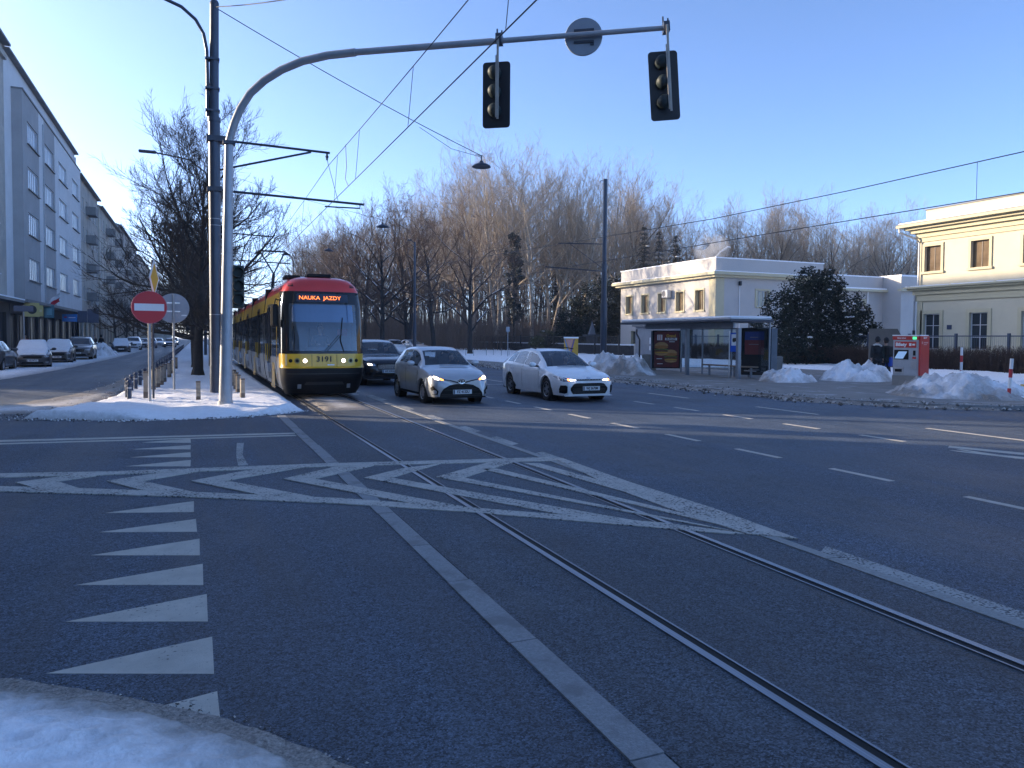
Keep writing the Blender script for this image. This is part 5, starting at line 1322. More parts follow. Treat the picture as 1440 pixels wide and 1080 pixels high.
def yaris_d(t, D, bvh, L):
    for s_ in (-1, 1):
        mir = lambda ps: [(s_*x, z) for x, z in ps]
        D('headlight', mir([(.79,.735),(.76,.79),(.70,.785),(.52,.70),(.47,.635),(.60,.615),(.74,.64)]), LAMPC)
        D('headlight_bulb', mir([(.735,.735),(.70,.75),(.62,.72),(.585,.675),(.62,.65),(.71,.67)]), LAMPON, off=.012)
        D('indicator', mir([(.575,.70),(.50,.665),(.50,.64),(.57,.65)]), LAMPO, off=.011)
        D('fog_bezel', mir([(.80,.44),(.765,.50),(.64,.36),(.66,.27),(.76,.27)]), TRIM, off=.02, step=.025)
        D('fog_lamp', mir([(.735+.055*math.cos(R(a)), .335+.055*math.sin(R(a))) for a in range(0, 360, 30)]), LAMPC, off=.028, step=.025)
    D('grille', [(-.60,.20),(-.50,.175),(.50,.175),(.60,.20),(.585,.30),(.50,.42),(.32,.515),(.12,.545),(-.12,.545),(-.32,.515),(-.50,.42),(-.585,.30)], TRIM, off=.008)
    for z in (.23, .27, .37, .41, .45, .49):
        w_ = .56 if z < .33 else .53-(z-.33)*1.35
        D('grille_bar', [(-w_, z), (w_, z), (w_, z+.008), (-w_, z+.008)], mat('grille_bar', (.016, .017, .018), .4, 0, 0), off=.014)
    D('chrome_strip', [(-.50,.655),(-.30,.618),(-.10,.565),(0,.545),(.10,.565),(.30,.618),(.50,.655),(.50,.675),(.30,.645),(.11,.60),(0,.578),(-.11,.60),(-.30,.645),(-.50,.675)], TRIM, off=.009)
    D('chrome_strip', [(-.48,.645),(-.29,.607),(-.10,.553),(0,.533),(.10,.553),(.29,.607),(.48,.645),(.48,.655),(.29,.617),(.10,.565),(0,.546),(-.10,.565),(-.29,.617),(-.48,.655)], CHROME, off=.012)
    D('badge', [(.105*math.cos(R(a)), .615+.062*math.sin(R(a))) for a in range(0, 360, 20)], TRIM, off=.012)
    for (rx, rz_, zc) in ((.098, .058, .615), (.038, .052, .612), (.07, .022, .645)):
        b = MB(); rg = []
        y = bvh.ray_cast(Vector((0, -9, .61)), Vector((0, 1, 0)))[0].y-.022
        b.tube([(rx*math.cos(R(a)), y+.012*abs(math.cos(R(a))), zc+rz_*math.sin(R(a))) for a in range(0, 361, 20)], .007, 5); b.build('badge_ring', CHROME, t)
    D('lip', [(-.72,.175),(.72,.175),(.66,.215),(-.66,.215)], TRIM, off=.008)
    plate(D, t, bvh, L, .02, .335, 'FZ 4132U')
    b = MB(); b.box(-.30, .52, .93-L/2-.05, .97-L/2-.05, 1.0, 1.012); b.build('wiper', TRIM, t)
PSIL = paint('paint_silver', (.50, .52, .55), .35, .28, (.27, .26, .25))
car('silver_hatchback', 'silver five-door hatchback with lit headlights waiting beside the tram', HATCH, PSIL, (6.36, 18.58+3.95/2, 0), R(1.5), detail=yaris_d)

WAGON = dict(L=4.65, W=1.79, H=1.46, r=.325, yw=(.94, 3.64), zlow=.185, front_up=.0,
    zt=[(0,.62),(.05,.665),(.2,.72),(.5,.80),(1.0,.90),(1.22,.945),(1.6,1.15),(2.1,1.375),(2.5,1.445),(3.0,1.455),(3.7,1.41),(4.15,1.33),(4.28,1.27),(4.52,1.03),(4.6,.95),(4.65,.82)],
    zb=[(0,.58),(.05,.63),(.2,.68),(.6,.77),(1.22,.89),(2.2,.92),(3.2,.96),(4.1,1.01),(4.5,.99),(4.65,.80)],
    wm=[(0,.62),(.03,.70),(.1,.77),(.25,.835),(.6,.88),(1.3,.885),(3.5,.888),(4.1,.865),(4.5,.79),(4.65,.66)],
    wr=[(1.2,.75),(2.1,.60),(2.8,.59),(3.6,.575),(4.2,.54),(4.6,.60)], cowl=1.20, head=2.18, rearroof=4.12, hatch=4.52,
    pillars=[(1.72,2.62),(2.68,3.42),(3.46,3.98)], doors=[(1.45,2.64),(2.66,3.62)], spokes=5, sillbody=True)
def wagon_d(t, D, bvh, L):
    for s_ in (-1, 1):
        mir = lambda ps: [(s_*x, z) for x, z in ps]
        D('headlight', mir([(.855,.70),(.80,.715),(.60,.655),(.40,.635),(.40,.60),(.60,.585),(.74,.575),(.80,.60)]), mat('lamp_smoked', (.09, .11, .15), .1, .4, 0))
        D('headlight_bulb', mir([(.58,.642),(.42,.628),(.42,.606),(.58,.598)]), LAMPW if s_ < 0 else LAMPON, off=.012)
        D('indicator', mir([(.64,.652),(.585,.644),(.585,.600),(.64,.596)]), LAMPO, off=.012)
        D('air_vent', mir([(.80,.47),(.70,.475),(.665,.44),(.665,.27),(.72,.245),(.80,.26),(.82,.36)]), TRIM, off=.02, step=.025)
    D('upper_grille', [(-.38,.600),(.38,.600),(.40,.640),(-.40,.640)], TRIM, off=.008)
    D('grille', [(-.50,.235),(.50,.235),(.57,.34),(.57,.40),(.46,.515),(.38,.53),(-.38,.53),(-.46,.515),(-.57,.40),(-.57,.34)], TRIM, off=.008)
    for z in (.265, .30, .335, .37, .45, .485):
        D('grille_bar', [(-.50, z), (.50, z), (.50, z+.010), (-.50, z+.010)], mat('grille_bar', (.016, .017, .018), .4, 0, 0), off=.013)
    D('lip', [(-.74,.175),(.74,.175),(.70,.205),(-.70,.205)], PWHI, off=.012)
    D('badge', [(.06*math.cos(R(a)), .665+.028*math.sin(R(a))) for a in range(0, 360, 20)], CHROME, off=.012)
    plate(D, t, bvh, L, .06, .385, 'WJ 2670M')
    b = MB(); b.tube([(-.62, 2.2-L/2, 1.44), (-.58, 2.6-L/2, 1.475), (-.56, 3.8-L/2, 1.44), (-.55, 4.1-L/2, 1.38)], .016, 6); b.build('roof_rail', TRIM, t)
    b = MB(); b.tube([(.62, 2.2-L/2, 1.44), (.58, 2.6-L/2, 1.475), (.56, 3.8-L/2, 1.44), (.55, 4.1-L/2, 1.38)], .016, 6); b.build('roof_rail', TRIM, t)
    b = MB(); b.prism([(3.75-L/2, 1.40), (4.0-L/2, 1.37), (3.98-L/2, 1.47)], -.02, .02, 'YZ'); b.build('fin_aerial', PWHI, t)
    b = MB(); b.box(-.42, .50, 1.12-L/2, 1.15-L/2, .94, .952); b.build('wiper', TRIM, t)
PWHI = paint('paint_white', (.86, .87, .88), 0, .25, (.50, .50, .51))
car('white_estate_car', 'white estate car with slim headlights driving in the middle lane', WAGON, PWHI, (9.98, 18.1+4.65/2, 0), R(-.5), detail=wagon_d, rimm=mat('rim_grey', (.30, .31, .33), .3, .8, 0))

SUV = dict(L=4.70, W=1.90, H=1.69, r=.37, yw=(.92, 3.72), zlow=.26, front_up=.0,
    zt=[(0,.78),(.05,.86),(.2,.95),(.6,1.03),(1.1,1.09),(1.3,1.12),(1.65,1.34),(2.05,1.57),(2.5,1.66),(3.1,1.69),(3.9,1.64),(4.3,1.56),(4.4,1.5),(4.6,1.15),(4.68,1.02),(4.70,.85)],
    zb=[(0,.74),(.05,.82),(.2,.90),(.6,.97),(1.3,1.06),(2.5,1.09),(3.6,1.13),(4.5,1.14),(4.70,.82)],
    wm=[(0,.66),(.04,.76),(.12,.84),(.3,.90),(.7,.935),(1.5,.94),(3.8,.94),(4.3,.91),(4.6,.82),(4.7,.70)],
    wr=[(1.2,.80),(2.05,.66),(3,.65),(4,.62),(4.5,.65)], cowl=1.28, head=2.12, rearroof=4.22, hatch=4.60,
    pillars=[(1.75,2.7),(2.78,3.6),(3.66,4.1)], doors=[(1.5,2.72),(2.75,3.7)], spokes=5)
def suv_d(lit=True, ptxt='WE 83K41'):
    def fn(t, D, bvh, L):
        for s_ in (-1, 1):
            mir = lambda ps: [(s_*x, z) for x, z in ps]
            D('headlight', mir([(.88,.84),(.80,.86),(.52,.80),(.50,.74),(.62,.71),(.82,.75)]), LAMPC)
            if lit: D('headlight_bulb', mir([(.78,.82),(.64,.80),(.62,.75),(.76,.76)]), LAMPON, off=.012)
            D('air_vent', mir([(.82,.52),(.64,.48),(.66,.38),(.80,.40)]), TRIM)
        D('grille', [(-.42,.60),(.42,.60),(.47,.80),(-.47,.80)], TRIM, off=.008)
        for z in (.63, .67, .71, .75): D('grille_bar', [(-.42, z), (.42, z), (.42, z+.012), (-.42, z+.012)], CHROME, off=.013)
        D('lower_grille', [(-.62,.32),(.62,.32),(.52,.46),(-.52,.46)], TRIM, off=.008)
        plate(D, t, bvh, L, 0, .53, ptxt)
    return fn
PBLK = paint('paint_black', (.006, .008, .014), .1, .2, (.03, .03, .03))
car('dark_suv', 'black SUV partly hidden between the tram and the silver hatchback', SUV, PBLK, (6.42, 26.6+2.35, 0), 0, detail=suv_d())

SEDAN = dict(L=4.55, W=1.78, H=1.45, r=.31, yw=(.90, 3.55), zlow=.19, front_up=.0,
    zt=[(0,.64),(.05,.70),(.2,.77),(.6,.86),(1.1,.94),(1.3,.97),(1.7,1.19),(2.15,1.39),(2.5,1.44),(3.0,1.45),(3.4,1.38),(3.55,1.33),(3.95,1.06),(4.05,1.03),(4.4,1.0),(4.5,.95),(4.55,.80)],
    zb=[(0,.60),(.05,.66),(.2,.72),(.6,.81),(1.3,.91),(2.5,.94),(3.5,.97),(4.4,.97),(4.55,.78)],
    wm=[(0,.60),(.03,.69),(.1,.76),(.25,.82),(.6,.87),(1.3,.88),(3.5,.88),(4.1,.85),(4.45,.77),(4.55,.64)],
    wr=[(1.2,.74),(2.1,.60),(2.8,.58),(3.4,.57),(4,.64)], cowl=1.26, head=2.2, rearroof=3.38, hatch=3.95,
    pillars=[(1.75,2.55),(2.62,3.35)], doors=[(1.5,2.58),(2.6,3.5)], spokes=6)
def plain_d(ptxt, lit=None, plz=.42):
    def fn(t, D, bvh, L):
        for s_ in (-1, 1):
            mir = lambda ps: [(s_*x, z) for x, z in ps]
            D('headlight', mir([(.82,.70),(.76,.73),(.52,.69),(.48,.62),(.60,.59),(.78,.62)]), LAMPC)
            if lit: D('headlight_bulb', mir([(.76,.70),(.60,.68),(.58,.62),(.74,.63)]), lit, off=.012)
            D('fog_lamp', mir([(.74,.36),(.58,.35),(.60,.29),(.72,.30)]), LAMPC)
        D('grille', [(-.40,.54),(.40,.54),(.44,.66),(-.44,.66)], TRIM, off=.008)
        D('lower_grille', [(-.52,.24),(.52,.24),(.46,.34),(-.46,.34)], TRIM, off=.008)
        plate(D, t, bvh, L, 0, plz, ptxt)
    return fn
PNAVY = paint('paint_navy', (.018, .022, .032), .3, .3, (.10, .10, .10)); PGREY = paint('paint_grey', (.10, .11, .12), .4, .3, (.16, .15, .14)); PDK = paint('paint_dark', (.022, .024, .028), .3, .3, (.1, .1, .1)); PBLUE = paint('paint_blue', (.05, .08, .14), .3, .3)
car('parked_car', 'dark grey parked car cut off by the left edge of the photo', HATCH, PGREY, (-9.32, 43.6, 0), R(180), glassm=CGLASSD, detail=None)
car('parked_car', 'dark saloon thickly covered with snow parked by the shop windows', SEDAN, PNAVY, (-8.35, 48.4, 0), R(9), snow=True, detail=plain_d('WB 4471C'))
car('parked_car', 'dark hatchback with snow on its windscreen behind the snow-covered saloon', HATCH, PDK, (-8.15, 55.6, 0), R(4), snow=2.0, glassm=CGLASSD, detail=plain_d('WI 908H'))
car('parked_car', 'grey SUV without snow parked behind the two snowy cars', SUV, PGREY, (-7.85, 62.6, 0), R(2), glassm=CGLASSD, detail=suv_d(False, 'WD 7720'))
car('parked_car', 'snow-covered saloon parked behind the roadside snow heap on the left street', SEDAN, PNAVY, (-7.3, 88, 0), R(5), snow=True, detail=plain_d('WF 112A'))
car('parked_car', 'white SUV parked behind the second snow-covered car on the left street', SUV, PWHI, (-7.2, 103, 0), R(2), glassm=CGLASSD, detail=suv_d(False, 'WX 302'))
car('parked_car', 'dark saloon parked behind the white SUV on the left street', SEDAN, PDK, (-6.8, 114, 0), R(2), glassm=CGLASSD, detail=plain_d('WA 55'))
car('parked_car', 'dark blue hatchback parked far down the left street', HATCH, PBLUE, (-6.3, 124, 0), R(2), glassm=CGLASSD, detail=plain_d('WU 91'))
car('moving_car', 'car with white headlights coming up the left street', SEDAN, PBLUE, (-3.9, 131, 0), 0, glassm=CGLASSD, detail=plain_d('WZ 1', LAMPW))
car('parked_car', 'silver estate parked farthest down the left street', WAGON, PSIL, (-6.0, 140, 0), R(1), glassm=CGLASSD, detail=plain_d('WY 20'))
car('moving_car', 'small dark car far behind the one with headlights on the left street', HATCH, PDK, (-4.2, 165, 0), 0, glassm=CGLASSD, detail=plain_d('WY 88', LAMPW))
car('parked_car', 'white hatchback far behind the black SUV on the right side of the road', WAGON, PWHI, (18.9, 76, .1), R(-4), detail=None)
car('parked_car', 'pale car with a snowy roof behind the silver hatchback roof', SEDAN, PSIL, (21.6, 79, .1), R(20), detail=None)
# ------------------------------------------------------------------ people
SKIN = mat('skin', (.42, .26, .19), .55, 0, .05, 10)
HAIRD = mat('hair_dark', (.02, .014, .010), .7, 0, .2, 20)
CLOTHK = mat('cloth_black', (.012, .013, .016), .85, 0, .2, 12)
CLOTHG = mat('cloth_dark_green', (.016, .022, .020), .85, 0, .2, 12)
CLOTHN = mat('cloth_navy', (.02, .03, .06), .85, 0, .2, 12)
CLOTHR = mat('cloth_red', (.30, .025, .03), .8, 0, .15, 12)
JEANS = mat('cloth_trousers', (.015, .016, .022), .85, 0, .2, 12)
BOOT = mat('boot', (.01, .01, .011), .5, 0, .1, 10)
def skinned(name, chains, mt, parent, sub=1):
    """chains: lists of (x,y,z,r[,r2]); chains share a vertex when they start at an existing point"""
    vs, es, rs, idx = [], [], [], {}
    for ch in chains:
        prev = None
        for p in ch:
            k = (round(p[0], 4), round(p[1], 4), round(p[2], 4))
            if k not in idx: idx[k] = len(vs); vs.append(p[:3]); rs.append((p[3], p[4] if len(p) > 4 else p[3]))
            i = idx[k]
            if prev is not None: es.append((prev, i))
            prev = i
    me = bpy.data.meshes.new(name); me.from_pydata(vs, es, []); ob = bpy.data.objects.new(name, me); COL.objects.link(ob)
    ob.modifiers.new('s', 'SKIN'); 
    if not me.skin_vertices: me.attributes.new('skin', 'FLOAT', 'POINT')
    for i, r_ in enumerate(rs): me.skin_vertices[0].data[i].radius = r_
    me.skin_vertices[0].data[0].use_root = True
    s_ = ob.modifiers.new('d', 'SUBSURF'); s_.levels = sub; s_.render_levels = sub
    dg = bpy.context.evaluated_depsgraph_get(); m2 = bpy.data.meshes.new_from_object(ob.evaluated_get(dg)); m2.name = name
    bpy.data.objects.remove(ob); m2.materials.clear(); m2.materials.append(mt); m2.polygons.foreach_set('use_smooth', [True]*len(m2.polygons))
    return link(name, m2, parent)
def hand(w_, d, side, up):
    """palm, four bent fingers of unequal length and a thumb at the side"""
    w_, d = Vector(w_), Vector(d).normalized(); up = Vector(up); s_ = d.cross(up).normalized()*side; up = s_.cross(d)*side
    p1 = w_+d*.05; out = [[(*w_, .028, .022), (*p1, .036, .018)]]
    for k, ln in enumerate((.068, .080, .074, .058)):
        b0 = p1+s_*(.027-.018*k)+d*.03; m1 = b0+d*ln*.5-up*.008; m2 = m1+d*ln*.38-up*.03
        out.append([(*p1, .036, .018), (*b0, .009), (*m1, .0085), (*m2, .0075)])
    t1 = w_+d*.03+s_*.034; out.append([(*w_, .028, .022), (*t1, .011), (*(t1+d*.035+s_*.014-up*.012), .009)])
    return out
def head_on(parent, c, face, hair, hat=None, up=0.0):
    """face details round the skull centre c (parent space); face: forward unit vector"""
    f = Vector(face); f.z = 0; f.normalize(); s_ = Vector((-f.y, f.x, 0)); c = Vector(c)
    q = MB(); hb = []
    for i in range(9):
        ph = math.pi*.74*i/8
        hb.append([c+f*(.118*math.sin(ph)*math.cos(a)*(1.0 if math.cos(a) < .25 else (.78 if ph < 1.2 else .5))-.012)+s_*(.100*math.sin(ph)*math.sin(a)*(1 if math.cos(a) < .4 or ph < 1.3 else .6))+Vector((0,0,.138*math.cos(ph)+.006)) for a in [2*math.pi*k/16 for k in range(16)]])
    if hair is not None: q.loft(hb, True, False); q.build('hair', hair, parent, 180)
    if hat is not None:
        q = MB(); hb2 = [[c+(p-c)*1.08+Vector((0,0,.010)) for p in rg] for rg in hb[:6]]; q.loft(hb2, True, False)
        rg = hb2[-1]; q.loft([rg, [c+(p-c)*1.06 for p in rg], [c+(p-c)*1.06+Vector((0,0,-.035)) for p in rg]], True, False); q.build('hat', hat, parent, 180)
    e = MB()
    for k in (-1, 1): e.ball(c+f*.088+s_*(.032*k)+Vector((0,0,.004)), (.011, .011, .008), 8, 6)
    e.build('eyes', mat('eye_dark', (.03, .025, .02), .2, 0, 0), parent, 180)
def walker(label, loc, rz, coat, trouser, hat, hair, stride=.18, h=1.0, extra=None, bag=None):
    """standing or walking figure facing local -Y; origin between the feet"""
    t = thing('person', label, 'person', loc, rz, None, h)
    B = []
    hip = (0, 0, .93); ch = (0, -.01, 1.22); nk = (0, -.005, 1.45)
    B.append([(*hip, .14, .10), (0, 0, 1.05, .125, .095), (*ch, .15, .105), (0, 0, 1.38, .13, .085), (*nk, .055), (0, -.015, 1.53, .05), (0, -.02, 1.60, .085, .095), (0, -.015, 1.68, .085, .10), (0, -.01, 1.74, .055, .06)])
    hands = []
    for s_ in (-1, 1):
        fy = -stride*s_; kn = (.095*s_, fy*.55-.03, .50); an = (.10*s_, fy, .085)
        B.append([(*hip, .14, .10), (.09*s_, 0, .86, .095), (*kn, .062), (*an, .042), (.105*s_, fy-.09, .04, .04, .03), (.11*s_, fy-.17, .03, .03, .022)])
        el = (.245*s_, .04+stride*.45*s_, 1.10); wr_ = (.25*s_, -.04+stride*.8*s_, .86)
        B.append([(0, 0, 1.38, .13, .085), (.19*s_, 0, 1.37, .062), (*el, .045), (*wr_, .030)])
        H_ = hand(wr_, (0, -.12, -1), s_, (s_, 0, 0)); H_[0][0] = (*wr_, .030); hands.append((wr_, el)); 
        for c_ in H_: 
            c_[0] = (*wr_, .030) if c_[0][:3] == tuple(wr_) else c_[0]
        B += H_
    B.append([(0, -.02, 1.60, .085, .095), (0, -.105, 1.615, .017), (0, -.125, 1.60, .013)])
    for s_ in (-1, 1): B.append([(0, -.02, 1.60, .085, .095), (.083*s_, 0.0, 1.62, .018, .012)])
    skinned('body', B, SKIN, t, 1)
    C_ = [[(*hip, .185, .145), (0, 0, .78, .19, .15)], [(*hip, .185, .145), (0, 0, 1.08, .17, .135), (*ch, .185, .14), (0, 0, 1.38, .15, .11), (0, 0, 1.455, .08, .075)]]
    for s_ in (-1, 1):
        el = (.25*s_, .04+stride*.45*s_, 1.10); wr_ = (.25*s_, -.04+stride*.8*s_, .89)
        C_.append([(0, 0, 1.38, .15, .11), (.19*s_, 0, 1.375, .085), (*el, .065), (*wr_, .05)])
    skinned('coat', C_, coat, t, 1)
    T_ = []
    for s_ in (-1, 1):
        fy = -stride*s_; T_.append([(0, 0, .90, .15, .115), (.09*s_, 0, .82, .105), (.095*s_, fy*.55-.03, .50, .078), (.10*s_, fy, .13, .062)])
    skinned('trousers', T_, trouser, t, 1)
    for s_ in (-1, 1):
        fy = -stride*s_; skinned('boot', [[(.10*s_, fy+.01, .16, .055), (.10*s_, fy+.015, .055, .052, .045), (.105*s_, fy-.09, .042, .048, .036), (.11*s_, fy-.17, .034, .038, .026)]], BOOT, t, 1)
    head_on(t, (0, -.015, 1.645), (0, -1, 0), hair, hat)
    if extra: extra(t)
    return t
def driver(label, loc, rz, coat, hat=None, hair=HAIRD, reach=.42, h=1.0):
    """seated figure facing local -Y, hips at the origin, hands on a wheel in front"""
    t = thing('person', label, 'person', loc, rz, None, h)
    hip = (0, .02, .08); B = [[(*hip, .15, .11), (0, .05, .28, .14, .10), (0, .07, .45, .16, .11), (0, .06, .58, .13, .085), (0, .05, .65, .055), (0, .03, .73, .05), (0, .02, .80, .085, .095), (0, .02, .88, .085, .10), (0, .03, .94, .055, .06)]]
    for s_ in (-1, 1):
        B.append([(*hip, .15, .11), (.10*s_, -.02, .07, .095), (.12*s_, -.42, .10, .068), (.12*s_, -.52, -.28, .045), (.12*s_, -.63, -.34, .035)])
        wr_ = (.16*s_, -reach, .36); B.append([(0, .06, .58, .13, .085), (.19*s_, .05, .55, .064), (.24*s_, -.14, .34, .046), (*wr_, .030)])
        for c_ in hand(wr_, (-.25*s_, -1, .25), s_, (0, 0, 1)):
            if tuple(c_[0][:3]) == wr_: c_[0] = (*wr_, .030)
            B.append(c_)
    B.append([(0, .02, .80, .085, .095), (0, -.068, .815, .017), (0, -.088, .80, .013)])
    for s_ in (-1, 1): B.append([(0, .02, .80, .085, .095), (.083*s_, .035, .82, .018, .012)])
    skinned('body', B, SKIN, t, 1)
    C_ = [[(*hip, .185, .14), (0, .05, .28, .165, .125), (0, .07, .45, .185, .135), (0, .06, .58, .15, .105), (0, .05, .655, .075, .07)]]
    for s_ in (-1, 1): C_.append([(0, .06, .58, .15, .105), (.19*s_, .05, .555, .08), (.245*s_, -.14, .34, .062), (.165*s_, -reach+.03, .355, .046)])
    skinned('jacket', C_, coat, t, 1)
    skinned('trousers', [[(0, .02, .06, .165, .12), (.10*s_, -.02, .07, .108), (.12*s_, -.42, .10, .082), (.12*s_, -.53, -.27, .06)] for s_ in (-1, 1)], JEANS, t, 1)
    head_on(t, (0, .025, .845), (0, -1, 0), hair, hat)
    return t

# ------------------------------------------------------------------ tram
TY = mat('tram_yellow', (.74, .44, .025), .32, 0, .05, 2, coat=.4, col2=(.50, .31, .05), c2s=1.5, c2lo=.58, c2hi=.75)
TRD = mat('tram_red', (.78, .05, .045), .3, 0, .06, 2, coat=.5)
TGR = mat('tram_silver_grey', (.36, .36, .36), .4, .3, .12, 1.5, col2=(.22, .20, .17), c2s=2.2, c2lo=.5, c2hi=.7)
TBK = mat('tram_black', (.007, .008, .010), .5, 0, .15, 3, spec=.25)
TGL = mat('tram_side_glass', (.016, .020, .026), .05, 0, .2, .8, spec=.8)
TWS = glass('tram_windscreen', (.72, .82, .90), .28)
TX = 3.31; TYF = 21.35
tr_ = thing('tram', 'yellow and red low-floor tram on a driving lesson arriving at the crossing', 'tram', (TX, TYF, 0), 0, None, (1, 1, 1.025))
HWD, DP, EXP = 1.175, .62, 3.4
def yf(z): return pw([(.13, .24), (.25, .12), (.45, .03), (.62, -.05), (.86, -.05), (.90, .03), (1.25, .05), (1.9, .14), (2.95, .36), (3.15, .44), (3.3, .58), (3.38, .80), (3.42, 1.2)], z)
def hw(z): return pw([(.13, 1.0), (.25, 1.06), (.5, 1.13), (.9, 1.17), (1.3, HWD), (2.5, 1.165), (2.95, 1.10), (3.15, 1.02), (3.3, .88), (3.38, .68), (3.42, .42)], z)
zs = [.13, .25, .34, .45, .54, .62, .74, .86, .90, 1.0, 1.12, 1.25, 1.33, 1.5, 1.7, 1.9, 2.1, 2.3, 2.5, 2.62, 2.68, 2.80, 2.93, 2.97, 3.05, 3.15, 3.23, 3.30, 3.35, 3.38, 3.40, 3.42]
ts = [-1]+[-1+.04*k for k in range(1, 50)]+[1]
def front_pt(t, z):
    w_ = hw(z); a = abs(t); return (w_*t, yf(z)+DP*(1-(1-a**EXP)**(1/EXP)) if a < 1 else yf(z)+DP, z)
# split t so that the rounded corners get enough columns
def tcol(k, n=56): 
    x = 2*k/n-1; return math.copysign(1-(1-abs(x))**1.7, x)
cols = [tcol(k) for k in range(57)]
Yend = 30.2
bands = {}
grid = [[front_pt(t, z) for t in cols] for z in zs]
def cls(z, t):
    a = abs(t)
    if z < .88: return 'bumper'
    if z < 1.25: return 'front_panel'
    if z > 2.95: return 'roof_front'
    if 1.33 < z < 2.62 and a < .80: return 'windscreen'
    if a > .90 and 1.33 < z < 2.80: return 'corner_window' if t < 0 else 'corner_window_r'
    return 'windscreen_frame'
def add_face(nm, ps): bands.setdefault(nm, MB()).add(ps, [(0,1,2,3)])
for i in range(len(zs)-1):
    for j in range(len(cols)-1):
        zc, tc_ = (zs[i]+zs[i+1])/2, (cols[j]+cols[j+1])/2
        add_face(cls(zc, tc_), [grid[i][j], grid[i][j+1], grid[i+1][j+1], grid[i+1][j]])
def weld(mb):
    idx = {}; nv = []; mp_ = []
    for p in mb.v:
        k = tuple(round(c, 4) for c in p)
        if k not in idx: idx[k] = len(nv); nv.append(p)
        mp_.append(idx[k])
    mb.v = nv; nf = []; nm = []
    for f, m_ in zip(mb.f, mb.m):
        g_ = [];
        for i in f:
            if mp_[i] not in g_: g_.append(mp_[i])
        if len(g_) > 2: nf.append(tuple(g_)); nm.append(m_)
    mb.f, mb.m = nf, nm; return mb
FM = {'bumper': TBK, 'front_panel': TY, 'roof_front': TRD, 'windscreen': TWS, 'corner_window': TGL, 'corner_window_r': TGL, 'windscreen_frame': BLACKG}
for nm, mb in bands.items(): weld(mb).build(nm.replace('_r', '') if nm.endswith('w_r') else nm, FM[nm], tr_, 50)
fb = MB(); fb.v = [p for r_ in grid for p in r_]; nC = len(cols)
fb.f = [(i*nC+j, i*nC+j+1, (i+1)*nC+j+1, (i+1)*nC+j) for i in range(len(zs)-1) for j in range(nC-1)]
tbv = BVHTree.FromPolygons([Vector(v) for v in fb.v], fb.f)
def TD(nm, poly, m_, off=.006, thick=.03, parent=None, step=.06):
    q_ = decal(tbv, poly, 'F', -1, off, thick, step); return q_.build(nm, m_, parent or tr_)
# sides and roof in modules
mods = [(.0, 5.6), (5.9, 12.2), (12.5, 18.0), (18.3, 24.4), (24.7, 30.2)]
for mi_, (m0, m1) in enumerate(mods):
    for sd in (-1, 1):
        for nm, zz, mt_ in (('skirt', [.25, .34, .45, .62, .88], TGR), ('side_panel', [.88, 1.0, 1.12], TGR if mi_ or True else TY), ('window_band', [1.12, 1.25, 1.5, 1.9, 2.3, 2.5], TGL), ('cant_rail', [2.5, 2.68, 2.80, 2.93, 2.97], TY), ('roof_edge', [2.97, 3.05, 3.15, 3.23, 3.30, 3.38, 3.42], TRD)):
            b = MB()
            for za, zb_ in zip(zz, zz[1:]):
                ya, yb_ = (yf(za)+DP, yf(zb_)+DP) if mi_ == 0 else (m0, m0)
                b.add([(sd*hw(za), ya, za), (sd*hw(za), m1, za), (sd*hw(zb_), m1, zb_), (sd*hw(zb_), yb_, zb_)], [(0,1,2,3) if sd > 0 else (3,2,1,0)])
            weld(b).build(nm, mt_, tr_, 60)
    b = MB(); y0 = 1.82 if mi_ == 0 else m0; w_ = hw(3.42); b.add([(-w_, y0, 3.42), (w_, y0, 3.42), (w_, m1, 3.42), (-w_, m1, 3.42)], [(0,1,2,3)])
    if mi_ == 0: b.add([(-w_, .5+1.32, 3.42), (w_, 1.82, 3.42), (w_*.2, 1.3, 3.4), (-w_*.2, 1.3, 3.4)], [(0,1,2,3)])
    b.box(-.62, .62, m0+2.4 if mi_ == 0 else m0+.5, m1-.5, 3.425, 3.47); b.build('roof_deck', TGR, tr_)
    b = MB(); b.rbox(-.60, .60, m0+2.6 if mi_ == 0 else m0+.6, m1-.6, 3.475, 3.53, .02); b.build('roof_snow', SNOWC, tr_)
    if mi_ < 4:
        b = MB(); n1 = mods[mi_+1][0]
        for k in range(4):
            ya, yb_ = lerp(m1, n1, k/4), lerp(m1, n1, (k+1)/4); e = .06 if k % 2 else .02
            b.box(-1.13+e, 1.13-e, ya, yb_, .4, 3.3)
        b.build('bellows', mat('bellows_rubber', (.02, .02, .022), .8), tr_)
b = MB(); b.add([(-1.1, 30.2, .3), (1.1, 30.2, .3), (1.1, 30.2, 3.3), (-1.1, 30.2, 3.3)], [(0,1,2,3)]); b.box(-1.0, 1.0, .9, 30, .22, .3); b.build('underframe', TBK, tr_)
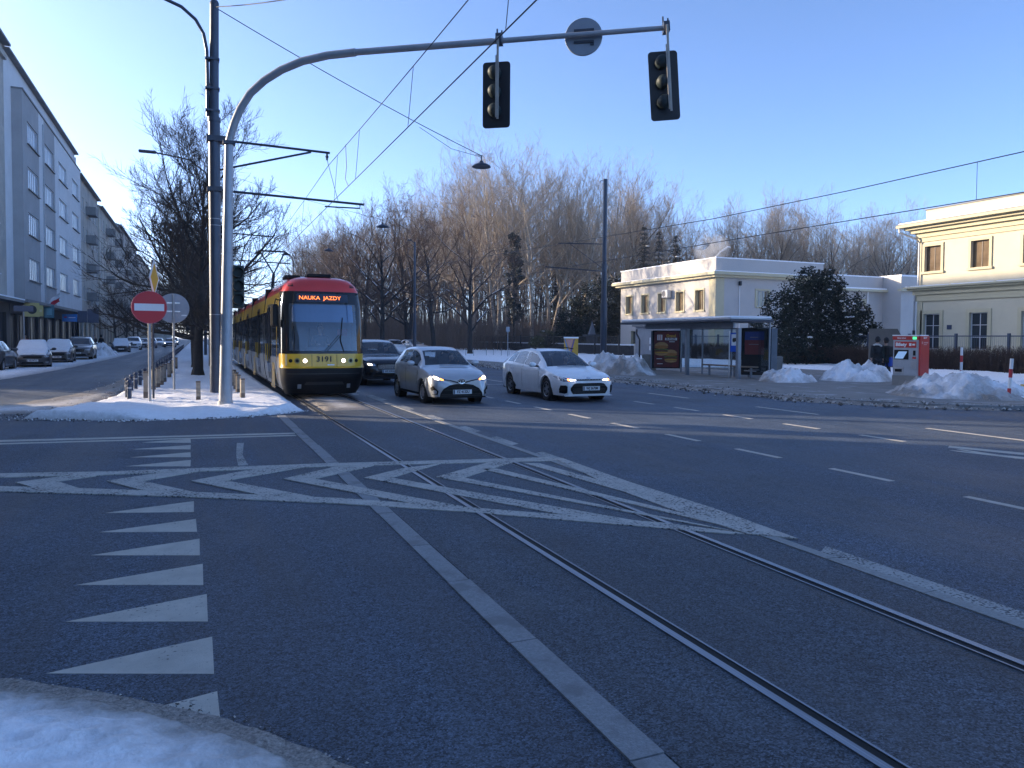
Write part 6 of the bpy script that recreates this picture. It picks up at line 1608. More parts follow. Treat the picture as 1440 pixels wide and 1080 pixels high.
# side details: doors, cab window, pillars, wheel covers
def side_quad(b, y0, y1, z0, z1, sd, off=.008):
    n_ = 4; rg = []
    for k in range(n_+1):
        z = lerp(z0, z1, k/n_); rg.append([(sd*(hw(z)+off), y0, z), (sd*(hw(z)+off), y1, z)])
    b.loft(rg, False)
for sd in (-1, 1):
    b = MB(); side_quad(b, 1.35, 2.55, 1.15, 2.48, sd); b.build('cab_window', TGL, tr_)
    b = MB(); side_quad(b, 1.18, 1.36, .5, 2.97, sd, .006); b.build('corner_pillar', TY, tr_)
    for y0 in (3.2, 7.6, 14.2, 20.0, 26.4):
        for k in (0, 1):
            d_ = MB(); side_quad(d_, y0+k*.66, y0+k*.66+.62, .40, 2.72, sd, .014); dd = d_.build('door', mat('door_frame', (.03, .03, .032), .4), tr_)
            g_ = MB(); side_quad(g_, y0+k*.66+.06, y0+k*.66+.56, .62, 2.62, sd, .018); g_.build('door_glass', TGL, dd)
            h_ = MB(); z_ = 1.1; h_.tube([(sd*(hw(1.2)+.05), y0+k*.66+.5, .95), (sd*(hw(1.2)+.05), y0+k*.66+.5, 1.5)], .015, 6); h_.build('handle', mat('handle_yellow', (.6, .4, .05), .4), dd)
    for m0, m1 in mods:
        b = MB()
        k = m0+2.6 if m0 == 0 else m0+.2
        side_quad(b, k, k+.05, 1.12, 2.5, sd, .010); b.build('pillar', TGR, tr_); b = MB(); side_quad(b, m1-.09, m1-.01, .4, 2.97, sd, .010)
        b.build('pillar', TGR, tr_)
    for y0 in (1.75, 9.9, 16.4, 22.4, 28.2):
        b = MB()
        for za, zb_, s_ in ((.22, .55, 0), (.55, .95, .12)):
            b.add([(sd*(hw(.7)+.02), y0+s_, za), (sd*(hw(.7)+.02), y0+1.25-s_, za), (sd*(hw(.7)+.02), y0+1.25-s_-.12, zb_), (sd*(hw(.7)+.02), y0+s_+.12, zb_)], [(0,1,2,3)])
        b.build('wheel_cover', TY, tr_)
    b = MB(); side_quad(b, .75, 1.17, .3, .88, sd, .006); b.build('corner_skirt', TGR, tr_)
# front details
TD('panel_seam', [(-.35, .90), (-.34, .90), (-.34, 1.24), (-.35, 1.24)], TBK, .003); TD('panel_seam', [(.34, .90), (.35, .90), (.35, 1.24), (.34, 1.24)], TBK, .003)
for s_ in (-1, 1):
    circ = lambda x, z, r_: [(s_*x+r_*math.cos(R(a)), z+r_*math.sin(R(a))) for a in range(0, 360, 24)]
    TD('headlight', circ(.53, 1.06, .075), mat('lamp_ring', (.30, .25, .12), .3, .5, 0), .008, step=.04); TD('headlight_bulb', circ(.53, 1.06, .055), LAMPON, .013, step=.04)
    TD('headlight', circ(.74, 1.06, .075), mat('lamp_ring', (.30, .25, .12), .3, .5, 0), .008, step=.04); TD('headlight_lens', circ(.74, 1.06, .045), TBK, .013, step=.04)
    TD('indicator', circ(.91, 1.06, .05), TBK, .008, step=.04)
TD('destination_display', [(-.72, 2.68), (.72, 2.68), (.70, 2.90), (-.70, 2.90)], mat('display_black', (.02, .035, .06), .2), .005)
TD('sun_blind', [(-.86, 2.12), (.86, 2.12), (.84, 2.60), (-.84, 2.60)], mat('blind_blue', (.16, .27, .42), .5, 0, .05, 3), -.05, .01)
y = tbv.ray_cast(Vector((0, -9, 2.78)), Vector((0, 1, 0)))[0].y
LED = mat('led_orange', (1, .25, .05), .5, 0, 0, em=(1.0, .20, .04), es=.95)
text('NAUKA  JAZDY', .15, LED, (-.08, y-.016, 2.785), (R(90-11), 0, 0), tr_, 'display_text', .0, 1.12)
y = tbv.ray_cast(Vector((0, -9, 1.09)), Vector((0, 1, 0)))[0].y
text('3191', .20, INK, (.0, y-.012, 1.10), (R(89), 0, 0), tr_, 'fleet_number', .004, 1.15)
TD('small_plate', [(.08, .93), (.27, .93), (.27, .965), (.08, .965)], WHITEP, .008, step=.04)
for x0, x1, x2 in ((.55, .45, .62), (-.83, -.80, -.70)):
    b = MB(); pts = []
    for (x, z) in ((x0, 1.30), (x1 if x0 > 0 else x1, 1.62), (.53 if x0 > 0 else -.82, 2.25 if x0 > 0 else 2.0)):
        h = tbv.ray_cast(Vector((x, -9, z)), Vector((0, 1, 0)))[0]; pts.append((x, h.y-.03, z))
    b.tube(pts, .014, 5)
    if x0 > 0:
        for dx in (0, .07):
            p2 = []
            for (x, z) in ((.0+dx, 1.32), (.42+dx, 1.78)): h = tbv.ray_cast(Vector((x, -9, z)), Vector((0, 1, 0)))[0]; p2.append((x, h.y-.025, z))
            b.tube(p2, .009, 5)
    b.build('wiper', TBK, tr_)
TD('lower_grille', [(-.55, .40), (.55, .40), (.50, .48), (-.50, .48)], mat('grille_black2', (.03, .03, .032), .4), .006)
TD('bumper_seam', [(-1.0, .70), (1.0, .70), (1.0, .715), (-1.0, .715)], mat('grille_black2', (.03, .03, .032), .4), .006)
for s_ in (-1, 1): TD('tow_eye', [(s_*.68-.05, .30), (s_*.68+.05, .30), (s_*.68+.05, .42), (s_*.68-.05, .42)], GALV, .01, step=.04)
for s_ in (-1,):
    b = MB(); b.tube([(s_*1.10, .75, 2.72), (s_*1.26, .55, 2.74), (s_*1.30, .52, 2.6)], .018, 6); b.rbox(s_*1.30-.10, s_*1.30+.10, .42, .58, 1.98, 2.60, .05); b.build('mirror', TBK, tr_)
TD('corner_stripe', [(-1.05, .93), (-1.0, .93), (-1.0, 1.24), (-1.05, 1.24)], mat('stripe_light', (.60, .50, .30), .4), .006, step=.04)
for s_ in (-1, 1): TD('roof_mark', [(s_*.86-.07, 3.10), (s_*.86+.07, 3.10), (s_*.86+.07, 3.18), (s_*.86-.07, 3.18)], mat('roof_mark', (.08, .01, .012), .5), .005, step=.04)
b = MB(); b.rbox(-.35, .35, .95, 1.5, 3.40, 3.50, .03); b.rbox(-.95, -.5, 1.2, 1.8, 3.36, 3.46, .03); b.build('roof_box', TBK, tr_)
# cab interior
b = MB(); CI = mat('cab_interior', (.17, .21, .27), .8, 0, .1, 4)
b.add([(-1.08, 1.9, .9), (1.08, 1.9, .9), (1.08, 1.9, 2.95), (-1.08, 1.9, 2.95)], [(0,1,2,3)]); b.add([(-1.1, .4, .9), (1.1, .4, .9), (1.1, 1.9, .9), (-1.1, 1.9, .9)], [(0,1,2,3)]); b.add([(-1.08, .5, 2.94), (1.08, .5, 2.94), (1.08, 1.9, 2.94), (-1.08, 1.9, 2.94)], [(0,1,2,3)])
b.build('cab_lining', CI, tr_)
b = MB(); b.rbox(-.95, .95, .40, .85, .95, 1.34, .06); b.rbox(-.45, .2, .55, .9, 1.3, 1.42, .04); b.build('console', mat('console_grey', (.10, .12, .15), .6), tr_)
b = MB(); b.rbox(-.25, .25, 1.25, 1.75, .9, 1.25, .06); b.rbox(-.23, .23, 1.68, 1.82, 1.25, 2.0, .05); b.build('driver_seat', mat('seat_blue', (.02, .03, .07), .8), tr_)
b = MB(); b.box(.52, .82, 1.0, 1.01, 1.75, 1.95); b.build('cab_sign', mat('cab_sign_red', (.25, .03, .05), .5), tr_)
driver('tram driver in a dark jacket behind the windscreen, one hand on the console', (TX+.1, TYF+1.45, 1.17), 0, CLOTHN, None, HAIRD, .52)
# pantograph
b = MB(); py0 = 15.2
t = bpy.data.objects.new('pantograph', None); 
zc = 5.66
b.tube([(0, py0, 3.6), (0, py0, 3.75)], .25, 8); b.tube([(0, py0+.6, 3.7), (0, py0-.3, 4.55)], .07, 6)
for s_ in (-1, 1): b.tube([(0, py0-.3, 4.55), (s_*.56, py0+.25, zc-.06)], .035, 6); b.tube([(s_*.42, py0+.25, zc-.05), (s_*.62, py0+.25, zc-.05), (s_*.82, py0+.25, zc-.2)], .018, 6)
for dy in (-.12, .12): b.tube([(-.80, py0+.25+dy, zc-.20), (-.55, py0+.25+dy, zc-.04), (.55, py0+.25+dy, zc-.04), (.80, py0+.25+dy, zc-.20)], .03, 6)
b.tube([(-.3, py0+.13, zc-.05), (-.3, py0+.37, zc-.05)], .02, 6); b.tube([(.3, py0+.13, zc-.05), (.3, py0+.37, zc-.05)], .02, 6)
bpy.data.objects.remove(t); b.build('pantograph', DARKM, tr_)
b = MB()
for y_ in (2.0, 8.0, 10.0, 21.0, 28.0):
    for s_ in (-1, 1): b.lathe([(.0, -.06), (.30, -.06), (.30, .06), (0, .06)], (s_*.72, y_, .31), 20, 'X')
b.build('bogie_wheels', mat('wheel_steel', (.06, .055, .05), .6, .5, .2), tr_)

driver('driver in a dark coat at the wheel of the silver hatchback', (6.36+.36, 18.58+1.80, .46), R(1.5), CLOTHK, None, HAIRD, .40, .88)
driver('driver in a dark coat at the wheel of the white estate car', (9.98+.36, 18.1+2.16, .41), 0, CLOTHN, None, HAIRD, .40, .88)
driver('dimly seen driver of the black SUV', (6.42+.38, 26.6+2.15, .55), 0, CLOTHK, None, HAIRD, .40, .92)
# ------------------------------------------------------------------ bus stop and pavement things
ZP = .12
GLASSC = glass('shelter_glass', (.78, .84, .86), .12)
STEELB = mat('steel_blue_grey', (.22, .25, .29), .4, .5, .1, 4)
a = Vector((*g(965.5, 527, ZP), 0)); bq = Vector((*g(1037.8, 532.5, ZP), 0))
# shelter axis parallel to the street
sx0 = 20.6
def sy(u): d = ray(u, 520); return sx0*d.y/d.x
yL, yR = sy(966), sy(1038)         # front posts
yA = sy(884); d = ray(1088, 500); yB = (sx0+1.75)*d.y/d.x
t = thing('bus_shelter', 'glass bus shelter with a snow-covered flat roof and dark display panels', 'bus shelter', (sx0, yR, ZP))
Y = lambda y: y-yR
zr = 2.36
b = MB(); b.rbox(-.55, 1.75, Y(yB), Y(yA), zr, zr+.12, .03); b.build('roof', DARKM, t)
b = MB(); b.rbox(-.52, 1.72, Y(yB)+.04, Y(yA)-.04, zr+.122, zr+.25, .06); b.build('roof_snow', SNOWC, t)
b = MB(); b.box(-.05, .05, Y(yB)+.4, Y(yA)-1.6, zr-.24, zr-.002); b.build('fascia', STEELB, t)
for y_ in (0, Y(yL)):
    b = MB(); b.box(-.075, .075, y_-.075, y_+.075, 0, zr-.25); b.build('post', STEELB, t)
for y_ in (-.1, Y(yL)*.33, Y(yL)*.66, Y(yL)+.9, Y(yL)+2.6):
    b = MB(); b.box(1.5, 1.56, y_-.03, y_+.03, 0, zr); b.build('back_post', STEELB, t)
yy = [-.1, Y(yL)*.33, Y(yL)*.66, Y(yL)+.9, Y(yL)+2.6]
for y0, y1 in zip(yy, yy[1:]):
    b = MB(); b.box(1.525, 1.535, y0+.035, y1-.035, .25, 2.1); b.build('glass_panel', GLASSC, t)
b = MB(); b.box(1.5, 1.56, -.07, Y(yL)+2.57, 2.1, 2.15); b.build('back_rail', STEELB, t)
b = MB(); b.rbox(.95, 1.3, .25, Y(yL)+.2, .44, .50, .02); b.build('bench', mat('bench_wood', (.22, .17, .13), .7, 0, .2, 8), t)
b = MB(); b.tube([(1.1, .2, .3), (1.1, Y(yL)+.3, .3)], .025, 6); b.build('bench_rail', STEELB, t)
for y_ in (.5, Y(yL)*.45, Y(yL)-.2): b = MB(); b.box(1.07, 1.13, y_-.04, y_+.04, 0, .44); b.build('bench_leg', STEELB, t)
# display case at the right end: red and blue poster behind dark glass, facing the road and viewer
t2 = thing('display_case', 'tall black display case with red and blue notice at the shelter end', 'display', (sx0+.9, Y(yB)+yR+.95, ZP), R(-10))
t2.location = (g(1040, 531, ZP)[0]+.15, g(1040, 531, ZP)[1]+.1, ZP); t2.rotation_euler = (0, 0, R(-38))
b = MB(); b.rbox(0, 1.22, -.10, .10, .12, 2.12, .03); b.build('case', BLACKG, t2)
b = MB(); b.box(.14, .92, -.104, -.101, 1.62, 1.98); b.build('blue_notice', mat('notice_blue', (.012, .03, .16), .4), t2)
b = MB(); b.box(.14, .92, -.104, -.101, 1.0, 1.615); b.build('red_notice', mat('notice_red', (.13, .012, .012), .4, 0, .1, 4), t2)
b = MB(); b.box(.30, .75, -.104, -.101, .32, .36); b.box(.35, .68, -.106, -.1045, 1.72, 1.75); b.box(.3, .7, -.106, -.1045, 1.42, 1.45); b.build('print_line', mat('print_grey', (.16, .15, .17), .5), t2)
b = MB(); b.box(1.22, 1.46, -.09, .09, 0, 2.12); b.build('side_column', STEELB, t2)
# advertising case left
t3 = thing('advertising_case', 'lit-coloured burger poster in a black case at the left end of the shelter', 'poster case', (0, 0, ZP), R(-30))
p3 = g(918, 521, ZP); t3.location = (p3[0], p3[1], ZP)
Wc, z0, z1 = 1.36, .18, 2.02
b = MB(); b.rbox(-.05, Wc+.05, -.08, .12, z0-.06, z1+.06, .03); b.build('case', BLACKG, t3)
b = MB(); b.box(-.12, -.055, -.05, .1, 0, z1+.06); b.box(Wc+.055, Wc+.12, -.05, .1, 0, z1+.06); b.build('case_leg', STEELB, t3)
PD = mat('poster_maroon', (.085, .014, .016), .4, 0, .3, 3, col2=(.19, .025, .022), c2s=1.4, c2lo=.45, c2hi=.7)
b = MB(); b.box(.05, Wc-.05, -.084, -.081, z0, z1); pp = b.build('poster', PD, t3)
def ell(x, z, rx, rz_, m_, nm, y=-.0875, n=20, a0=0, a1=360):
    q = MB(); q.prism([(x+rx*math.cos(R(lerp(a0, a1, k/n))), z+rz_*math.sin(R(lerp(a0, a1, k/n)))) for k in range(n if a1-a0 == 360 else n+1)], y, y+.002, 'XZ'); q.build(nm, m_, pp)
BUN = mat('print_bun', (.42, .25, .10), .5, 0, .2, 9); MEAT = mat('print_meat', (.12, .045, .02), .5, 0, .3, 14); CHK = mat('print_chicken', (.36, .15, .04), .5, 0, .3, 12); SAL = mat('print_salad', (.10, .17, .03), .5, 0, .3, 16); CHS = mat('print_cheese', (.55, .30, .03), .5)
for ox, oz, k in ((.42, .92, 1.0), (.90, .56, .95)):
    ell(ox, oz+.36*k, .34*k, .20*k, BUN, 'print_bun', a0=0, a1=180); ell(ox, oz+.30*k, .35*k, .09*k, CHK, 'print_patty', -.0895); ell(ox, oz+.17*k, .36*k, .05*k, SAL, 'print_salad', -.0915)
    ell(ox, oz+.10*k, .34*k, .08*k, MEAT, 'print_patty', -.0935); ell(ox, oz+.03*k, .35*k, .035*k, CHS, 'print_cheese', -.0955); ell(ox, oz-.02*k, .33*k, .12*k, BUN, 'print_bun', -.0975, a0=180, a1=360)
text('Grand', .20, CHS, (.90, -.089, 1.80), (R(90), 0, 0), pp, 'lettering', .008, .95)
b = MB(); b.box(.60, 1.20, -.0875, -.0855, 1.58, 1.70); b.build('print_panel', WHITEP, pp)
text('BURGER', .13, MEAT, (.90, -.0895, 1.64), (R(90), 0, 0), pp, 'lettering', .004, 1.0)
b = MB(); b.box(.20, .46, -.0875, -.0855, 1.58, 1.86); b.build('print_panel', WHITEP, pp)
b = MB(); b.box(.27, .30, -.0895, -.0877, 1.60, 1.84); b.box(.36, .39, -.0895, -.0877, 1.60, 1.84); b.build('print_mark', SRED, pp)
for (x, z) in ((.35, .36), (.32, .62), (.95, 1.50)): b = MB(); b.box(x-.14, x+.14, -.0875, -.0855, z-.015, z+.015); b.build('print_line', WHITEP, pp)
# bus stop sign
p = g(1027, 532, ZP)
t = thing('bus_stop_sign', 'blue and white bus stop sign on a thin pole in front of the shelter', 'sign', (p[0], p[1], ZP), R(-38))
b = MB(); b.tube([(-.06,0,0), (-.06,0,2.0)], .022, 8); b.tube([(.40,0.06,0), (.40,.06,2.0)], .02, 8); b.build('post', SILVER, t)
b = MB(); b.box(-.02, .42, -.03, -.01, 1.12, 1.92); b.build('plate', SBLU, t)
b = MB(); b.box(.02, .38, -.034, -.0305, 1.38, 1.86); b.build('white_field', SIGNW, t)
b = MB(); b.box(.06, .34, -.038, -.0345, 1.55, 1.66); b.box(.08, .32, -.038, -.0345, 1.661, 1.70); b.build('bus_symbol', INK, t)
b = MB(); b.lathe([(0,-.0385),(.035,-.0385),(.035,-.0345)], (.12,0,1.55), 12, 'Y'); b.lathe([(0,-.0385),(.035,-.0385),(.035,-.0345)], (.28,0,1.55), 12, 'Y'); b.build('bus_symbol_wheels', INK, t)
# concrete bin
CONC = mat('concrete', (.27, .26, .245), .9, 0, .15, 3, .4, 40)
def bin_(label, p, s_=1.0):
    t = thing('concrete_bin', label, 'litter bin', (p[0], p[1], ZP), R(-35), None, s_)
    b = MB(); b.loft([[(-.36,-.36,0),(.36,-.36,0),(.36,.36,0),(-.36,.36,0)], [(-.40,-.40,.85),(.40,-.40,.85),(.40,.40,.85),(-.40,.40,.85)], [(-.37,-.37,.88),(.37,-.37,.88),(.37,.37,.88),(-.37,.37,.88)], [(-.30,-.30,.88),(.30,-.30,.88),(.30,.30,.88),(-.30,.30,.88)], [(-.28,-.28,.6),(.28,-.28,.6),(.28,.28,.6),(-.28,.28,.6)]], True, True); b.build('shell', CONC, t)
    b = MB(); b.box(-.27, .27, -.27, .27, .55, .62); b.build('liner', BLACK, t)
bin_('square grey concrete bin between the shelter and the low snow heap', g(1086, 528, ZP))
bin_('concrete bin half hidden behind the left end of the burger poster', g(913, 520.5, ZP), .95)
# ticket machine
p0_, p1_ = Vector((*g(1254, 541.5, ZP), ZP)), Vector((*g(1277, 541.5, ZP), ZP))
t = thing('ticket_machine', 'red and grey ticket machine marked Bilety on a concrete plinth', 'ticket machine', p0_, R(-74))
w_ = .94; d_ = .72
b = MB(); b.box(.0, w_, 0, d_, 0, .36); b.build('plinth', CONC, t)
GYM = mat('machine_grey', (.40, .43, .47), .4, .2, .08, 5); 
b = MB(); b.rbox(.01, w_-.03, .01, d_, .36, 1.78, .02); b.build('cabinet', GYM, t)
REDM = mat('machine_red', (.52, .03, .025), .38, 0, .06, 2)
b = MB(); b.rbox(w_-.029, w_+.03, .0, d_+.02, .38, 1.80, .012); b.build('side_panel', REDM, t)
b = MB(); b.box(.0, w_-.03, -.012, .009, 1.66, 1.79); b.build('header_strip', REDM, t)
b = MB(); b.box(.08, w_-.12, -.004, .009, 1.38, 1.60); hp = b.build('sign_panel', REDM, t)
text('Bilety', .17, WHITEP, (.30, -.008, 1.49), (R(90), 0, 0), hp, 'lettering', .008)
b = MB(); b.box(.58, .66, -.008, -.005, 1.44, 1.54); b.box(.69, .78, -.008, -.005, 1.46, 1.52); b.build('pictogram', WHITEP, hp)
text('bilety tickets', .06, WHITEP, (.32, -.014, 1.725), (R(90), 0, 0), t, 'lettering', .002)
b = MB(); b.box(w_-.24, w_-.10, -.016, -.0125, 1.675, 1.775); b.build('green_lamp', mat('lamp_green_lit', (.05, .5, .2), .4, 0, 0, em=(.1, .8, .35), es=.4), t)
b = MB(); b.box(.06, .56, -.003, .009, .95, 1.30); b.build('screen_bezel', TBK, t)
b = MB(); b.add([(.09, -.05, .98), (.40, -.05, .98), (.52, -.006, 1.24), (.22, -.006, 1.24)], [(0,1,2,3)]); b.build('screen', mat('screen_glow', (.3, .5, .7), .2, 0, 0, em=(.35, .55, .85), es=.12), t)
b = MB(); b.box(.06, .40, -.003, .009, .44, .66); b.box(.66, .84, -.004, .009, .62, .92); b.build('tray_frame', SILVER, t)
b = MB(); b.box(.10, .34, -.006, -.0035, .50, .60); b.box(.72, .80, -.006, .009, 1.10, 1.28); b.build('slot', TBK, t)
b = MB(); b.box(.70, .82, -.006, .009, .98, 1.05); b.build('card_reader', REDM, t)
text('BILETY', .09, WHITEP, (w_+.033, d_*.52, 1.73), (R(90), 0, R(90)), t, 'lettering', .002)
b = MB(); b.lathe([(0,.0),(.05,.0),(.05,.003)], (w_+.031, d_*.2, 1.56), 14, 'X'); b.box(w_+.031, w_+.034, d_*.36, d_*.86, 1.54, 1.585); b.box(w_+.031, w_+.034, d_*.36, d_*.7, 1.48, 1.51); b.build('logo_mark', mat('print_pink', (.7, .35, .35), .5), t)
b = MB(); b.box(-.01, w_, -.02, d_, 1.802, 1.84); b.build('top_snow', SNOWC, t)
# two people behind the heap
q = g(1233, 534, ZP)
def scarf(t): 
    b = MB(); b.tube([(-.13,.10,1.40), (-.02,.125,1.46), (.12,.10,1.47), (.17,.02,1.42)], .038, 8); b.build('scarf', mat('scarf_white', (.55, .54, .52), .9), t)
def pack(t):
    b = MB(); b.rbox(-.17, .17, .13, .31, 1.0, 1.42, .05); b.build('backpack', CLOTHK, t)
walker('person in a black coat with a white scarf left of the ticket machine', (q[0], q[1], ZP), R(150), CLOTHK, JEANS, CLOTHK, HAIRD, .12, 1.0, scarf)
q = g(1245, 534, ZP)
walker('person in a dark green jacket with a backpack touching the ticket machine', (q[0], q[1], ZP), R(175), CLOTHG, JEANS, CLOTHK, HAIRD, .16, .98, pack)
bag = g(1249, 534, ZP)
b = MB(); b.rbox(-.10, .10, -.16, .16, .55, .95, .05); b.tube([(0,-.1,.94), (0,-.05,1.05), (0,.05,1.05), (0,.1,.94)], .012, 6)
o = b.build('carrier_bag', mat('bag_blue', (.01, .06, .35), .5)); o.location = (bag[0], bag[1], ZP); tag(o, 'small blue bag held low beside the ticket machine', 'bag')
# person in red on the left pavement, and others further up
q = (-10.9, 62.0)
walker('person in a red jacket behind the snow-covered saloon', (-10.9, 60.5, 0.05), R(10), CLOTHR, JEANS, CLOTHK, HAIRD, .15)
for i, (x, y, lb) in enumerate(((-9.6, 86.5, 'dark-clothed person standing foremost beside the left snow heap'), (-9.1, 88.0, 'dark-clothed person closest to the road beside the left snow heap'), (-9.9, 89.0, 'dark-clothed person at the back of the group on the left pavement'))):
    walker(lb, (x, y, .05), R(20+130*i), CLOTHK if i != 1 else CLOTHG, JEANS, CLOTHK, HAIRD, .14)
# red and white posts
RW_ = mat('reflector_red', (.50, .03, .04), .45)
t0 = thing('warning_post', 'x', 'post', (0,0,0))
b = MB(); b.tube([(0,0,0), (0,0,1.15)], .045, 12); b.build('shaft', WHITEP, t0)
for z in (.08, .62): b = MB(); b.lathe([(.0465, z), (.0465, z+.24)], (0,0,0), 12, caps=False); b.build('red_band', RW_, t0)
q = g(1418, 562, ZP); t0.location = (q[0], q[1], ZP); t0['label'] = 'red and white post in the snow beside the yellow grit lump'; t0['group'] = 'red and white posts'; t0.rotation_euler = (R(2), R(2), 0)
q = g(1351, 543, ZP); dup(t0, (q[0], q[1], ZP+.25), .4, None, 'red and white post sunk in the snow heap right of the ticket machine')
t = thing('grit_block', 'yellow plastic kerb block lying in the snow at the right edge', 'plastic block', (*g(1438, 557, ZP), ZP+.1), R(30))
b = MB(); b.loft([[(-.35,-.12,0),(.35,-.12,0),(.35,.12,0),(-.35,.12,0)], [(-.35,-.12,.10),(.35,-.12,.16),(.35,.12,.16),(-.35,.12,.10)], [(-.28,-.07,.14),(.28,-.07,.24),(.28,.07,.24),(-.28,.07,.14)]], True, True); b.build('block', mat('plastic_yellow', (.60, .36, .02), .5, 0, .1, 6), t)
b = MB(); b.box(-.36, .36, -.125, .125, .02, .05); b.build('base_rib', BLACK, t)

# hedge and fences
HEDGE = mat('hedge_twigs', (.060, .036, .027), .9, 0, .35, .8, col2=(.10, .065, .045), c2s=2)
q = random.Random(9); b = MB()
hx0, hx1 = 36.2, 37.5
for k in range(11000):
    y = q.uniform(10, 52); x = q.uniform(hx0, hx1); h = q.uniform(.85, 1.42)+.12*fbm(y*.6, 3.3); p = Vector((x, y, .1)); m_ = p+Vector((q.gauss(0, .09), q.gauss(0, .09), h*.55)); b.tube([p, m_, m_+Vector((q.gauss(0, .12), q.gauss(0, .12), h*.45))], [.014, .010, .004], 3, False)
    e = p+Vector((0, 0, h*q.uniform(.3, .8))); b.tube([e, e+Vector((q.gauss(0, .2), q.gauss(0, .2), q.uniform(.1, .4)))], [.009, .004], 3, False)
tag(b.build('hedge', HEDGE), 'long clipped bare brown hedge in front of the railings behind the stop', 'hedge')
FEN = mat('fence_blue', (.055, .08, .125), .45, .2, .1, 4)
t = thing('mesh_fence', 'blue-grey railing fence behind the brown hedge', 'fence', (38.4, 0, 0))
FH = 2.02
b = MB(); b.tube([(0, 8, FH), (0, 52.5, FH)], .035, 6); b.build('top_rail', FEN, t)
b = MB(); b.tube([(0, 8, .5), (0, 52.5, .5)], .025, 6); b.build('bottom_rail', FEN, t)
k = 8.0
while k < 53: b = MB(); b.box(-.06, .06, k-.06, k+.06, 0, FH+.14); b.build('fence_post', FEN, t); k += 2.9
b = MB(); y = 8.1
while y < 52.5: b.box(-.004, .004, y-.004, y+.004, .5, FH); y += .11
b.build('mesh', FEN, t)
t = thing('park_fence', 'dark picket fence of the park with snow on the low wall behind it', 'fence', (35.5, 0, 0))
b = MB(); y = 59.0
while y < 150: b.box(-.012, .012, y-.012, y+.012, .3, 2.0); y += .16
b.build('picket', BLACK, t)
b = MB(); b.box(-.02, .02, 59, 150, 1.95, 2.0); b.box(-.02, .02, 59, 150, .35, .4); b.build('rail', BLACK, t)
k = 59.0
while k < 150: b = MB(); b.box(-.06, .06, k-.06, k+.06, 0, 2.15); b.build('fence_post', BLACK, t); k += 4.5
b = MB(); b.box(1.2, 1.6, 59, 150, 0, 1.15); b.build('low_wall', mat('dark_hedge_wall', (.035, .035, .038), .9, 0, .3, 2), t)
b = MB(); b.box(1.15, 1.65, 59, 150, 1.152, 1.27); b.build('wall_snow', SNOWC, t)
# coloured kiosk box
x, y = pt(803, 56)
t = thing('utility_cabinet', 'yellow painted utility cabinet with a pink and blue triangle by the park fence', 'cabinet', (x, y, .1), R(-28))
b = MB(); b.box(-.52, .52, -.30, .30, 0, 1.66); b.build('cabinet_body', mat('cabinet_yellow', (.55, .33, .04), .55, 0, .15, 3), t)
b = MB(); b.prism([(-.50, 1.62), (-.42, 1.62), (-.12, .6), (-.20, .45)], -.306, -.302, 'XZ'); b.build('blue_stripe', mat('stripe_blue', (.10, .22, .50), .5), t)
b = MB(); b.prism([(.20, 1.62), (.28, 1.62), (.0, .45), (-.10, .62)], -.307, -.303, 'XZ'); b.build('violet_stripe', mat('stripe_violet', (.13, .08, .30), .5), t)
b = MB(); b.prism([(-.36, 1.60), (.16, 1.60), (-.10, .80)], -.305, -.3015, 'XZ'); b.build('pink_triangle', mat('stripe_pink', (.60, .30, .24), .5), t)
b = MB(); b.rbox(-.56, .56, -.34, .34, 1.662, 1.78, .04); b.build('top_snow', SNOWC, t)
# big concrete sign block behind the people
t = thing('info_board', 'grey-brown upright board behind the two people near the ticket machine', 'board', (*pt(1244, 46), 0), R(-44))
b = MB(); b.prism([(-.8, .2), (.75, .2), (.75, 2.1), (.6, 2.4), (-.8, 2.4)], -.12, .12, 'XZ'); b.build('board', mat('board_brown', (.12, .105, .09), .8, 0, .15, 2), t)
b = MB(); b.box(-.7, -.6, -.05, .05, 0, .2); b.box(.55, .65, -.05, .05, 0, .2); b.build('leg', DARKM, t)
# monument and thin posts by the park
t = thing('monument', 'small dark pointed monument in the snow before the yew', 'monument', (*pt(832, 78), .1))
b = MB(); b.box(-.8, .8, -.5, .5, 1.9, 2.1); b.box(-.45, .45, -.4, .4, 0, 1.9); b.build('base', mat('stone_dark', (.05, .06, .07), .7), t)
b = MB(); b.loft([[(-.35,-.2,2.1),(.35,-.2,2.1),(.35,.2,2.1),(-.35,.2,2.1)], [(-.12,-.1,2.9),(.25,-.1,2.7),(.25,.1,2.7),(-.12,.1,2.9)], [(0,0,3.5),(.03,0,3.5),(.03,.03,3.5),(0,.03,3.5)]], True, True); b.build('spire', mat('stone_blue', (.10, .13, .17), .6), t)
t0 = thing('thin_stake', 'x', 'stake', (0,0,0))
b = MB(); b.tube([(0,0,0),(0,0,.75)], .025, 6); b.build('shaft', GREYP, t0); b = MB(); b.ball((0,0,.76), .03, 8, 6); b.build('cap', BLACK, t0)
for i, u in enumerate((642, 655, 666, 684, 694, 705, 716)):
    x, y = pt(u, 64+i*.2); lb = 'thin grey stake in the snow between the silver and the white car roofs'
    if i == 0: t0.location = (x, y, .15); t0['label'] = lb; t0['group'] = 'thin stakes in the park snow'
    else: dup(t0, (x, y, .15), 0, None, lb, 'thin stakes in the park snow')
t = thing('sign_back', 'small pale sign post in the snow left of the white car', 'sign', (*pt(714, 62), .1)); b = MB(); b.tube([(0,0,0),(0,0,2.6)], .03, 6); b.build('post', GALV, t); b = MB(); b.box(-.16, .16, -.02, .0, 2.2, 2.6); b.build('plate', SGB, t)
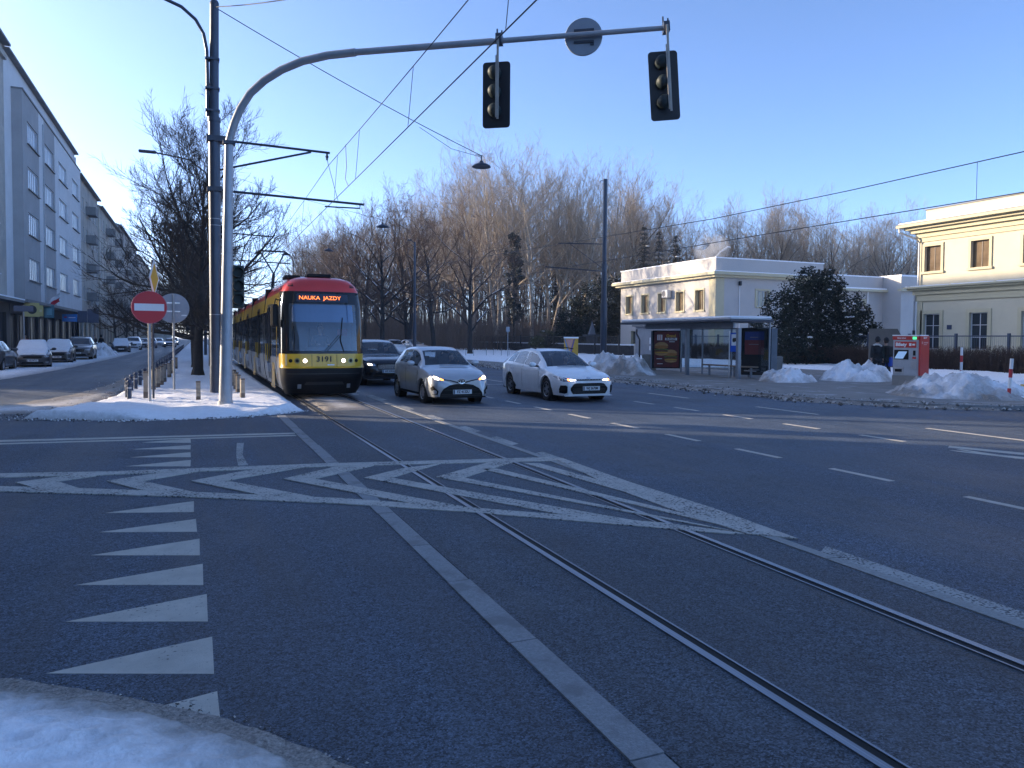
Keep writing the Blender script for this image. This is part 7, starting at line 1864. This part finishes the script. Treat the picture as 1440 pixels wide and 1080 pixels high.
t = thing('curved_post', 'thin dark post with a bent tip left of the burger poster', 'post', (*g(899, 516, ZP), ZP)); b = MB(); b.tube([(0,0,0),(0,0,1.6),(-.15,.1,1.95),(-.13,.1,2.2)], .05, 8); b.build('shaft', BLACK, t)
b = MB(); b.tube([(0,0,0),(0,0,.2)], .08, 8); b.build('base', BLACK, t)

# shop signs, flag and sign backs on the left street
def lp(u, v, X): d = ray(u, v); k = X/d.x; return Vector((X, d.y*k, CAM_H+d.z*k))
def shop_sign(label, u0, u1, v0, v1, X, m_, extra=None, frame=BLACK):
    a, c = lp(u0, (v0+v1)/2, X), lp(u1, (v0+v1)/2, X); z1, z0 = lp((u0+u1)/2, v0, X).z, lp((u0+u1)/2, v1, X).z
    t = thing('shop_sign', label, 'shop sign', (X, (a.y+c.y)/2, (z0+z1)/2), R(0)); return t, z1-z0
def box_sign(label, u, v, Y, w_, h, m_, rz=0, name='shop_sign', cat='shop sign', depth=.12):
    d = ray(u, v); k = Y/d.y; t = thing(name, label, cat, (d.x*k, Y, CAM_H+d.z*k), rz)
    b = MB(); b.rbox(-w_/2, w_/2, -depth/2, depth/2, -h/2, h/2, .02); b.build('box', m_, t); return t
YSG = mat('shop_yellow', (.50, .40, .14), .5, 0, .05, 2); BSG = mat('shop_blue', (.02, .20, .55), .4, 0, .05, 2); TSG = mat('shop_teal', (.03, .14, .18), .4, 0, .1, 2)
t = box_sign('yellow box shop sign projecting from the dark shop front', 44.5, 435.5, 66, 1.05, 1.05, YSG, R(30))
b = MB(); b.lathe([(.28,-.064),(.33,-.064),(.33,-.061),(.28,-.061)], (0,0,0), 20, 'Y'); b.box(-.08, .08, -.066, -.062, -.06, .02); b.box(-.2, .2, -.066, -.062, .06, .1); b.build('emblem', INK, t)
t = box_sign('second narrower yellow shop sign right of the round-emblem one', 55, 437, 68.5, .72, .85, YSG, R(55)); b = MB(); b.box(-.2, .2, -.064, -.0605, -.1, .1); b.build('panel', mat('shop_cream', (.55, .45, .25), .5), t)
t = box_sign('small teal hanging sign under the flag', 69, 438, 74, .75, 1.1, TSG, R(20)); b = MB(); b.box(-.2, .2, -.064, -.0605, -.3, .25); b.build('panel', mat('teal_light', (.10, .30, .34), .5), t)
t = box_sign('bright blue shop sign with a small red mark on the left street', 98, 447, 88, 1.35, .78, BSG, R(12)); b = MB(); b.box(-.5, -.25, -.064, -.0605, .0, .12); b.build('red_mark', SRED, t)
b = MB(); b.box(-.1, .5, -.064, -.0605, .0, .07); b.build('white_mark', WHITEP, t)
for u, v, Y, w_, h, lb in ((116, 445.5, 84, .80, 1.15, 'dark rectangular sign back left of another on the left pavement'), (131, 444.5, 80, .95, 1.3, 'dark rectangular sign back on a post beyond the blue shop sign')):
    t = box_sign(lb, u, v, Y, w_, h, mat('sign_dark_back', (.07, .09, .14), .5), 0, 'sign_back', 'sign', .05); zl = t.location.z
    b = MB(); b.tube([(0,.05,-zl),(0,.05,h/2)], .05, 8); b.build('post', GALV, t)
t = box_sign('small blue street sign on a pole at the left pavement', 33, 434, 52, 1.0, .34, mat('sign_dark_back', (.07, .09, .14), .5), R(10), 'street_sign', 'sign', .04); zl = t.location.z
b = MB(); b.tube([(0,.05,-zl),(0,.05,.2)], .045, 8); b.build('post', GALV, t)
d = ray(70, 420); k = 76/d.y
t = thing('flag', 'red and white flag hanging over the shop fronts on the left', 'flag', (d.x*k, 76, CAM_H+d.z*k))
b = MB(); b.tube([(-1.0, 0, -.9), (.75, 0, .5)], .025, 6); b.build('flagpole', SILVER, t)
def cloth(off):
    b = MB(); rg = []
    for i in range(9):
        f_ = i/8; rg.append([(lerp(-.4, .75, f_)+.05*math.sin(j*1.7+i), .10*math.sin(i*1.1+j*.9), lerp(-.42, .5, f_)-.06-j*.13-off) for j in range(4)])
    b.loft(rg, False); return b
cloth(.28).build('red_stripe', mat('flag_red', (.50, .02, .04), .8), t, 180); cloth(-.06).build('white_stripe', mat('flag_white', (.7, .68, .7), .8), t, 180)

# thin smoke over the park house roof
b = MB(); b.ball((0,0,0), (1.7, 1.7, 1.6), 16, 12); b.ball((-1.2,0,1.4), (1.0, 1.2, 1.5), 12, 8)
sm_ = bpy.data.materials.new('smoke'); sm_.use_nodes = True; n = sm_.node_tree.nodes; n.clear()
o_ = n.new('ShaderNodeOutputMaterial'); v_ = n.new('ShaderNodeVolumePrincipled'); tc = n.new('ShaderNodeTexCoord'); ns = n.new('ShaderNodeTexNoise'); ns.inputs['Scale'].default_value = .9; ns.inputs['Detail'].default_value = 4
mr = n.new('ShaderNodeMapRange'); mr.inputs['From Min'].default_value = .42; mr.inputs['From Max'].default_value = .7; mr.inputs['To Max'].default_value = 1.4
ln = n.new('ShaderNodeVectorMath'); ln.operation = 'LENGTH'; fo = n.new('ShaderNodeMapRange'); fo.inputs['From Min'].default_value = .6; fo.inputs['From Max'].default_value = 1.9; fo.inputs['To Min'].default_value = 1; fo.inputs['To Max'].default_value = 0
mu = n.new('ShaderNodeMath'); mu.operation = 'MULTIPLY'; L_k = sm_.node_tree.links
L_k.new(tc.outputs['Object'], ns.inputs['Vector']); L_k.new(ns.outputs[0], mr.inputs['Value']); L_k.new(tc.outputs['Object'], ln.inputs[0]); L_k.new(ln.outputs['Value'], fo.inputs['Value'])
L_k.new(mr.outputs[0], mu.inputs[0]); L_k.new(fo.outputs[0], mu.inputs[1]); L_k.new(mu.outputs[0], v_.inputs['Density']); v_.inputs['Color'].default_value = (.9, .9, .92, 1); L_k.new(v_.outputs[0], o_.inputs['Volume'])
o = b.build('smoke', sm_); struct(o, 'stuff'); p = pt(1001, 68); o.location = (p[0]+1, p[1]+1.5, htop(1001, 350, 68)+.1)
# ------------------------------------------------------------------ winter air
hz_ = bpy.data.materials.new('haze'); hz_.use_nodes = True; n = hz_.node_tree.nodes; n.clear()
o_ = n.new('ShaderNodeOutputMaterial'); v_ = n.new('ShaderNodeVolumePrincipled'); v_.inputs['Density'].default_value = .00045; v_.inputs['Color'].default_value = (.86, .90, 1, 1); v_.inputs['Anisotropy'].default_value = .2
hz_.node_tree.links.new(v_.outputs[0], o_.inputs['Volume'])
b = MB(); b.box(-905, 905, -905, 905, -1.2, 40); struct(b.build('haze', hz_), 'stuff')
